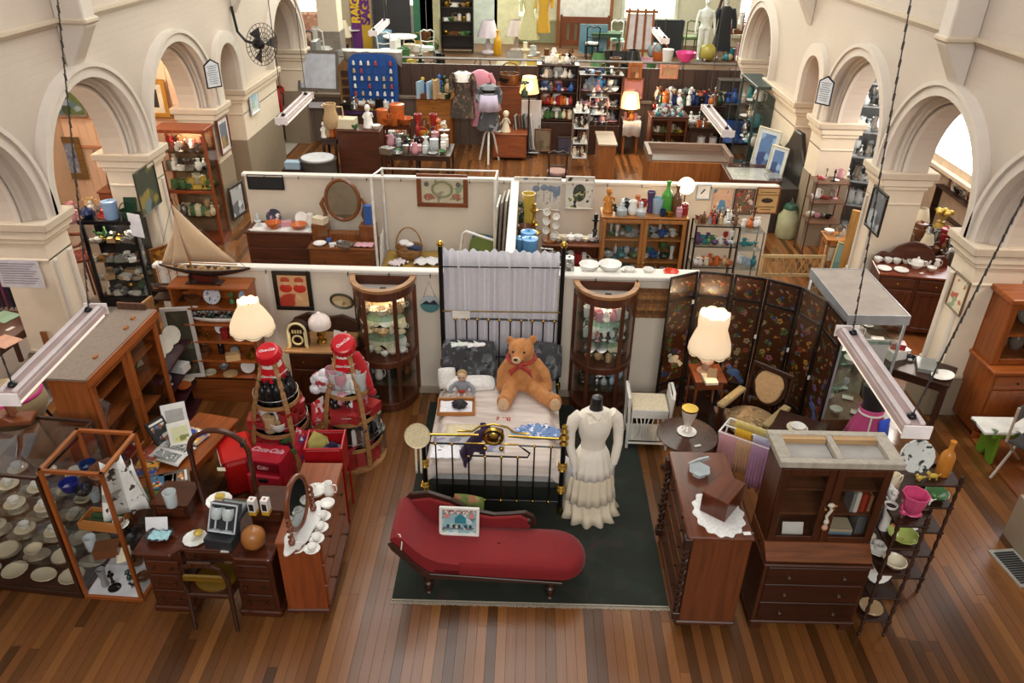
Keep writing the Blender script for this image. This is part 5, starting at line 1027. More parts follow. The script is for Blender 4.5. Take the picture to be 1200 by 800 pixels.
for x in(-.09,.03,.12): MB().tube([(x,0,.05),(x,0,.34)],.005,6).tube([(x-.0,-.06,.25),(x,.06,.25)],.004,5).build('mast',W_OAK,sm)
bkt=thing('shelf_bracket','dark wooden wall bracket carrying the small bare masted ship','bracket',(-4.1,7.82,1.30)); MB().box(-.18,.2,-.08,.1,.0,.02).box(-.02,.02,.02,.1,-.2,.0).build('board',W_DARK,bkt)
LA=R(93); LO=(-3.87,7.22); LW=1.05
ls=thing('low_shelf','low dark mahogany shelf unit holding three green-centred plates','shelf',(LO[0],LO[1],0),LA)
cabinet_shell(ls,LW,.32,0,.84,W_DARK,(.3,.56),.03,mx=mat('3f2028','woodx',.3))
for k in range(3):
 item('standing_plate',.23,mat('e6e2d2','spots',.25,scale=3.2,c2=('e6e2d2','e6e2d2','7a7450')),(-4.02,7.50-.2*k,.87),f"cream plate with olive crest, {['farthest','middle','nearest'][k]} of three on the low mahogany shelf",R(60),'crested plates on the low shelf','display_plate')
item('standing_plate',.2,'cream',(-4.03,6.85,.87),'cream and pink plate behind the near end of low mahogany shelf',R(60))
for k,(kd,s,c,dx,z) in enumerate((('goblet',.12,'clear',-.4,.57),('tumbler',.1,'clear',-.25,.57),('goblet',.12,'clear',-.1,.57),('box',.2,'white',.2,.57),('flower_vase',.16,'dark_green',-.15,.31),('shell',.18,'orange',.2,.31),('shell',.16,'cream',.35,.31),('figurine',.15,'cream',-.35,.31))):
 row([(kd,s,c,(LO[0]+dx*cos(LA)-.1*sin(LA),LO[1]+dx*sin(LA)+.1*cos(LA),z))],f"on {'middle' if z>.5 else 'lower'} shelf of low mahogany unit, place {['one','two','three','four','five','six','seven','eight'][k]}",'glass on the low shelf')
bk=thing('book_table','low oak table covered with books beside the glazed bookcase','table',(-3.17,5.85,0),R(78))
BWd=1.35
MB().box(-BWd/2,BWd/2,-.05,.42,.55,.58).build('top',M_oakx,bk,bev=.006); MB().box(-BWd/2+.04,BWd/2-.04,0,.38,.44,.55).build('apron',M_oakx,bk); legs(bk,[(-BWd/2+.06,.02),(BWd/2-.06,.02),(-BWd/2+.06,.36),(BWd/2-.06,.36)],.44,.03,M_oak,'square')
def book(px,py,z,w,h,t,cover,lab,rz=0,tilt=0,img=None,name='book'):
 p=pz(px,py,z); r=thing(name,lab,'book',p,rz); r.rotation_euler=(tilt,0,rz)
 MB().box(-w/2,w/2,-h/2,h/2,0,t).build('pages',mat('e8e2d2','plain',.8),r)
 MB().box(-w/2-.004,w/2+.004,-h/2-.004,h/2+.004,-.004,0).box(-w/2-.004,w/2+.004,-h/2-.004,h/2+.004,t,t+.004).box(-w/2-.006,-w/2,-h/2-.004,h/2+.004,-.004,t+.004).build('cover',cover,r)
 if img: MB().box(-w*.38,w*.38,-h*.34,h*.3,t+.004,t+.006).build('cover_picture',img,r); MB().box(-w*.4,w*.4,h*.35,h*.43,t+.004,t+.006).build('title_band',mat('e8e4d8','plain',.6),r)
 return r
SPT=lambda c,*cc,s=18:mat(c,'spots',.5,scale=s,c2=cc)
book(205,489,.82,.22,.28,.012,mat('e6e4e0','plain',.6),'white illustrated book leaning at the back of the book table',R(25),R(62),mat('b0aca6','plain',.6))
book(211,508,.74,.2,.24,.012,mat('eae6da','plain',.6),'white book with olive crest leaning on the book table',R(28),R(50),SPT('d9d6a8','7a7a3a','d0c878','e8e4c8'))
book(227,512,.60,.24,.2,.03,SPT('3c4ea8','e0a040','c84a3a','f0d890'),'blue and orange illustrated book on the book table',R(-22),0,SPT('3858b8','e8b048','d05038'))
book(188,507,.74,.19,.28,.015,mat('1c1c1e','plain',.4),'black jacketed book standing open beside the white books',R(60),R(58),SPT('2a2a2e','c8c4bc','8a5a4a','5a7a9a',s=24))
ob_=thing('open_book','large open book of black and white photographs','book',pz(203,532,.62),R(-14))
for s in(-1,1): MB().sheet([[(s*.0+s*.15*k/5,y,.035-.004*k+.012*sin(PI*k/5)) for k in range(6)][::s] for y in(-.2,.2)]).build('page',mat('eceae4','plain',.7),ob_,solid=.01)
ob_.rotation_euler=(R(6),0,R(76)-R(0)); ob_.scale=(1,.8,1)
for s in(-1,1): MB().box(s*.075-.055,s*.075+.055,-.15,.15,.047,.05).build('photo_plate',SPT('8a8a88','4a4a4a','c8c8c4','6a6a68',s=40),ob_)
for k,(px,py,z,c,l) in enumerate(((176,540,.60,'c88a2c','yellow and brown jacketed book under the open photograph book'),(182,530,.63,'8a3a20','rust red jacketed book beside the open photograph book'),(172,548,.58,'2c3f80','navy blue book under the yellow jacketed book'),(192,566,.58,'3f6a8a','blue comic covered book at the near end of book table'),(205,562,.58,'6a5a4a','grey album lying beside the blue comic covered book'),(190,575,.57,'3d5a2c','dark green cloth book under the blue comic covered book'))):
 book(px,py,z,.2,.26,.025,mat(c,'plain',.5),l,R((10,-20,15,-70,-65,-60)[k]),0,SPT(c,'e0d8c8','c84a3a','2c2c2c','d8a040',s=30) if k!=5 else None)
item('tag',.06,'white',pz(201,584,.585),'white price tag by the comic covered book')
gc=thing('glass_case','large all-glass floor case of white tea cups on glass shelves','display case',(-4.36,4.62,0),R(-5))
GX0,GX1,GD,GH=-.9,.56,.75,1.36
MB().box(GX0,GX1,0,GD,.0,.07).build('base',W_DARKX,gc,bev=.008); MB().box(GX0+.02,GX1-.02,.02,GD-.02,.07,.075).build('base_board',mat('4a2a22','woodx',.4),gc)
for x in(GX0,GX1):
 MB().box(x-.004,x+.004,0,GD,.07,GH).build('glass_pane',GL,gc)
 for y in(0,GD): MB().box(x-.012,x+.012,y-.012,y+.012,.07,GH).build('corner_strip',W_DARK,gc)
for y in(0,GD): MB().box(GX0,GX1,y-.003,y+.003,.07,GH).build('glass_pane',GL,gc)
MB().box(GX0,GX1,0,GD,GH,GH+.01).build('glass_top',glass('e6e6e6',1.3),gc)
for x0,x1,y0,y1 in((GX0,GX1,-.015,.01),(GX0,GX1,GD-.01,GD+.015),(GX0-.012,GX0+.01,0,GD),(GX1-.01,GX1+.012,0,GD)): MB().box(x0,x1,y0,y1,GH,GH+.025).build('top_strip',W_DARK,gc)
GZ=[.36,.64,.92]
for z in GZ: MB().box(GX0+.02,GX1-.02,.02,GD-.03,z-.008,z).build('glass_shelf',glass('ececec',.9),gc)
for z,w in((.08,'floor'),(.36,'lower shelf'),(.64,'middle shelf'),(.92,'upper shelf')):
 sp=[]; a=R(-5)
 for iy in range(3):
  for ix in range(5):
   lx=GX0+.22+.27*ix+.06*(iy%2); ly=.14+.21*iy; p=(-4.36+lx*cos(a)-ly*sin(a),4.62+lx*sin(a)+ly*cos(a),z)
   if z<.1: sp.append(('platter',.24,'cream',p) if (ix+iy)%2 else ('dish',.22,'cream',p))
   elif z<.5: sp+= [('bowl',.15,'cream',p)] if (ix+iy)%2 else [('plate',.2,'cream',p)]
   else: sp+= [('saucer',.17,'cream',p),('cup',.095,'white',(p[0],p[1],z+.012))]
 row(sp,f'on the {w} of all-glass case','china in the all-glass case')
wc=thing('framed_case','oak framed glass case with open top and white floor','display case',(-3.52,4.56,0),R(-2.5))
WW,WD,WH=.53,.56,1.45
MB().box(-WW/2,WW/2,0,WD,0,.05).build('base',M_oakx,wc,bev=.008); MB().box(-WW/2+.02,WW/2-.02,.02,WD-.02,.05,.055).build('white_floor',mat('e4e4e6','plain',.5),wc)
for x in(-WW/2+.016,WW/2-.016):
 for y in(.016,WD-.016): MB().box(x-.016,x+.016,y-.016,y+.016,.05,WH).build('corner_post',M_oak,wc,bev=.003)
 MB().box(x-.016,x+.016,0.03,WD-.03,WH-.03,WH).build('top_rail',mat('a86432','woody',.4),wc,bev=.003); MB().box(x-.002,x+.002,.03,WD-.03,.06,WH-.04).build('glass_pane',GL,wc)
for y in(.016,WD-.016): MB().box(-WW/2,WW/2,y-.016,y+.016,WH-.03,WH).build('top_rail',M_oakx,wc,bev=.003)
MB().box(-WW/2+.03,WW/2-.03,WD-.018,WD-.014,.06,WH-.04).build('glass_pane',GL,wc)
for z in(.42,.80,1.12): MB().box(-WW/2+.03,WW/2-.03,.04,WD-.04,z-.006,z).build('glass_shelf',glass('e8e8e8',.3),wc)
CX,CY=-3.52,4.56
row([('mug',.16,mat('20246a','spots',.2,scale=12,c2=('20246a','2a2e80','b87a4a')),(CX-.15,CY+.15,1.12)),('mug',.15,'navy',(CX-.12,CY+.40,1.12)),('mug',.14,'navy',(CX+.1,CY+.46,1.12)),('bowl',.3,'brown',(CX+.1,CY+.3,1.12)),('bowl',.14,'black',(CX-.02,CY+.12,1.12))],'on the top shelf of oak framed case','crockery in the oak framed case')
bx=thing('cutlery_box','pale wooden open box with green felt inside the oak framed case','box',(CX+.06,CY+.13,.80),R(-6))
MB().box(-.16,.16,-.09,.09,0,.01).build('bottom',W_PINEX,bx)
for x0,x1,y0,y1 in((-.16,.16,-.1,-.09),(-.16,.16,.09,.1),(-.17,-.16,-.1,.1),(.16,.17,-.1,.1)): MB().box(x0,x1,y0,y1,0,.07).build('side',W_PINEX,bx)
for y in(-.03,.04): MB().box(-.13,.14,y-.018,y+.02,.01,.05).build('felt_lining',mat('2c4a1e','fabric',.95),bx)
MB().box(-.15,.15,-.088,-.06,.05,.072).build('lid_strip',W_PINEX,bx)
row([('jug',.14,'white',(CX-.0,CY+.38,.80)),('tumbler',.12,'clear',(CX-.15,CY+.4,.80)),('cup',.1,'white',(CX+.2,CY+.1,.80)),('saucer',.15,'white',(CX+.2,CY+.1,.805))],'on the middle shelf of oak framed case','crockery in the oak framed case')
row([('box',.2,'brown',(CX-.02,CY+.16,.42)),('frame',.14,'silver',(CX-.0,CY+.28,.42)),('bowl',.16,'black',(CX+.12,CY+.34,.42)),('tumbler',.14,'clear',(CX-.18,CY+.2,.42)),('book',.16,'cream',(CX+.12,CY+.14,.42))],'on the lower shelf of oak framed case','crockery in the oak framed case')
row([('tall_vase',.2,'grey',(CX-.12,CY+.12,.056)),('candlestick',.2,'black',(CX-.03,CY+.1,.056)),('flower_vase',.12,'dark_green',(CX+.06,CY+.2,.056)),('bowl',.13,'brown',(CX+.19,CY+.2,.056)),('animal_figurine',.08,'black',(CX+.14,CY+.12,.056)),('basket',.13,'brown',(CX+.04,CY+.4,.056))],'on the white floor of oak framed case','crockery in the oak framed case')
def lace(name,lab,px,py,X,w,h,rz):
 p=pX(px,py,X); rows=[]
 for i in range(10):
  v=i/9; r=[]
  for j in range(9): u=j/8-.5; r.append((w*u*(.45+.55*v),.012*sin(j*1.6+i*.4),-h*v-(.05*abs(u)*2 if i==9 else 0)+(.07*(abs(u)*2)**2 if i==0 else 0)))
  rows.append(r)
 o=MB().sheet(rows).build(name,mat('ecebe6','spots',.9,scale=22,c2=('ecebe6','ecebe6','ecebe6','4a3f34')),None,p,rz,solid=.004); return tag(o,lab,'collar')
lace('lace_blouse','white cut-work lace blouse hung inside the oak framed case',131,545,-3.29,.36,.5,R(35)); lace('lace_cuff','grey lace cuff hung beside the white lace blouse',151,548,-3.22,.16,.4,R(60))
dk=thing('pedestal_desk','mahogany pedestal dressing desk with arched mirror frame','desk',(-2.56,4.44,0),R(-1.5))
DW,DD=1.12,.68; M_dk=mat('4a2415','wood',.25); M_dkx=mat('4f2716','woodx',.2)
for s in(-1,1):
 x0,x1=(s*DW/2,s*DW/2-s*.37); x0,x1=min(x0,x1),max(x0,x1)
 MB().box(x0+.02,x1-.02,.03,DD-.02,.06,.70).build('pedestal',M_dk,dk,bev=.012); MB().box(x0,x1,.01,DD,0,.07).build('plinth',M_dkx,dk,bev=.012)
 for z0,z1 in((.10,.27),(.29,.45),(.47,.61)): drawer(dk,x0+.05,x1-.05,.03,z0,z1,M_dkx,2,W_DARK)
drawer(dk,-.20,.20,.09,.58,.68,M_dkx,2,W_DARK)
tp=[(-DW/2-.02,-.01),(-DW/2+.01,-.03),(-.26,-.03),(-.20,.05),(.20,.05),(.26,-.03),(DW/2-.01,-.03),(DW/2+.02,-.01),(DW/2+.02,DD),(-DW/2-.02,DD)]
MB().prism(tp,.70,.735).build('top',mat('55291a','woodx',.16),dk,bev=.01)
for s in(-1,1):
 MB().box(s*.42-.15,s*.42+.15,.40,DD,.735,.87).build('jewel_drawer_case',M_dk,dk,bev=.004); MB().box(s*.42-.16,s*.42+.16,.38,DD+.01,.87,.89).build('case_top',M_dkx,dk,bev=.005); drawer(dk,s*.42-.12,s*.42+.12,.40,.755,.85,M_dkx,1,W_DARK)
 MB().tube([(s*.24,DD-.06,.735),(s*.255,DD-.06,1.1),(s*.25,DD-.06,1.32)],[.03,.022,.022],8).build('mirror_post',M_dk,dk)
MB().tube([(.255*cos(t),DD-.06,1.28+.24*sin(t)) for t in [PI*k/16 for k in range(17)]],.024,8).build('arch_frame',M_dk,dk)
for x,z in((-.25,1.3),(.22,1.4)): MB().cb((x,DD-.06,z),(.03,.06,.05)).build('hinge_block',mat('3c3a3c','plain',.3,.5),dk)
tag(MB().cb((0,0,0),(.07,.004,.035)).build('price_tag',mat('efe9c8','plain',.7),None,(-2.55,5.04,1.12)),'cream price tag hung on the arched mirror frame','price tag')
kc=thing('balloon_chair','small balloon back chair with yellow leather seat at the desk','chair',(-2.52,4.36,0),R(-1))
M_kc=mat('3e2010','wood',.3)
MB().prism([(-.19,-.05),(.19,-.05),(.21,.30),(-.21,.30)],.36,.41).build('seat_frame',M_kc,kc,bev=.01); b=MB(); loft(b,[(0,.13,.405,.17,.15),(0,.13,.43,.17,.15),(0,.13,.44,.06,.05)],20); b.build('seat_pad',mat('6e5010','plain',.35),kc)
for s in(-1,1):
 MB().tube([(s*.18,-.06,0),(s*.175,-.03,.4),(s*.19,-.05,.6),(s*.15,-.07,.73),(s*.05,-.075,.78)],[.018,.022,.02,.02,.02],8).build('back_leg',M_kc,kc); MB().tube([(s*.18,.28,0),(s*.18,.27,.37)],[.016,.022],8).build('front_leg',M_kc,kc)
MB().box(-.1,.1,-.085,-.06,.74,.81).build('crest_rail',M_kc,kc,bev=.012); MB().box(-.17,.17,-.07,-.045,.58,.64).build('middle_rail',mat('7a5a18','woodx',.3),kc,bev=.006)
dish=thing('oval_tray','dark oval dish with pale blue folded cloth on the desk','tray',pz(188,630,.735),R(10))
MB().lathe([(0,.01),(.07,.01),(.115,.05),(.11,.055),(.065,.02),(0,.02)],20,sy=.8).build('rim_dish',mat('3a3436','plain',.25,.3),dish)
o=MB().sheet([[(.08*(u/4-1),.05*(v/3-1),.03+.01*sin(u*2+v)) for u in range(9)] for v in range(7)]).build('blue_cloth',mat('a8d4dc','fabric',.9),None,pz(188,630,.76),0,solid=.012); tag(o,'pale blue folded cloth lying in the dark oval dish','cloth')
c_=MB().box(-.09,.09,-.002,.002,0,.12).build('white_card',mat('eae9ea','plain',.7),None,pz(184,622,.76),R(5)); c_.rotation_euler=(R(-25),0,R(5)); tag(c_,'white handwritten card standing in the dark oval dish','card')
item('plate',.2,mat('dfe0da','spots',.25,scale=14,c2=('dfe0da','e8e6e0','a8b8a0')),pz(229,632,.735),'white oval plate with pale flowers on the desk'); item('bowl',.08,'yellow',pz(233,627,.75),'small yellow bowl on the flowered plate')
gb=thing('goblet_box','grey presentation box of two crystal glasses standing on desk','box',pz(262,636,.735),R(-8))
MB().box(-.12,.12,-.08,.08,0,.1).build('box_base',mat('2c2e32','plain',.5),gb,bev=.004); M=Matrix.Translation((0,.02,.10))@Matrix.Rotation(R(-32),4,'X')
MB().box(-.12,.12,-.02,.05,0,.24,M).build('box_tray',mat('3a3e46','plain',.4),gb); MB().box(-.105,.105,-.024,-.02,.015,.225,M).build('dark_lining',mat('23262c','fabric',.8),gb)
b=MB()
for x0,x1,z0,z1 in((-.12,.12,0,.012),(-.12,.12,.228,.24),(-.12,-.108,0,.24),(.108,.12,0,.24)): b.box(x0,x1,-.03,-.02,z0,z1,M)
b.build('white_edge',mat('c8cdd4','plain',.4),gb)
for x,w in((-.05,'west'),(.05,'east')):
 o=item('goblet',.19,'clear',tuple(gb.matrix_basis@(M@Vector((x,-.04,.02)))) ,'crystal champagne glass lying in the grey box, '+('nearer the flowered plate' if x<0 else 'nearer the wooden gourd'),R(-8),rx=R(-32))
gl_=thing('square_plate_box','dark grey box lid leaning behind the crystal glasses','box',pz(272,600,.9),R(-10)); MB().box(-.12,.12,-.1,.1,0,.05).build('lid',mat('3c4246','plain',.5),gl_,bev=.004); MB().box(-.1,.1,-.08,.08,.05,.053).build('inner_tray',mat('8a9490','plain',.4),gl_)
item('plate',.22,'white',pz(257,588,.89),'white plate with yellow tag behind the grey glass box',name='plate'); item('box',.07,'yellow',pz(258,583,.9),'small yellow box on the white plate behind the crystal')
gr=item('ball',.20,mat('a56a34','plain',.35,scale=.6),pz(299,640,.735),'polished round wooden gourd with a stalk on the desk'); MB().tube([(0,0,.19),(.005,0,.23)],.005,6).build('stalk',W_PINE,gr)
item('tumbler',.15,'clear',pz(202,592,.89),'heavy cut glass tumbler on the desk jewel drawers'); item('tag',.07,'white',pz(264,645,.736),'white price tag lying before the grey glass box')
for k,(px,l) in enumerate(((298,'white and yellow carton with dark window, nearer the mirror frame'),(313,'white and yellow carton with dark window, nearer the twist stand'))):
 ct=thing('carton',l,'box',pz(px,601,.89),R(-6),'cartons on the desk'); MB().box(-.03,.03,-.03,.03,0,.035).build('yellow_base',mat('d2a022','plain',.5),ct); MB().box(-.03,.03,-.03,.03,.035,.155).build('white_body',mat('eae6e0','plain',.5),ct); MB().box(-.02,.02,-.033,-.03,.05,.12).build('window',mat('2a2624','plain',.2),ct); MB().ell((0,0,.156),(.012,.012,.004),8,5).build('red_seal',mat('b83a38','plain',.5),ct)
ec=thing('end_chest','orange mahogany chest beside the desk carrying a toilet mirror','chest of drawers',(-1.62,4.95,0),R(90+2))
EW,ED=.98,.34
MB().box(-EW/2,EW/2,0,ED,.1,.86).build('carcass',mat('8a4420','wood',.25,scale=.8),ec,bev=.004); MB().box(-EW/2-.015,EW/2+.015,-.02,ED+.01,.86,.89).build('top',mat('9a5028','woodx',.2),ec,bev=.008); MB().box(-EW/2-.01,EW/2+.01,-.012,ED+.01,.06,.11).build('plinth',W_MAHX,ec,bev=.008)
for z0,z1 in((.13,.36),(.38,.6),(.62,.83)): drawer(ec,-EW/2+.03,EW/2-.03,0,z0,z1,mat('8a4420','woodx',.25),2,W_DARK)
legs(ec,[(-EW/2+.06,.05),(EW/2-.06,.05),(-EW/2+.06,ED-.05),(EW/2-.06,ED-.05)],.06,.035,W_DARK,'bun')
tm=thing('toilet_mirror','swing toilet mirror with twist posts on a marble base','mirror',pz(356,622,.89),R(80))
MB().prism([(.3*cos(t)*(1+.08*cos(4*t)),.1*sin(t)*(1+.1*cos(6*t))) for t in [2*PI*k/40 for k in range(40)]],.03,.05).build('marble_base',mat('dfdcd8','plain',.3),tm,bev=.006); MB().prism([(.29*cos(t),.095*sin(t)) for t in [2*PI*k/30 for k in range(30)]],.0,.03).build('wood_base',W_ROSE,tm,bev=.006)
for x in(-.2,.2):
 b=MB(); b.tube([(x+.012*cos(t*7),.012*sin(t*7),.05+.26*t/4) for t in [4*k/30 for k in range(31)]],.014,6); b.lathe([(.025,0),(.03,.03),(.015,.05)],10,c=(x,0,.05)); b.build('twist_post',W_ROSE,tm)
MB().tube([(.17*cos(t),.02,.30+.24*sin(t)) for t in [2*PI*k/26 for k in range(26)]],.022,8,closed=True).build('oval_frame',W_ROSE,tm); MB().prism([(.16*cos(t),.30+.23*sin(t)) for t in [2*PI*k/26 for k in range(26)]],.012,.024,'y').build('mirror_glass',mat('9aa0a0','plain',.05,.95),tm)
for k,(px,py) in enumerate(((349,643),(366,644),(371,632),(376,619),(379,606))):
 item('saucer',.13,'white',pz(px,py,.89),f'white saucer, {nth(k+1)} from the desk along the orange chest edge',0,'saucers on the orange chest'); item('cup',.08,'white',pz(px,py,.90),f'white cup on {nth(k+1)} saucer from the desk along orange chest',rnd.random()*6,'cups on the orange chest')
for px,py,s,kd,l in((371,580,.17,'tureen','white ribbed lidded pot at the back of the orange chest'),(386,580,.14,'jug','small white cream jug at the back of the orange chest'),(384,594,.13,'bowl','white sugar bowl behind the cups on the orange chest'),(352,573,.18,'figurine','white china figure beside the toilet mirror'),(344,578,.16,'figurine','smaller white china figure beside the toilet mirror')):
 item(kd,s,'white',pz(px,py,.89),l)
M_ply=mat('b08050','woodx',.5); CR=mat('c41420','plain',.3,var=.04)
def script_text(txt,size,parent,loc,rot,m,shear=.35):
 cu=bpy.data.curves.new('lettering','FONT'); cu.body=txt; cu.size=size; cu.align_x='CENTER'; cu.align_y='CENTER'; cu.extrude=.001; cu.shear=shear; cu.space_character=.86; cu.offset=.004*size/.08
 t=bpy.data.objects.new('text_source',cu); COL.objects.link(t); bpy.context.view_layer.update()
 me=bpy.data.meshes.new_from_object(t.evaluated_get(bpy.context.evaluated_depsgraph_get())); bpy.data.objects.remove(t)
 me.materials.clear(); me.materials.append(m)
 o=bpy.data.objects.new('lettering',me); COL.objects.link(o); o.parent=parent; o.location=loc; o.rotation_euler=rot; return o
WHT=mat('f4efe8','plain',.5)
def bottle_stand(label,x,y,rz,cap_tilt,cap_rz,txtoff):
 rt=thing('bottle_stand',label,'display stand',(x,y,0),rz)
 prof=[(0,.32),(.05,.33),(.30,.325),(.55,.30),(.85,.25),(1.12,.165),(1.3,.105),(1.42,.085)]
 rr=lambda z: next(a[1]+(b_[1]-a[1])*(z-a[0])/(b_[0]-a[0]) for a,b_ in zip(prof,prof[1:]) if a[0]<=z<=b_[0]+1e-6)
 MB().lathe([(.345,0),(.345,.035),(0,.035)],28).build('base_board',M_ply,rt)
 for k in range(4):
  a=R(40+90*k); pts=[(rr(z)*cos(a),rr(z)*sin(a),z) for z,_ in prof[1:]]
  vs=[];fs=[];t=Vector((-sin(a),cos(a),0))*.024; o_=Vector((cos(a),sin(a),0))*.014
  for p in pts:
   p=Vector(p); vs+=[p-t-o_,p+t-o_,p+t+o_,p-t+o_]
  for i in range(len(pts)-1):
   for j in range(4): fs.append((i*4+j,i*4+(j+1)%4,(i+1)*4+(j+1)%4,(i+1)*4+j))
  MB().add(vs,fs).build('upright',M_ply,rt)
 for z in(.30,.62,.92):
  r=rr(z)-.01; MB().lathe([(0,0),(r,0),(r,.02),(0,.02)],28,c=(0,0,z-.02)).build('shelf',M_ply,rt); MB().lathe([(r,-.045),(r+.012,-.045),(r+.012,.0),(r,.0)],28,c=(0,0,z)).build('shelf_edge',M_ply,rt)
  q=r+.006; MB().tube([(q*cos(t),q*sin(t),z+.07) for t in [2*PI*k/28 for k in range(28)]],.005,5,closed=True).build('wire_rail',STEEL,rt)
 nb=MB().lathe([(rr(1.22)+.005,1.16),(rr(1.30)+.008,1.30)],28).build('red_band',CR,rt,solid=.006)
 MB().lathe([(rr(1.3),1.30),(rr(1.4),1.40)],24).build('paper_band',mat('e8e2da','plain',.6),rt,solid=.004)
 for a in(-90,-20,-160):
  r=.128; script_text('Coca-Cola',.04,rt,(r*cos(R(a)),r*sin(R(a)),1.23),(R(100),0,R(a+90)),WHT)
 cp=bpy.data.objects.new('bottle_cap',None)
 M=Matrix.Translation((0,0,1.40))@Matrix.Rotation(R(cap_rz),4,'Z')@Matrix.Rotation(R(cap_tilt),4,'X')
 n=42; prf=[(.128,.0),(.13,.02),(.118,.06),(.108,.085),(.09,.092),(0,.094)]; vs=[];fs=[]
 for i,(r,z) in enumerate(prf):
  for j in range(n): q=r*(1+(.035 if j%2 else -.035)*(1 if i<2 else .4 if i<3 else 0)); vs.append((q*cos(2*PI*j/n),q*sin(2*PI*j/n),z))
 for i in range(len(prf)-1):
  for j in range(n): fs.append((i*n+j,i*n+(j+1)%n,(i+1)*n+(j+1)%n,(i+1)*n+j))
 c=MB().add(vs,fs,False,M).build('bottle_cap',CR,rt);
 tx=script_text('Coca-Cola',.042,c,(0,0,0),(0,0,0),mat('f0c8cc','plain',.4)); tx.matrix_basis=M@Matrix.Translation((0,0,.096))@Matrix.Rotation(R(txtoff),4,'Z')
 return rt,rr
S1=(-2.52,6.45); S2=(-1.83,6.68)
s1,rr=bottle_stand('red capped bottle shaped stand of dark bottles nearer the lamp','' or S1[0],S1[1],0,24,-10,20); s2,_=bottle_stand('red capped bottle shaped stand with knitted cap nearer the glass cabinet',S2[0],S2[1],0,40,8,36)
def tier(S,z,kinds,cols,n,s0,s1_,place,group,r=.2):
 sp=[]
 for k in range(n):
  a=-PI+2*PI*k/n*.62+.3; q=r*(.92 if k%2 else .6); sp.append((kinds[rnd.randrange(len(kinds))],round(rnd.uniform(s0,s1_),2),cols[rnd.randrange(len(cols))],(S[0]+q*cos(a),S[1]+q*sin(a),z)))
 row(sp,place,group)
g1,g2='souvenirs on the first bottle stand','souvenirs on the second bottle stand'
tier(S1,.92,['bottle'],['black','black','black','brown'],16,.25,.29,'on top tier of bottle stand by the lamp',g1,.17)
tier(S1,.62,['canister','box','tumbler','mug'],['red','red','silver','white','black','red','tan'],18,.17,.24,'on second tier of bottle stand by the lamp',g1,.21)
tier(S1,.30,['box','canister','mug','box'],['red','green','red','purple','silver','red'],18,.19,.26,'on third tier of bottle stand by the lamp',g1,.25)
tier(S2,.92,['tumbler','goblet','bottle','tall_box'],['clear','silver','white','clear','clear','pink'],18,.19,.27,'on top tier of bottle stand by the cabinet',g2,.17)
tier(S2,.62,['box','canister','tall_box','figurine'],['black','red','white','black','red','pink'],18,.19,.26,'on second tier of bottle stand by the cabinet',g2,.21)
tier(S2,.30,['tall_box','mug','tall_box','canister'],['pink','white','silver','white','red','black'],18,.2,.28,'on third tier of bottle stand by the cabinet',g2,.25)
tier(S2,.04,['box','tall_box','canister','canister'],['red','white','red','silver','red'],16,.24,.32,'on bottom tier of bottle stand by the cabinet',g2,.26)
tier(S1,.04,['canister','box','mug'],['red','white','red','red'],15,.2,.3,'on bottom tier of bottle stand by the lamp',g1,.26)
kn=thing('knitted_cap','long red knitted stocking cap hung on the second bottle stand','hat',(S2[0]+.11,S2[1]-.02,1.28)); b=MB().tube([(0,0,.05),(.05,0,-.08),(.10,-.02,-.25),(.14,-.02,-.36)],[.05,.06,.055,.035],12); blob(b,'knit',mat('b8181c','fabric',.9),kn,.014); MB().ell((.15,-.02,-.41),.045,10,8).build('pompom',mat('a01418','fabric',.95),kn)
fl_=MB().sheet([[(-.14*v-.02*u,-.03*u+.01*sin(v*6),-.30*u-.10*v) for u in [i/5 for i in range(6)]] for v in [j/6 for j in range(7)]]).build('printed_cloth',mat('c83a40','spots',.8,scale=20,c2=('e8dcd8','b81820','d8c0bc')),None,(S2[0]-.24,S2[1]-.12,.86),0,solid=.006); tag(fl_,'red and white printed cloth draped off the second bottle stand','cloth')
bg=MB();
for k in range(9): bg.ell((rnd.uniform(-.07,.07),rnd.uniform(-.05,.05),rnd.uniform(-.1,.1)),(.07,.06,.06),8,6)
tag(bg.build('plastic_bag',mat('dcd8dc','spots',.3,scale=16,c2=('e8e4e8','b04048','c8c4c8')),None,(S2[0]-.26,S2[1]-.06,1.0)),'crumpled clear plastic bag hung left on the second bottle stand','bag')
rb=thing('red_cooler','bright red plastic cooler box standing by the mirror frame','cooler',pz(284,565,0),R(-62)); MB().prism([(-.2,-.15),(.2,-.15),(.2,.15),(-.2,.15)],0,.42).build('body',mat('c01a18','plain',.3),rb,bev=.03); MB().prism([(-.22,-.17),(.22,-.17),(.22,.17),(-.22,.17)],.42,.5).build('lid',mat('cc2420','plain',.25),rb,bev=.03); MB().box(-.22,.22,-.176,-.168,.44,.455).build('white_stripe',WHT,rb)
rp_=thing('red_lunch_box','pinkish red moulded box with a black clip beside the stand','box',pz(322,574,.0),R(-8)); MB().box(-.19,.19,-.14,.14,0,.52).build('body',mat('b81c30','plain',.35),rp_,bev=.03); MB().box(-.18,.18,-.18,-.14,.02,.34).build('front_lip',mat('d02840','plain',.35),rp_,bev=.03); MB().box(-.05,.05,-.20,-.18,.26,.31).build('clip',BLACKM,rp_,bev=.008); MB().box(-.17,.17,-.145,-.138,.36,.47).build('dark_panel',mat('7a1020','plain',.3),rp_); t_=script_text('Coca-Cola',.09,rp_,(0,0,.523),(0,0,0),mat('e0a0a8','plain',.5)); t2=script_text('Coke',.06,rp_,(0,-.148,.415),(R(90),0,0),mat('e0a0a8','plain',.5),.1)
tb=thing('red_banner_box','long low red box with white lettering under the first stand','box',pz(316,552,.0),R(2)); MB().box(-.26,.26,-.12,.12,0,.24).build('body',mat('a81420','plain',.35),tb,bev=.015)
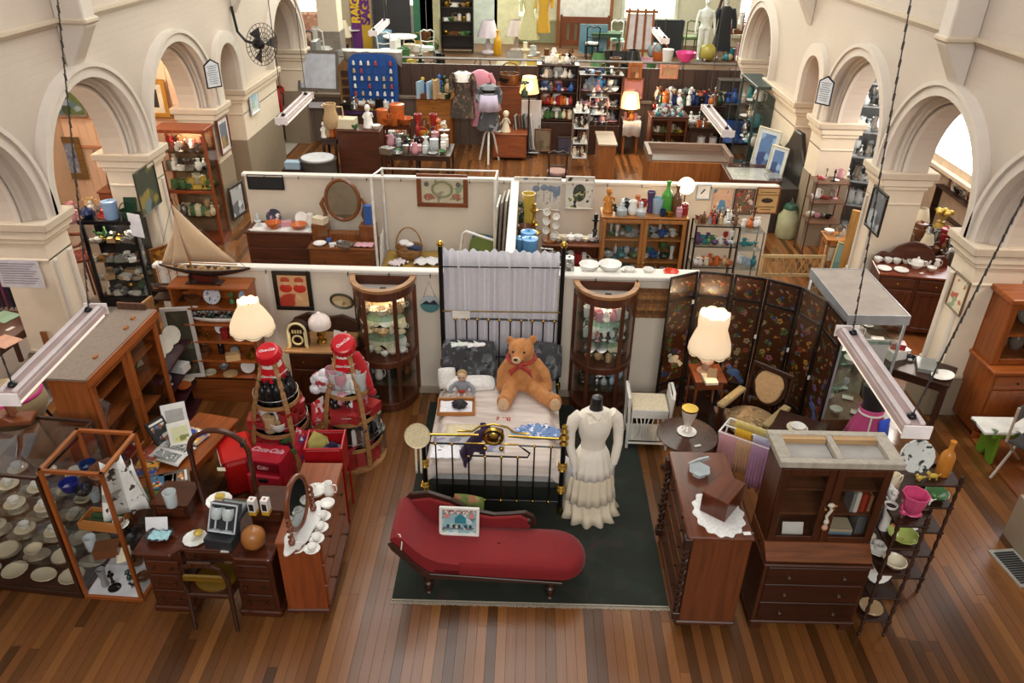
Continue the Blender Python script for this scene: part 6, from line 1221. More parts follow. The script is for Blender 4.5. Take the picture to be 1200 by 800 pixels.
t_=script_text('Coca-Cola',.14,tb,(-.0,-.02,.243),(0,0,R(4)),WHT)
rc=thing('red_wire_stand','tall red metal bin of pictures at the chest end','bin',pz(392,600,0),R(4))
RM=mat('a8141c','plain',.35,.1)
for x in(-.17,.17):
 for y in(-.14,.14): MB().tube([(x,y,0),(x,y,.92 if y>0 else .9)],.012,6).build('corner_tube',RM,rc)
for y in(-.14,.14): MB().box(-.17,.17,y-.006,y+.006,.55,.89).build('side_sheet',RM,rc); MB().tube([(-.17,y,.91),(.17,y,.91)],.012,6).build('top_tube',RM,rc)
for x in(-.17,.17): MB().box(x-.006,x+.006,-.14,.14,.55,.89).build('end_sheet',RM,rc); MB().tube([(x,-.14,.9),(x,.14,.92)],.012,6).build('top_tube',RM,rc)
MB().box(-.17,.17,-.14,.14,.54,.555).build('floor_sheet',RM,rc)
for k,(x,c,rz_,l,h) in enumerate(((-.13,SPT('a81a28','c8c4c8','3a3a6a','b82030',s=22),R(70),'pointed red printed card standing in the red bin',.5),(-.04,SPT('b8b060','8a8440','c8c490',s=6),R(40),'olive and red folder standing in the red bin',.42),(.06,SPT('2a2a4a','8ab0d8','c8d8e8',s=10),R(10),'blue seaside picture lying in the red bin',.3))):
 p=rc.matrix_basis@Vector((x,-.02,.56)); o=MB().prism([(-.11,0),(.11,0),(.11,h*.75),(0,h),(-.11,h*.75)],-.006,.006,'y').build('printed_card',c,None,p,rz_); o.rotation_euler=(R(-16),0,rz_); tag(o,l,'card')
bs=thing('bedside_chest','dark carved chest with pale top beside the half round cabinet','chest',(-2.32,7.36,0),0)
MB().box(-.34,.34,.02,.46,.06,.88).build('carcass',mat('42200f','wood',.35),bs,bev=.004); MB().box(-.38,.38,-.02,.48,.88,.92).build('top',mat('b98a5a','woodx',.4),bs,bev=.01); panel_door(bs,-.31,.31,.02,.12,.66,mat('42200f','wood',.35)); drawer(bs,-.31,.31,.02,.69,.85,mat('42200f','woodx',.35),2); MB().prism([(-.38,.92),(.38,.92),(.38,1.06),(.2,1.14),(0,1.1),(-.2,1.16),(-.38,1.08)],.44,.48,'y').build('carved_back',W_DARKX,bs,bev=.008)
rd=thing('jukebox_radio','small arched cream and black radio shaped like a jukebox','radio',(-2.55,7.48,.92),R(2))
ar=[(-.11,0),(.11,0),(.11,.20)]+[(.11*cos(t),.20+.11*sin(t)) for t in [PI*k/12 for k in range(1,12)]]+[(-.11,.20)]
MB().prism(ar,-.06,.06,'y').build('case',mat('2a1810','plain',.3),rd,bev=.006); MB().tube([(x*.9,-.062,z) for x,z in ar[1:]+[ar[0]]],.014,7).build('cream_trim',mat('e8d8a0','plain',.3),rd); MB().tube([(.055*cos(t),-.066,.10+.055*sin(t)) for t in [2*PI*k/20 for k in range(20)]],.012,6,closed=True).build('speaker_ring',mat('e8d8a0','plain',.3),rd)
for k in range(4): MB().box(-.055+.03*k,-.035+.03*k,-.066,-.058,.185,.225).build('push_button',mat('e8d8a0','plain',.3),rd)
for s in(-1,1): MB().tube([(s*.085,-.066,.02),(s*.085,-.066,.2)],.012,6).build('light_tube',mat('f0e2b8','plain',.3),rd)
ml=thing('mushroom_lamp','small lamp with white domed glass shade on the bedside chest','lamp',(-2.32,7.56,.92)); MB().lathe([(.06,0),(.06,.015),(.03,.04),(.05,.1),(.03,.16),(.02,.2)],14).build('base',BRASS,ml); MB().lathe([(.125,.2),(.13,.23),(.12,.29),(.08,.34),(.03,.365),(.02,.385),(0,.39)],24).build('dome_shade',mat('eee0d8','plain',.3),ml)
row([('frame',.11,'white',(-2.16,7.62,.92)),('trinket_box',.14,'tan',(-2.08,7.45,.92)),('candlestick',.15,'white',(-2.03,7.55,.92)),('bird_figurine',.1,'white',(-2.12,7.7,.92))],'on the bedside chest by the dome lamp','ornaments on the bedside chest')
shade_lamp('floor lamp with big cream shade before the open bookcase',-2.93,7.15,0,1.68,.235,.11,True,30,hs=.74)
pf=picture('framed_print','dark framed print of red-dressed dolls on the front partition','picture',(-2.68,7.90,1.40),.44,.50,0,mat('1d1714','plain',.35),mat('d9a878','flecks',.6,scale=5,c2=('c8563c','e8c8a0','b03a28')),.05)
for x in(-.08,.08): MB().ell((x,-.014,.03),(.075,.004,.055),12,8).build('painted_skirt',mat('c8301c','plain',.6),pf); MB().ell((x,-.014,.11),(.045,.004,.05),10,8).build('painted_face',mat('e0b088','plain',.6),pf); MB().ell((x,-.0145,.135),(.055,.004,.04),10,8).build('painted_hair',mat('b84a28','plain',.6),pf)
ov=thing('oval_picture','small oval gilt picture hung on the partition above the chest','picture',(-2.13,7.92,1.27),0); MB().tube([(.13*cos(t),-.012,.085*sin(t)) for t in [2*PI*k/26 for k in range(26)]],.016,7,closed=True).build('frame',mat('4a4430','plain',.4,.3),ov); MB().prism([(.12*cos(t),.08*sin(t)) for t in [2*PI*k/24 for k in range(24)]],-.012,-.004,'y').build('print',SPT('b8a078','8a7048','c8b48c',s=16),ov); ov.rotation_euler=(0,R(12),0)
pq=thing('seascape_plaque','oval painted seascape plaque hung by a cord beside the bed','picture',(-1.10,7.90,1.27)); MB().prism([(.115*cos(t),.115*sin(t)*.95) for t in [2*PI*k/24 for k in range(24)]],-.012,-.002,'y').build('plaque',mat('a8b4ba','plain',.5),pq); MB().prism([(.112*cos(t),.105*sin(t)) for t in [PI+PI*k/12 for k in range(13)]],-.016,-.011,'y').build('painted_sea',mat('4a7a7c','plain',.5),pq); MB().prism([(-.1,.0),(-.04,.05),(.0,.02),(.05,.06),(.1,.0)],-.016,-.012,'y').build('painted_rocks',mat('1e2428','plain',.6),pq); MB().tube([(-.07,-.01,.09),(0,-.02,.30),(.07,-.01,.09)],.003,4).build('cord',W_DARK,pq)
wm=thing('woven_mat','square woven cane mat hung on partition by the folding screen','mat',(1.46,7.90,1.36)); MWm=mat('8f5f34','fabric',.7,var=.2)
for i in range(9):
 for j in range(8): MB().box(-.2+i*.0445,-.2+i*.0445+.042,-.012-.006*((i+j)%2),-.002,-.19+j*.0475,-.19+j*.0475+.045).build('cane_strip',mat(['8f5f34','a8743f','7a4d28'][(i*3+j*5)%3],'woodx' if (i+j)%2 else 'wood',.6),wm)
# ================================================================ rooms behind the front partition
def table(name,lab,x,y,rz,w,d,h,m,mx=None,leg=.025,kind='square',cat='table',shelf=None,draw=0):
 t=thing(name,lab,cat,(x,y,0),rz); mx=mx or m
 MB().box(-w/2,w/2,0,d,h-.03,h).build('top',mx,t,bev=.006); MB().box(-w/2+.03,w/2-.03,.03,d-.03,h-.12,h-.03).build('apron',m,t)
 legs(t,[(-w/2+.05,.05),(w/2-.05,.05),(-w/2+.05,d-.05),(w/2-.05,d-.05)],h-.03,leg,m,kind)
 if shelf: MB().box(-w/2+.05,w/2-.05,.05,d-.05,shelf-.02,shelf).build('shelf',mx,t)
 for i in range(draw): drawer(t,-w/2+.04+(w-.08)/draw*i,-w/2+.03+(w-.08)/draw*(i+1),.03,h-.115,h-.035,mx,1)
 return t
def case(name,lab,x,y,rz,w,d,z0,h,m,shelves,cat='cabinet',doors=0,mx=None,base=None,backm=None,glassside=False):
 t=thing(name,lab,cat,(x,y,0),rz); mx=mx or m
 if glassside:
  for s in(-1,1): MB().box(s*w/2-.003,s*w/2+.003,.03,d-.03,z0,h).build('glass_pane',GL,t)
  for a in(-w/2+.02,w/2-.02):
   for b_ in(.02,d-.02): MB().box(a-.02,a+.02,b_-.02,b_+.02,0,h).build('corner_post',m,t)
  MB().box(-w/2-.02,w/2+.02,-.02,d+.01,h,h+.06).build('top',mx,t,bev=.006); MB().box(-w/2,w/2,0,d,z0-.05,z0).build('bottom',mx,t); MB().box(-w/2,w/2,d-.012,d,z0,h).build('back_panel',backm or m,t)
  for z in shelves: MB().box(-w/2+.03,w/2-.03,.03,d-.03,z-.008,z).build('shelf',glass('e4e8e6',.3),t)
 else: cabinet_shell(t,w,d,z0,h-.03,m,shelves,.025,mx=mx)
 if base: MB().box(-w/2,w/2,-.01,d,0,base).build('base',m,t,bev=.006);
 elif z0>.06 and not glassside: legs(t,[(-w/2+.03,.03),(w/2-.03,.03),(-w/2+.03,d-.03),(w/2-.03,d-.03)],z0,.022,m,'square')
 for i in range(doors):
  a=-w/2+.004+(w-.008)/doors*i; b_=a+(w-.008)/doors-.004; glazed_door(t,a,b_,0,z0+.02,h-.04,m,.05,kn=(b_-.03 if i%2==0 else a+.03))
 return t
def chest(name,lab,x,y,rz,w,d,h,m,rows,mx=None,kn=2,cat='chest of drawers'):
 t=thing(name,lab,cat,(x,y,0),rz); mx=mx or m
 MB().box(-w/2,w/2,.01,d,.06,h-.03).build('carcass',m,t,bev=.004); MB().box(-w/2-.015,w/2+.015,-.015,d+.01,h-.03,h).build('top',mx,t,bev=.006)
 for i in range(rows): q=(h-.13)/rows; drawer(t,-w/2+.03,w/2-.03,.01,.09+q*i,.08+q*(i+1),mx,kn,W_DARK)
 legs(t,[(-w/2+.05,.05),(w/2-.05,.05),(-w/2+.05,d-.05),(w/2-.05,d-.05)],.06,.03,W_DARK,'bun'); return t
LN=mat('efece6','fabric',.9)
def cloth2(name,lab,cat,x,y,z,w,d,m,rz=0,drop=0,wav=.008):
 rows=[[(w*(i/10-.5),d*(j/8-.5),wav*sin(i*1.9+j)*cos(j*1.3)) for i in range(11)] for j in range(9)]
 if drop: rows=[[(p[0],p[1]-.012,-drop+.02*sin(p[0]*30)) for p in rows[0]]]+rows
 return tag(MB().sheet(rows).build(name,m,None,(x,y,z),rz,solid=.006),lab,cat)
chest('dark_chest','dark chest of drawers with white runner against the back partition',-3.73,10.72,0,1.02,.46,.94,W_MAH,4,W_MAHX)
cloth2('white_runner','white runner hanging over the corner of the dark chest','runner',-3.70,10.9,.955,.95,.3,LN,0,.10)
row([('oil_lamp',.2,'clear',(-4.1,10.92,.96)),('standing_plate',.24,mat('303648','spots',.3,scale=18,c2=('303648','d8a0b0','e8dcd8')),(-3.88,11.0,.96),0),('bowl',.24,'orange',(-3.84,10.84,.96)),('box',.16,'pink',(-3.68,10.95,.96)),('standing_plate',.2,'white',(-3.46,11.02,.96),0),('shell',.26,'orange',(-3.46,10.85,.96)),('jug',.2,'white',(-3.3,10.95,.96)),('tag',.08,'white',(-4.16,10.76,.96))],'on the dark chest at the back partition','crockery on the dark chest')
dt_=chest('dressing_table','brown dressing table with oval swing mirror at the back partition',-2.75,10.45,0,.96,.46,.83,mat('7a4a28','wood',.3),2,mat('84502c','woodx',.25),2,'dressing table')
M_dt=mat('84502c','wood',.25)
for s in(-1,1): MB().box(s*.36-.12,s*.36+.12,.26,.46,.83,1.08).build('side_box',M_dt,dt_,bev=.004)
MB().box(-.24,.24,.30,.46,.83,.93).build('centre_ledge',M_dt,dt_)
for s in(-1,1): MB().tube([(s*.34,.42,1.08),(s*.28,.42,1.2),(s*.33,.42,1.36),(s*.28,.42,1.46)],[.05,.03,.035,.02],8).build('mirror_bracket',M_dt,dt_)
MB().tube([(.25*cos(t),.40,1.43+.31*sin(t)) for t in [2*PI*k/28 for k in range(28)]],.03,8,closed=True).build('oval_frame',M_dt,dt_); MB().prism([(.235*cos(t),1.43+.295*sin(t)) for t in [2*PI*k/28 for k in range(28)]],.39,.40,'y').build('mirror_glass',mat('a8a49a','plain',.03,1),dt_)
row([('box',.2,'cream',(-3.11,10.8,1.08)),('tall_box',.3,'blue',(-2.37,10.82,1.08)),('canister',.09,'blue',(-2.95,10.6,.83)),('dish',.2,'white',(-3.08,10.54,.83)),('tray',.3,'silver',(-2.72,10.55,.83)),('box',.1,'white',(-2.88,10.52,.83))],'on the dressing table with oval mirror','toiletries on the dressing table')
cloth2('pink_cloth','folded pink cloth on the corner of the dressing table','cloth',-2.42,10.55,.855,.28,.16,mat('d8a0a8','fabric',.9))
picture('pinboard','black pinboard hung high on the back partition','board',(-4.0,11.24,1.55),.56,.24,0,BLACKM,mat('1c1b1c','fabric',.8),.015)
sf=picture('sampler','large brown framed embroidered sampler on the back partition','picture',(-1.30,11.24,1.48),.78,.52,0,W_ROSEX,mat('c8c0a4','flecks',.8,scale=14,c2=('8a9a78','b07868','9a9080')),.07)
MB().tube([(.15*cos(t),-.016,.03+.12*sin(t)) for t in [2*PI*k/22 for k in range(22)]],.02,5,closed=True).build('stitched_wreath',mat('8f8f6c','fabric',.9),sf)
for x in(-.24,.24): MB().ell((x,-.014,.1),(.04,.003,.04),9,5).build('stitched_medal',mat('6a6a66','fabric',.9),sf); MB().ell((x*.9,-.014,-.1),(.08,.003,.06),9,5).build('stitched_flowers',mat('a06a5a','spots',.9,scale=40,c2=('7a8a60','b04a44','c8b898')),sf)
cb=thing('canopy_bed','white tubular canopy bed with mustard cover in the left room','bed',(-1.33,10.42,0))
for (x,y,h) in((-.88,0,1.95),(.87,0,1.95),(-.86,.74,1.84),(.87,.74,1.84)): MB().tube([(x,y,0),(x,y,h)],.02,8).build('post',WHITEM,cb)
for a,b_ in(((-.88,0,1.94),(.87,0,1.95)),((-.86,.74,1.83),(.87,.74,1.83)),((-.88,0,1.94),(-.86,.74,1.83)),((.87,0,1.94),(.87,.74,1.83)),((-.88,0,.3),(.87,0,.3)),((-.86,.74,.3),(.87,.74,.3)),((-.87,0,.3),(-.87,.74,.3)),((.87,0,.3),(.87,.74,.3))): MB().tube([a,b_],.014,7).build('rail',WHITEM,cb)
for k in range(3): MB().tube([(-.86,.1+.1*k,.5),(-.84,.2+.1*k,1.0),(-.87,.3+.08*k,.75),(-.85,.4+.08*k,.5)],.009,6).build('scroll',WHITEM,cb)
MB().tube([(.33,.1,.6),(.40,.1,1.08),(.44,.1,1.12),(.8,.1,1.0),(.87,.1,.98)],.02,8).build('rail',WHITEM,cb)
MB().box(-.83,.83,.04,.72,.2,.48).build('mattress',mat('c8bfae','fabric',.9),cb,bev=.04)
rows=[[(-.85+1.7*i/24,.012+.012*sin(i*1.7),.12) for i in range(25)],[(-.85+1.7*i/24,.02,.5) for i in range(25)]]+[[(-.85+1.7*i/24,.04+.085*j,.515+.008*sin(i+j*2)) for i in range(25)] for j in range(9)]
MB().sheet(rows).build('mustard_cover',mat('a5812c','fabric',.85,c2='8a6a20',scale=.1),cb,solid=.01)
bs_=thing('wicker_basket','tall handled wicker basket of white linen on the mustard bed','basket',(-1.80,10.88,.53)); MW=mat('a87844','woodx',.6)
MB().lathe([(.15,0),(.2,.08),(.22,.16),(.21,.16),(.18,.08),(0,.02)],18,ruf=.02).build('bowl',MW,bs_); MB().tube([(.2*cos(t),0,.14+.34*sin(t)) for t in [PI*k/14 for k in range(15)]],.012,6).build('handle',MW,bs_)
for p,c,n in(((-.04,0,.22),'ece8e4','white_linen'),((.1,-.06,.18),'28304a','navy_linen')): b=MB(); [b.ell((p[0]+rnd.uniform(-.07,.07),p[1]+rnd.uniform(-.05,.05),p[2]),(.07,.06,.04),8,5) for k in range(5)]; b.build(n,mat(c,'fabric',.9),bs_)
for x,y,w,d,c,l in((-1.45,10.68,.5,.26,'f0eeec','spread white embroidered blouse on the mustard bed'),(-1.93,10.6,.26,.2,'e8d8d8','bundle of white and pink baby clothes on the mustard bed'),(-1.15,10.85,.34,.3,'d8e0da','pale green crochet cloth on the mustard bed')): cloth2('linen',l,'linen',x,y,.56,w,d,mat(c,'fabric',.9),rnd.random(),0,.03)
pillow('cushion','olive cushion with blue print leaning at the right end of mustard bed',(-.66,10.95,.72),.45,.36,.14,mat('5d6a2c','spots',.9,scale=10,c2=('5d6a2c','3a4a6a','6a7838')),R(50),R(-20),'cushion')
for k,(x,c,h) in enumerate(((-.50,'d8d2c6',1.7),(-.44,'8f857a',1.72),(-.38,'cdc6ba',1.7))): o=MB().box(-.012,.012,0,.5,0,h).build('board',mat(c,'wood',.6),None,(x,10.0+.12*k,0)); tag(o,['white','grey carpeted','pale'][k]+' board leaning upright at the divider by the canopy bed','board'); o.rotation_euler=(0,R(3),R(-3))
tc=chest('tall_cabinet','grey-topped cabinet with blue jars against the room divider',.02,9.2,0,.26,1.5,1.28,mat('6b5f58','wood',.5),3,mat('6b5f58','woodx',.6),1,'cabinet')
row([('canister',.27,'5f9bd0',(.05,9.28,1.28)),('canister',.27,'5f9bd0',(.03,9.52,1.28)),('canister',.22,'5f9bd0',(-.06,9.42,1.28))],'on the grey-topped cabinet by the lace curtain','blue jars on the grey-topped cabinet')
row([('tall_vase',.5,'yellow',(.02,10.35,1.28)),('bowl',.26,'brown',(-.02,10.1,1.28)),('candlestick',.42,'gold',(.1,10.15,1.28)),('flower_vase',.36,'dark_green',(-.05,10.5,1.28)),('candlestick',.36,'gold',(.08,10.45,1.28))],'at the back of the grey-topped cabinet','ornaments on the grey-topped cabinet')
case('low_dresser','low brown open dresser of cups between divider and glazed bookcase',.65,10.1,0,.82,.3,.06,1.12,W_ROSE,(.42,.78),'dresser',mx=W_ROSEX)
clutter((.33,10.2,1.12),(.98,10.2,1.12),7,['cup','teapot','cup','bowl'],['white','cream','white'],.13,.17,'on top of the low open dresser','china on the low dresser',.1)
ctree=thing('cup_tree','tall wooden mug tree hung with white cups on the low dresser','cup tree',(.32,10.2,1.12)); MB().lathe([(.08,0),(.08,.02),(.02,.04),(.015,.5)],10).build('stem',W_PINE,ctree)
for k in range(9): a=k*2.1; o=MB().lathe([(.02,0),(.045,.03),(.05,.07),(.042,.07),(.03,.02)],10,M=Matrix.Translation((.09*cos(a),.09*sin(a),.1+.045*k))@Matrix.Rotation(R(60),4,'X')).build('cup',mat('efe9dd','plain',.25),ctree)
for z,w in((.79,'upper'),(.43,'lower')): clutter((.33,10.16,z),(.98,10.16,z),7,['jug','bowl','canister','canister','teapot'],['white','cream','red','green','white','blue'],.14,.19,f'on the {w} shelf of low open dresser','china on the low dresser',.06)
item('candlestick',.4,'black',(.98,10.3,1.12),'tall black iron candlestick at the end of low dresser')
gb_=case('glazed_bookcase','honey oak bookcase with two arched glass doors of china',1.62,9.95,R(.5),1.16,.36,.3,1.62,W_PINE,(.62,.95,1.28),'bookcase',2,W_PINEX,.3)
for z,w in((.63,'lower'),(.96,'middle'),(1.29,'upper'),(.33,'bottom')): clutter((1.14,10.08,z),(2.1,10.08,z),22,['plate','bowl','teapot','tall_vase','bottle','goblet','cup'],['white','blue','green','white','turquoise','clear','grey','dark_green','white'],.1,.2,f'on {w} shelf of the honey oak bookcase','glass and china in the honey oak bookcase',.14,2)
row([('figurine',.36,'amber',(1.12,10.12,1.62)),('bird_figurine',.2,'black',(1.25,10.05,1.62)),('jar',.2,'black',(1.36,10.12,1.62)),('decanter',.22,'clear',(1.3,10.0,1.62)),('jug',.2,'white',(1.45,10.05,1.62)),('vase',.24,'orange',(1.52,10.15,1.62)),('goblet',.2,'red',(1.6,10.1,1.62)),('decanter',.2,'clear',(1.56,10.0,1.62)),('tall_vase',.3,'purple',(1.7,10.15,1.62)),('tumbler',.22,'pale_blue',(1.8,10.12,1.62)),('bottle',.46,'4f9a3a',(1.92,10.12,1.62)),('bottle',.4,'brown',(2.05,10.1,1.62)),('tumbler',.1,'navy',(1.86,10.0,1.62)),('jar',.14,'pink',(2.08,10.0,1.62)),('jar',.16,'red',(2.17,10.1,1.62)),('cup',.1,'gold',(1.95,10.0,1.62))],'on top of the honey oak bookcase','coloured glass on the honey oak bookcase')
glb=thing('globe_lamp','lit white globe lamp above the honey oak bookcase','lamp',(2.32,10.9,1.27)); MB().lathe([(.08,0),(.08,.02),(.012,.04),(.012,.38)],10).build('stand',BRASS,glb); MB().ell((0,0,.49),.125,16,10).build('globe',emit('ffe6b8',4),glb); MB().box(-.1,.1,-.1,.1,-1.27,0).build('pedestal',W_DARK,glb)
lamp('globe_light',(2.32,10.72,1.80),22,(1,.75,.45),.08)
def rack(lab,x,y,w,d,h,shelves,m,sh,r=.014,top=True):
 t=thing('metal_rack',lab,'rack',(x,y,0))
 for a in(-w/2,w/2):
  for b_ in(0,d): MB().tube([(a,b_,0),(a,b_,h)],r,6).build('leg',m,t)
 for z in shelves:
  MB().box(-w/2,w/2,0,d,z-.008,z).build('shelf',sh,t)
  for b_ in(0,d): MB().tube([(-w/2,b_,z-.012),(w/2,b_,z-.012)],r*.7,5).build('shelf_rail',m,t)
 return t
rack('black metal rack of small ornaments before the back partition',2.74,10.35,.62,.3,1.36,(.34,.72,1.05,1.36),BLACKM,glass('e6e6e2',.3))
clutter((2.46,10.45,1.36),(3.02,10.45,1.36),26,['figurine','animal_figurine','bird_figurine','bottle','figurine'],['white','brown','black','tan','red','white','grey'],.1,.19,'on top of the black metal rack','ornaments on the black rack',.18,2)
for z,w,cs in((1.05,'second',['white','green','red','turquoise','purple','clear']),(.72,'third',['cream','amber','tan','white','orange']),(.34,'lowest',['white','amber','grey'])): clutter((2.46,10.42,z),(3.02,10.42,z),14,['goblet','bowl','vase','jug','cup','animal_figurine'],cs,.09,.17,f'on {w} shelf of the black metal rack','ornaments on the black rack',.14,2)
rack('slim glass shelf stand of blue and white ware beside black rack',3.22,10.3,.34,.3,1.3,(.34,.72,1.02,1.3),STEEL,glass('dfe8e8',.3),.01)
for z,w,cs in((1.3,'top',['white','white','orange']),(1.02,'second',['turquoise','turquoise','white']),(.72,'third',['white','turquoise','pale_blue']),(.34,'lowest',['white','grey'])): clutter((3.09,10.42,z),(3.37,10.42,z),5,['bird_figurine','vase','bowl','jug'],cs,.11,.19,f'on {w} shelf of the slim glass stand','ware on the slim glass stand',.14)
item('candlestick',.30,'brown',(3.26,10.5,1.31),'brown iron candelabra on the slim glass stand')
CRM=mat('d8d4cc','plain',.5)
a1=picture('watercolour','wide pale watercolour of grey trees on the back partition','picture',(.15,11.24,1.47),.72,.52,0,mat('e0d8cc','plain',.5),mat('ddd3c4','flecks',.7,scale=12,c2=('7a8a9c','98a4b0','b8b4b0')),.012)
for x,h in((-.02,.16),(.1,.2),(.2,.17),(.26,.14)): MB().ell((x,-.014,.02+h*.4),(.06,.003,.05),9,5).build('painted_tree',mat('7f8ea0','plain',.7),a1); MB().box(x-.006,x+.006,-.0145,-.012,-.12,.04).build('painted_trunk',mat('8c97a4','plain',.7),a1)
a2=picture('bird_print','cream framed print of birds and dark leaves on back partition','picture',(.79,11.24,1.50),.44,.52,0,CRM,mat('e0dcd0','flecks',.7,scale=14,c2=('39423a','8a8a4a','22282c')),.02); MB().ell((0,-.016,0),(.1,.003,.14),10,6).build('painted_birds',mat('3c443c','spots',.7,scale=26,c2=('22282c','8a8a4a','c8c4a0','4a5a40')),a2)
a3=picture('feather_print','small grey framed feather drawing near the globe lamp','picture',(2.66,11.24,1.56),.22,.24,0,mat('9fa6aa','plain',.4),mat('e4e2de','plain',.7),.02); MB().prism([(-.03,-.04),(.03,.04),(.01,.05),(-.04,-.02)],-.016,-.012,'y').build('painted_feather',mat('3a4048','plain',.7),a3)
a4=picture('poster','pink poster with a blue dress above the black rack','picture',(2.96,11.24,1.42),.30,.40,0,mat('d8b8a0','plain',.6),mat('d4ac90','flecks',.7,scale=18,c2=('4a7aa0','8a4a3a','e8d8c8')),.008); MB().prism([(-.07,-.14),(.08,-.14),(.04,.02),(-.03,.02)],-.016,-.012,'y').build('painted_dress',mat('5a8ab0','plain',.7),a4)
picture('poster','busy red and brown crowd poster beside the pink poster','picture',(3.29,11.24,1.42),.30,.40,0,mat('3a3028','plain',.6),mat('7a5a48','spots',.6,scale=26,c2=('a83a2c','d8c8b8','3a2a24','5a6a4a','c89a5a')),.008)
a5=picture('notice_board','tan varnished notice with a dark crest at the partition end','sign',(3.64,11.24,1.45),.36,.42,0,W_ROSEX,mat('c8a06a','plain',.5),.02)
for z,w in((.13,.12),(.09,.16),(-.1,.13),(-.14,.08)): MB().box(-w,w,-.015,-.012,z-.008,z+.006).build('printed_line',mat('7a5a34','plain',.6),a5)
MB().ell((0,-.014,.0),(.09,.003,.04),10,6).build('printed_crest',mat('2a2018','plain',.6),a5)
lk=table('narrow_shelf','long narrow white shelf of crockery behind the front partition',1.05,8.02,0,2.0,.26,1.62,M_rail,leg=.02)
row([('teapot',.2,'silver',(.30,8.12,1.62)),('kettle',.28,'silver',(.24,8.2,1.62)),('jar',.2,'silver',(.50,8.12,1.62)),('plate',.2,'white',(.62,8.1,1.62)),('bowl',.24,'white',(.74,8.15,1.62)),('bowl',.27,'white',(.98,8.15,1.62)),('cup',.13,'white',(1.2,8.1,1.62)),('cup',.13,'white',(1.42,8.1,1.62)),('shell',.19,'d8401c',(1.68,8.1,1.62)),('saucer',.17,'white',(1.2,8.2,1.62))],'on the narrow shelf behind the partition','crockery behind the partition')
# ================================================================ left aisle
lamp('showcase_fill',(-5.9,10.15,1.22),7,(1,.95,.85),.04)  # unseen lamp added inside the black showcase to brighten its goods
bc=case('black_showcase','black framed glass showcase crowded with trinkets in the left aisle',-5.90,9.98,R(2),.76,.38,.16,1.3,BLACKM,(.42,.7,1.0),'display case',0,glassside=True,base=.14,backm=BLACKM)
MB().box(-.37,.37,.0,.006,.18,1.28).build('glass_front',GL,bc)
for z,w in((.17,'bottom'),(.43,'lower'),(.71,'middle'),(1.01,'upper')): clutter((-6.24,10.04,z),(-5.56,10.06,z),16,['cup','figurine','bowl','trinket_box','animal_figurine','plate'],['white','green','silver','tan','grey','brown','gold'],.09,.16,f'on {w} shelf of the black showcase','trinkets in the black showcase',.2,2)
row([('teapot',.2,'navy',(-6.2,10.08,1.36)),('bowl',.22,'grey',(-6.05,10.28,1.36)),('hat',.34,'red',(-5.98,10.22,1.36)),('canister',.26,'8fb0d8',(-5.85,10.08,1.36)),('frame',.24,'dark_green',(-5.66,10.25,1.36)),('basket',.24,'dark_green',(-5.62,10.12,1.36)),('figurine',.2,'white',(-6.22,10.25,1.36))],'on top of the black showcase','goods on the black showcase')
o=MB().cb((0,0,0),(.22,.012,.34)).build('notice',mat('e8ecf4','plain',.5),None,pY(159,264,9.95),R(-20)); tag(o,'white notice in black frame at the side of the black showcase','sign')
chest('brown_cabinet','brown cabinet carrying a leather bag behind the black showcase',-6.55,11.6,R(2),.62,.42,1.2,W_ROSE,2,W_ROSEX,1,'cabinet')
lb=thing('leather_bag','brown leather bag with a handle and white label on cabinet','bag',(-6.55,11.8,1.20)); MB().prism([(-.2,0),(.2,0),(.17,.3),(-.17,.3)],-.1,.1,'y').build('body',mat('5a3018','plain',.5),lb,bev=.02); MB().tube([(.09*cos(t),0,.3+.1*sin(t)) for t in [PI*k/10 for k in range(11)]],.014,6).build('handle',W_DARK,lb); MB().box(-.04,.04,-.108,-.1,.14,.26).build('label',mat('e8e4dc','plain',.6),lb)
tl=table('long_sideboard','long dark table of flowers and ornaments along the left aisle',-7.6,9.6,R(72),2.4,.6,.95,W_DARK,W_DARKX)
clutter((-7.6,8.9,.95),(-6.75,11.3,.95),14,['flower_vase','frame','bowl','jug','figurine','ball','trinket_box'],['pink','cream','white','tan','yellow','brown','grey'],.18,.32,'on the long dark aisle table','ornaments on the long aisle table',.25)
picture('gilt_picture','large gilt framed blue picture leaning above the long aisle table','picture',tuple(pY(74,185,13.85)),.8,.8,0,mat('8a6a3a','woodx',.4,.2),mat('8890a4','spots',.6,scale=18,c2=('6a7490','9aa0b4','b0aeb8')),.12)
picture('landscape','green landscape in grey frame high through the first arch','picture',tuple(pY(79,116,13.84)),.6,.62,0,mat('7a7a70','plain',.4),mat('5a6a3a','spots',.6,scale=6,c2=('7a8a3a','4a6a7a','8aa0b0','3a4a2a')),.04)
picture('small_landscape','small dark framed landscape on the left aisle wall','picture',(XA+.005,13.0,1.9),.45,.55,R(90),mat('2a201a','plain',.4),mat('6a7a50','spots',.6,scale=6,c2=('8a9a5a','5a7a8a','3a4a2a')),.05)
pg_=picture('cockatoo_picture','gold framed picture of a white bird seen through second arch','picture',tuple(pY(175,115,13.85)),.66,.66,0,mat('c08a34','plain',.35,.3),mat('2a2420','plain',.6),.08,mount=mat('e4d8c0','plain',.7)); MB().ell((.02,-.018,0),(.05,.004,.11),9,6).build('painted_bird',mat('e8e4dc','plain',.6),pg_)
wd_=thing('pendant_lamp','white glass pendant lamp hanging in the left aisle','lamp',(-7.3,10.2,2.9)); MB().lathe([(.2,0),(.16,.08),(.05,.16),(.02,.2),(.01,1.6)],16).build('shade',mat('f4efe6','plain',.3),wd_); MB().ell((0,0,-.02),.07,10,8).build('bulb',emit('ffe8c0',8),wd_)
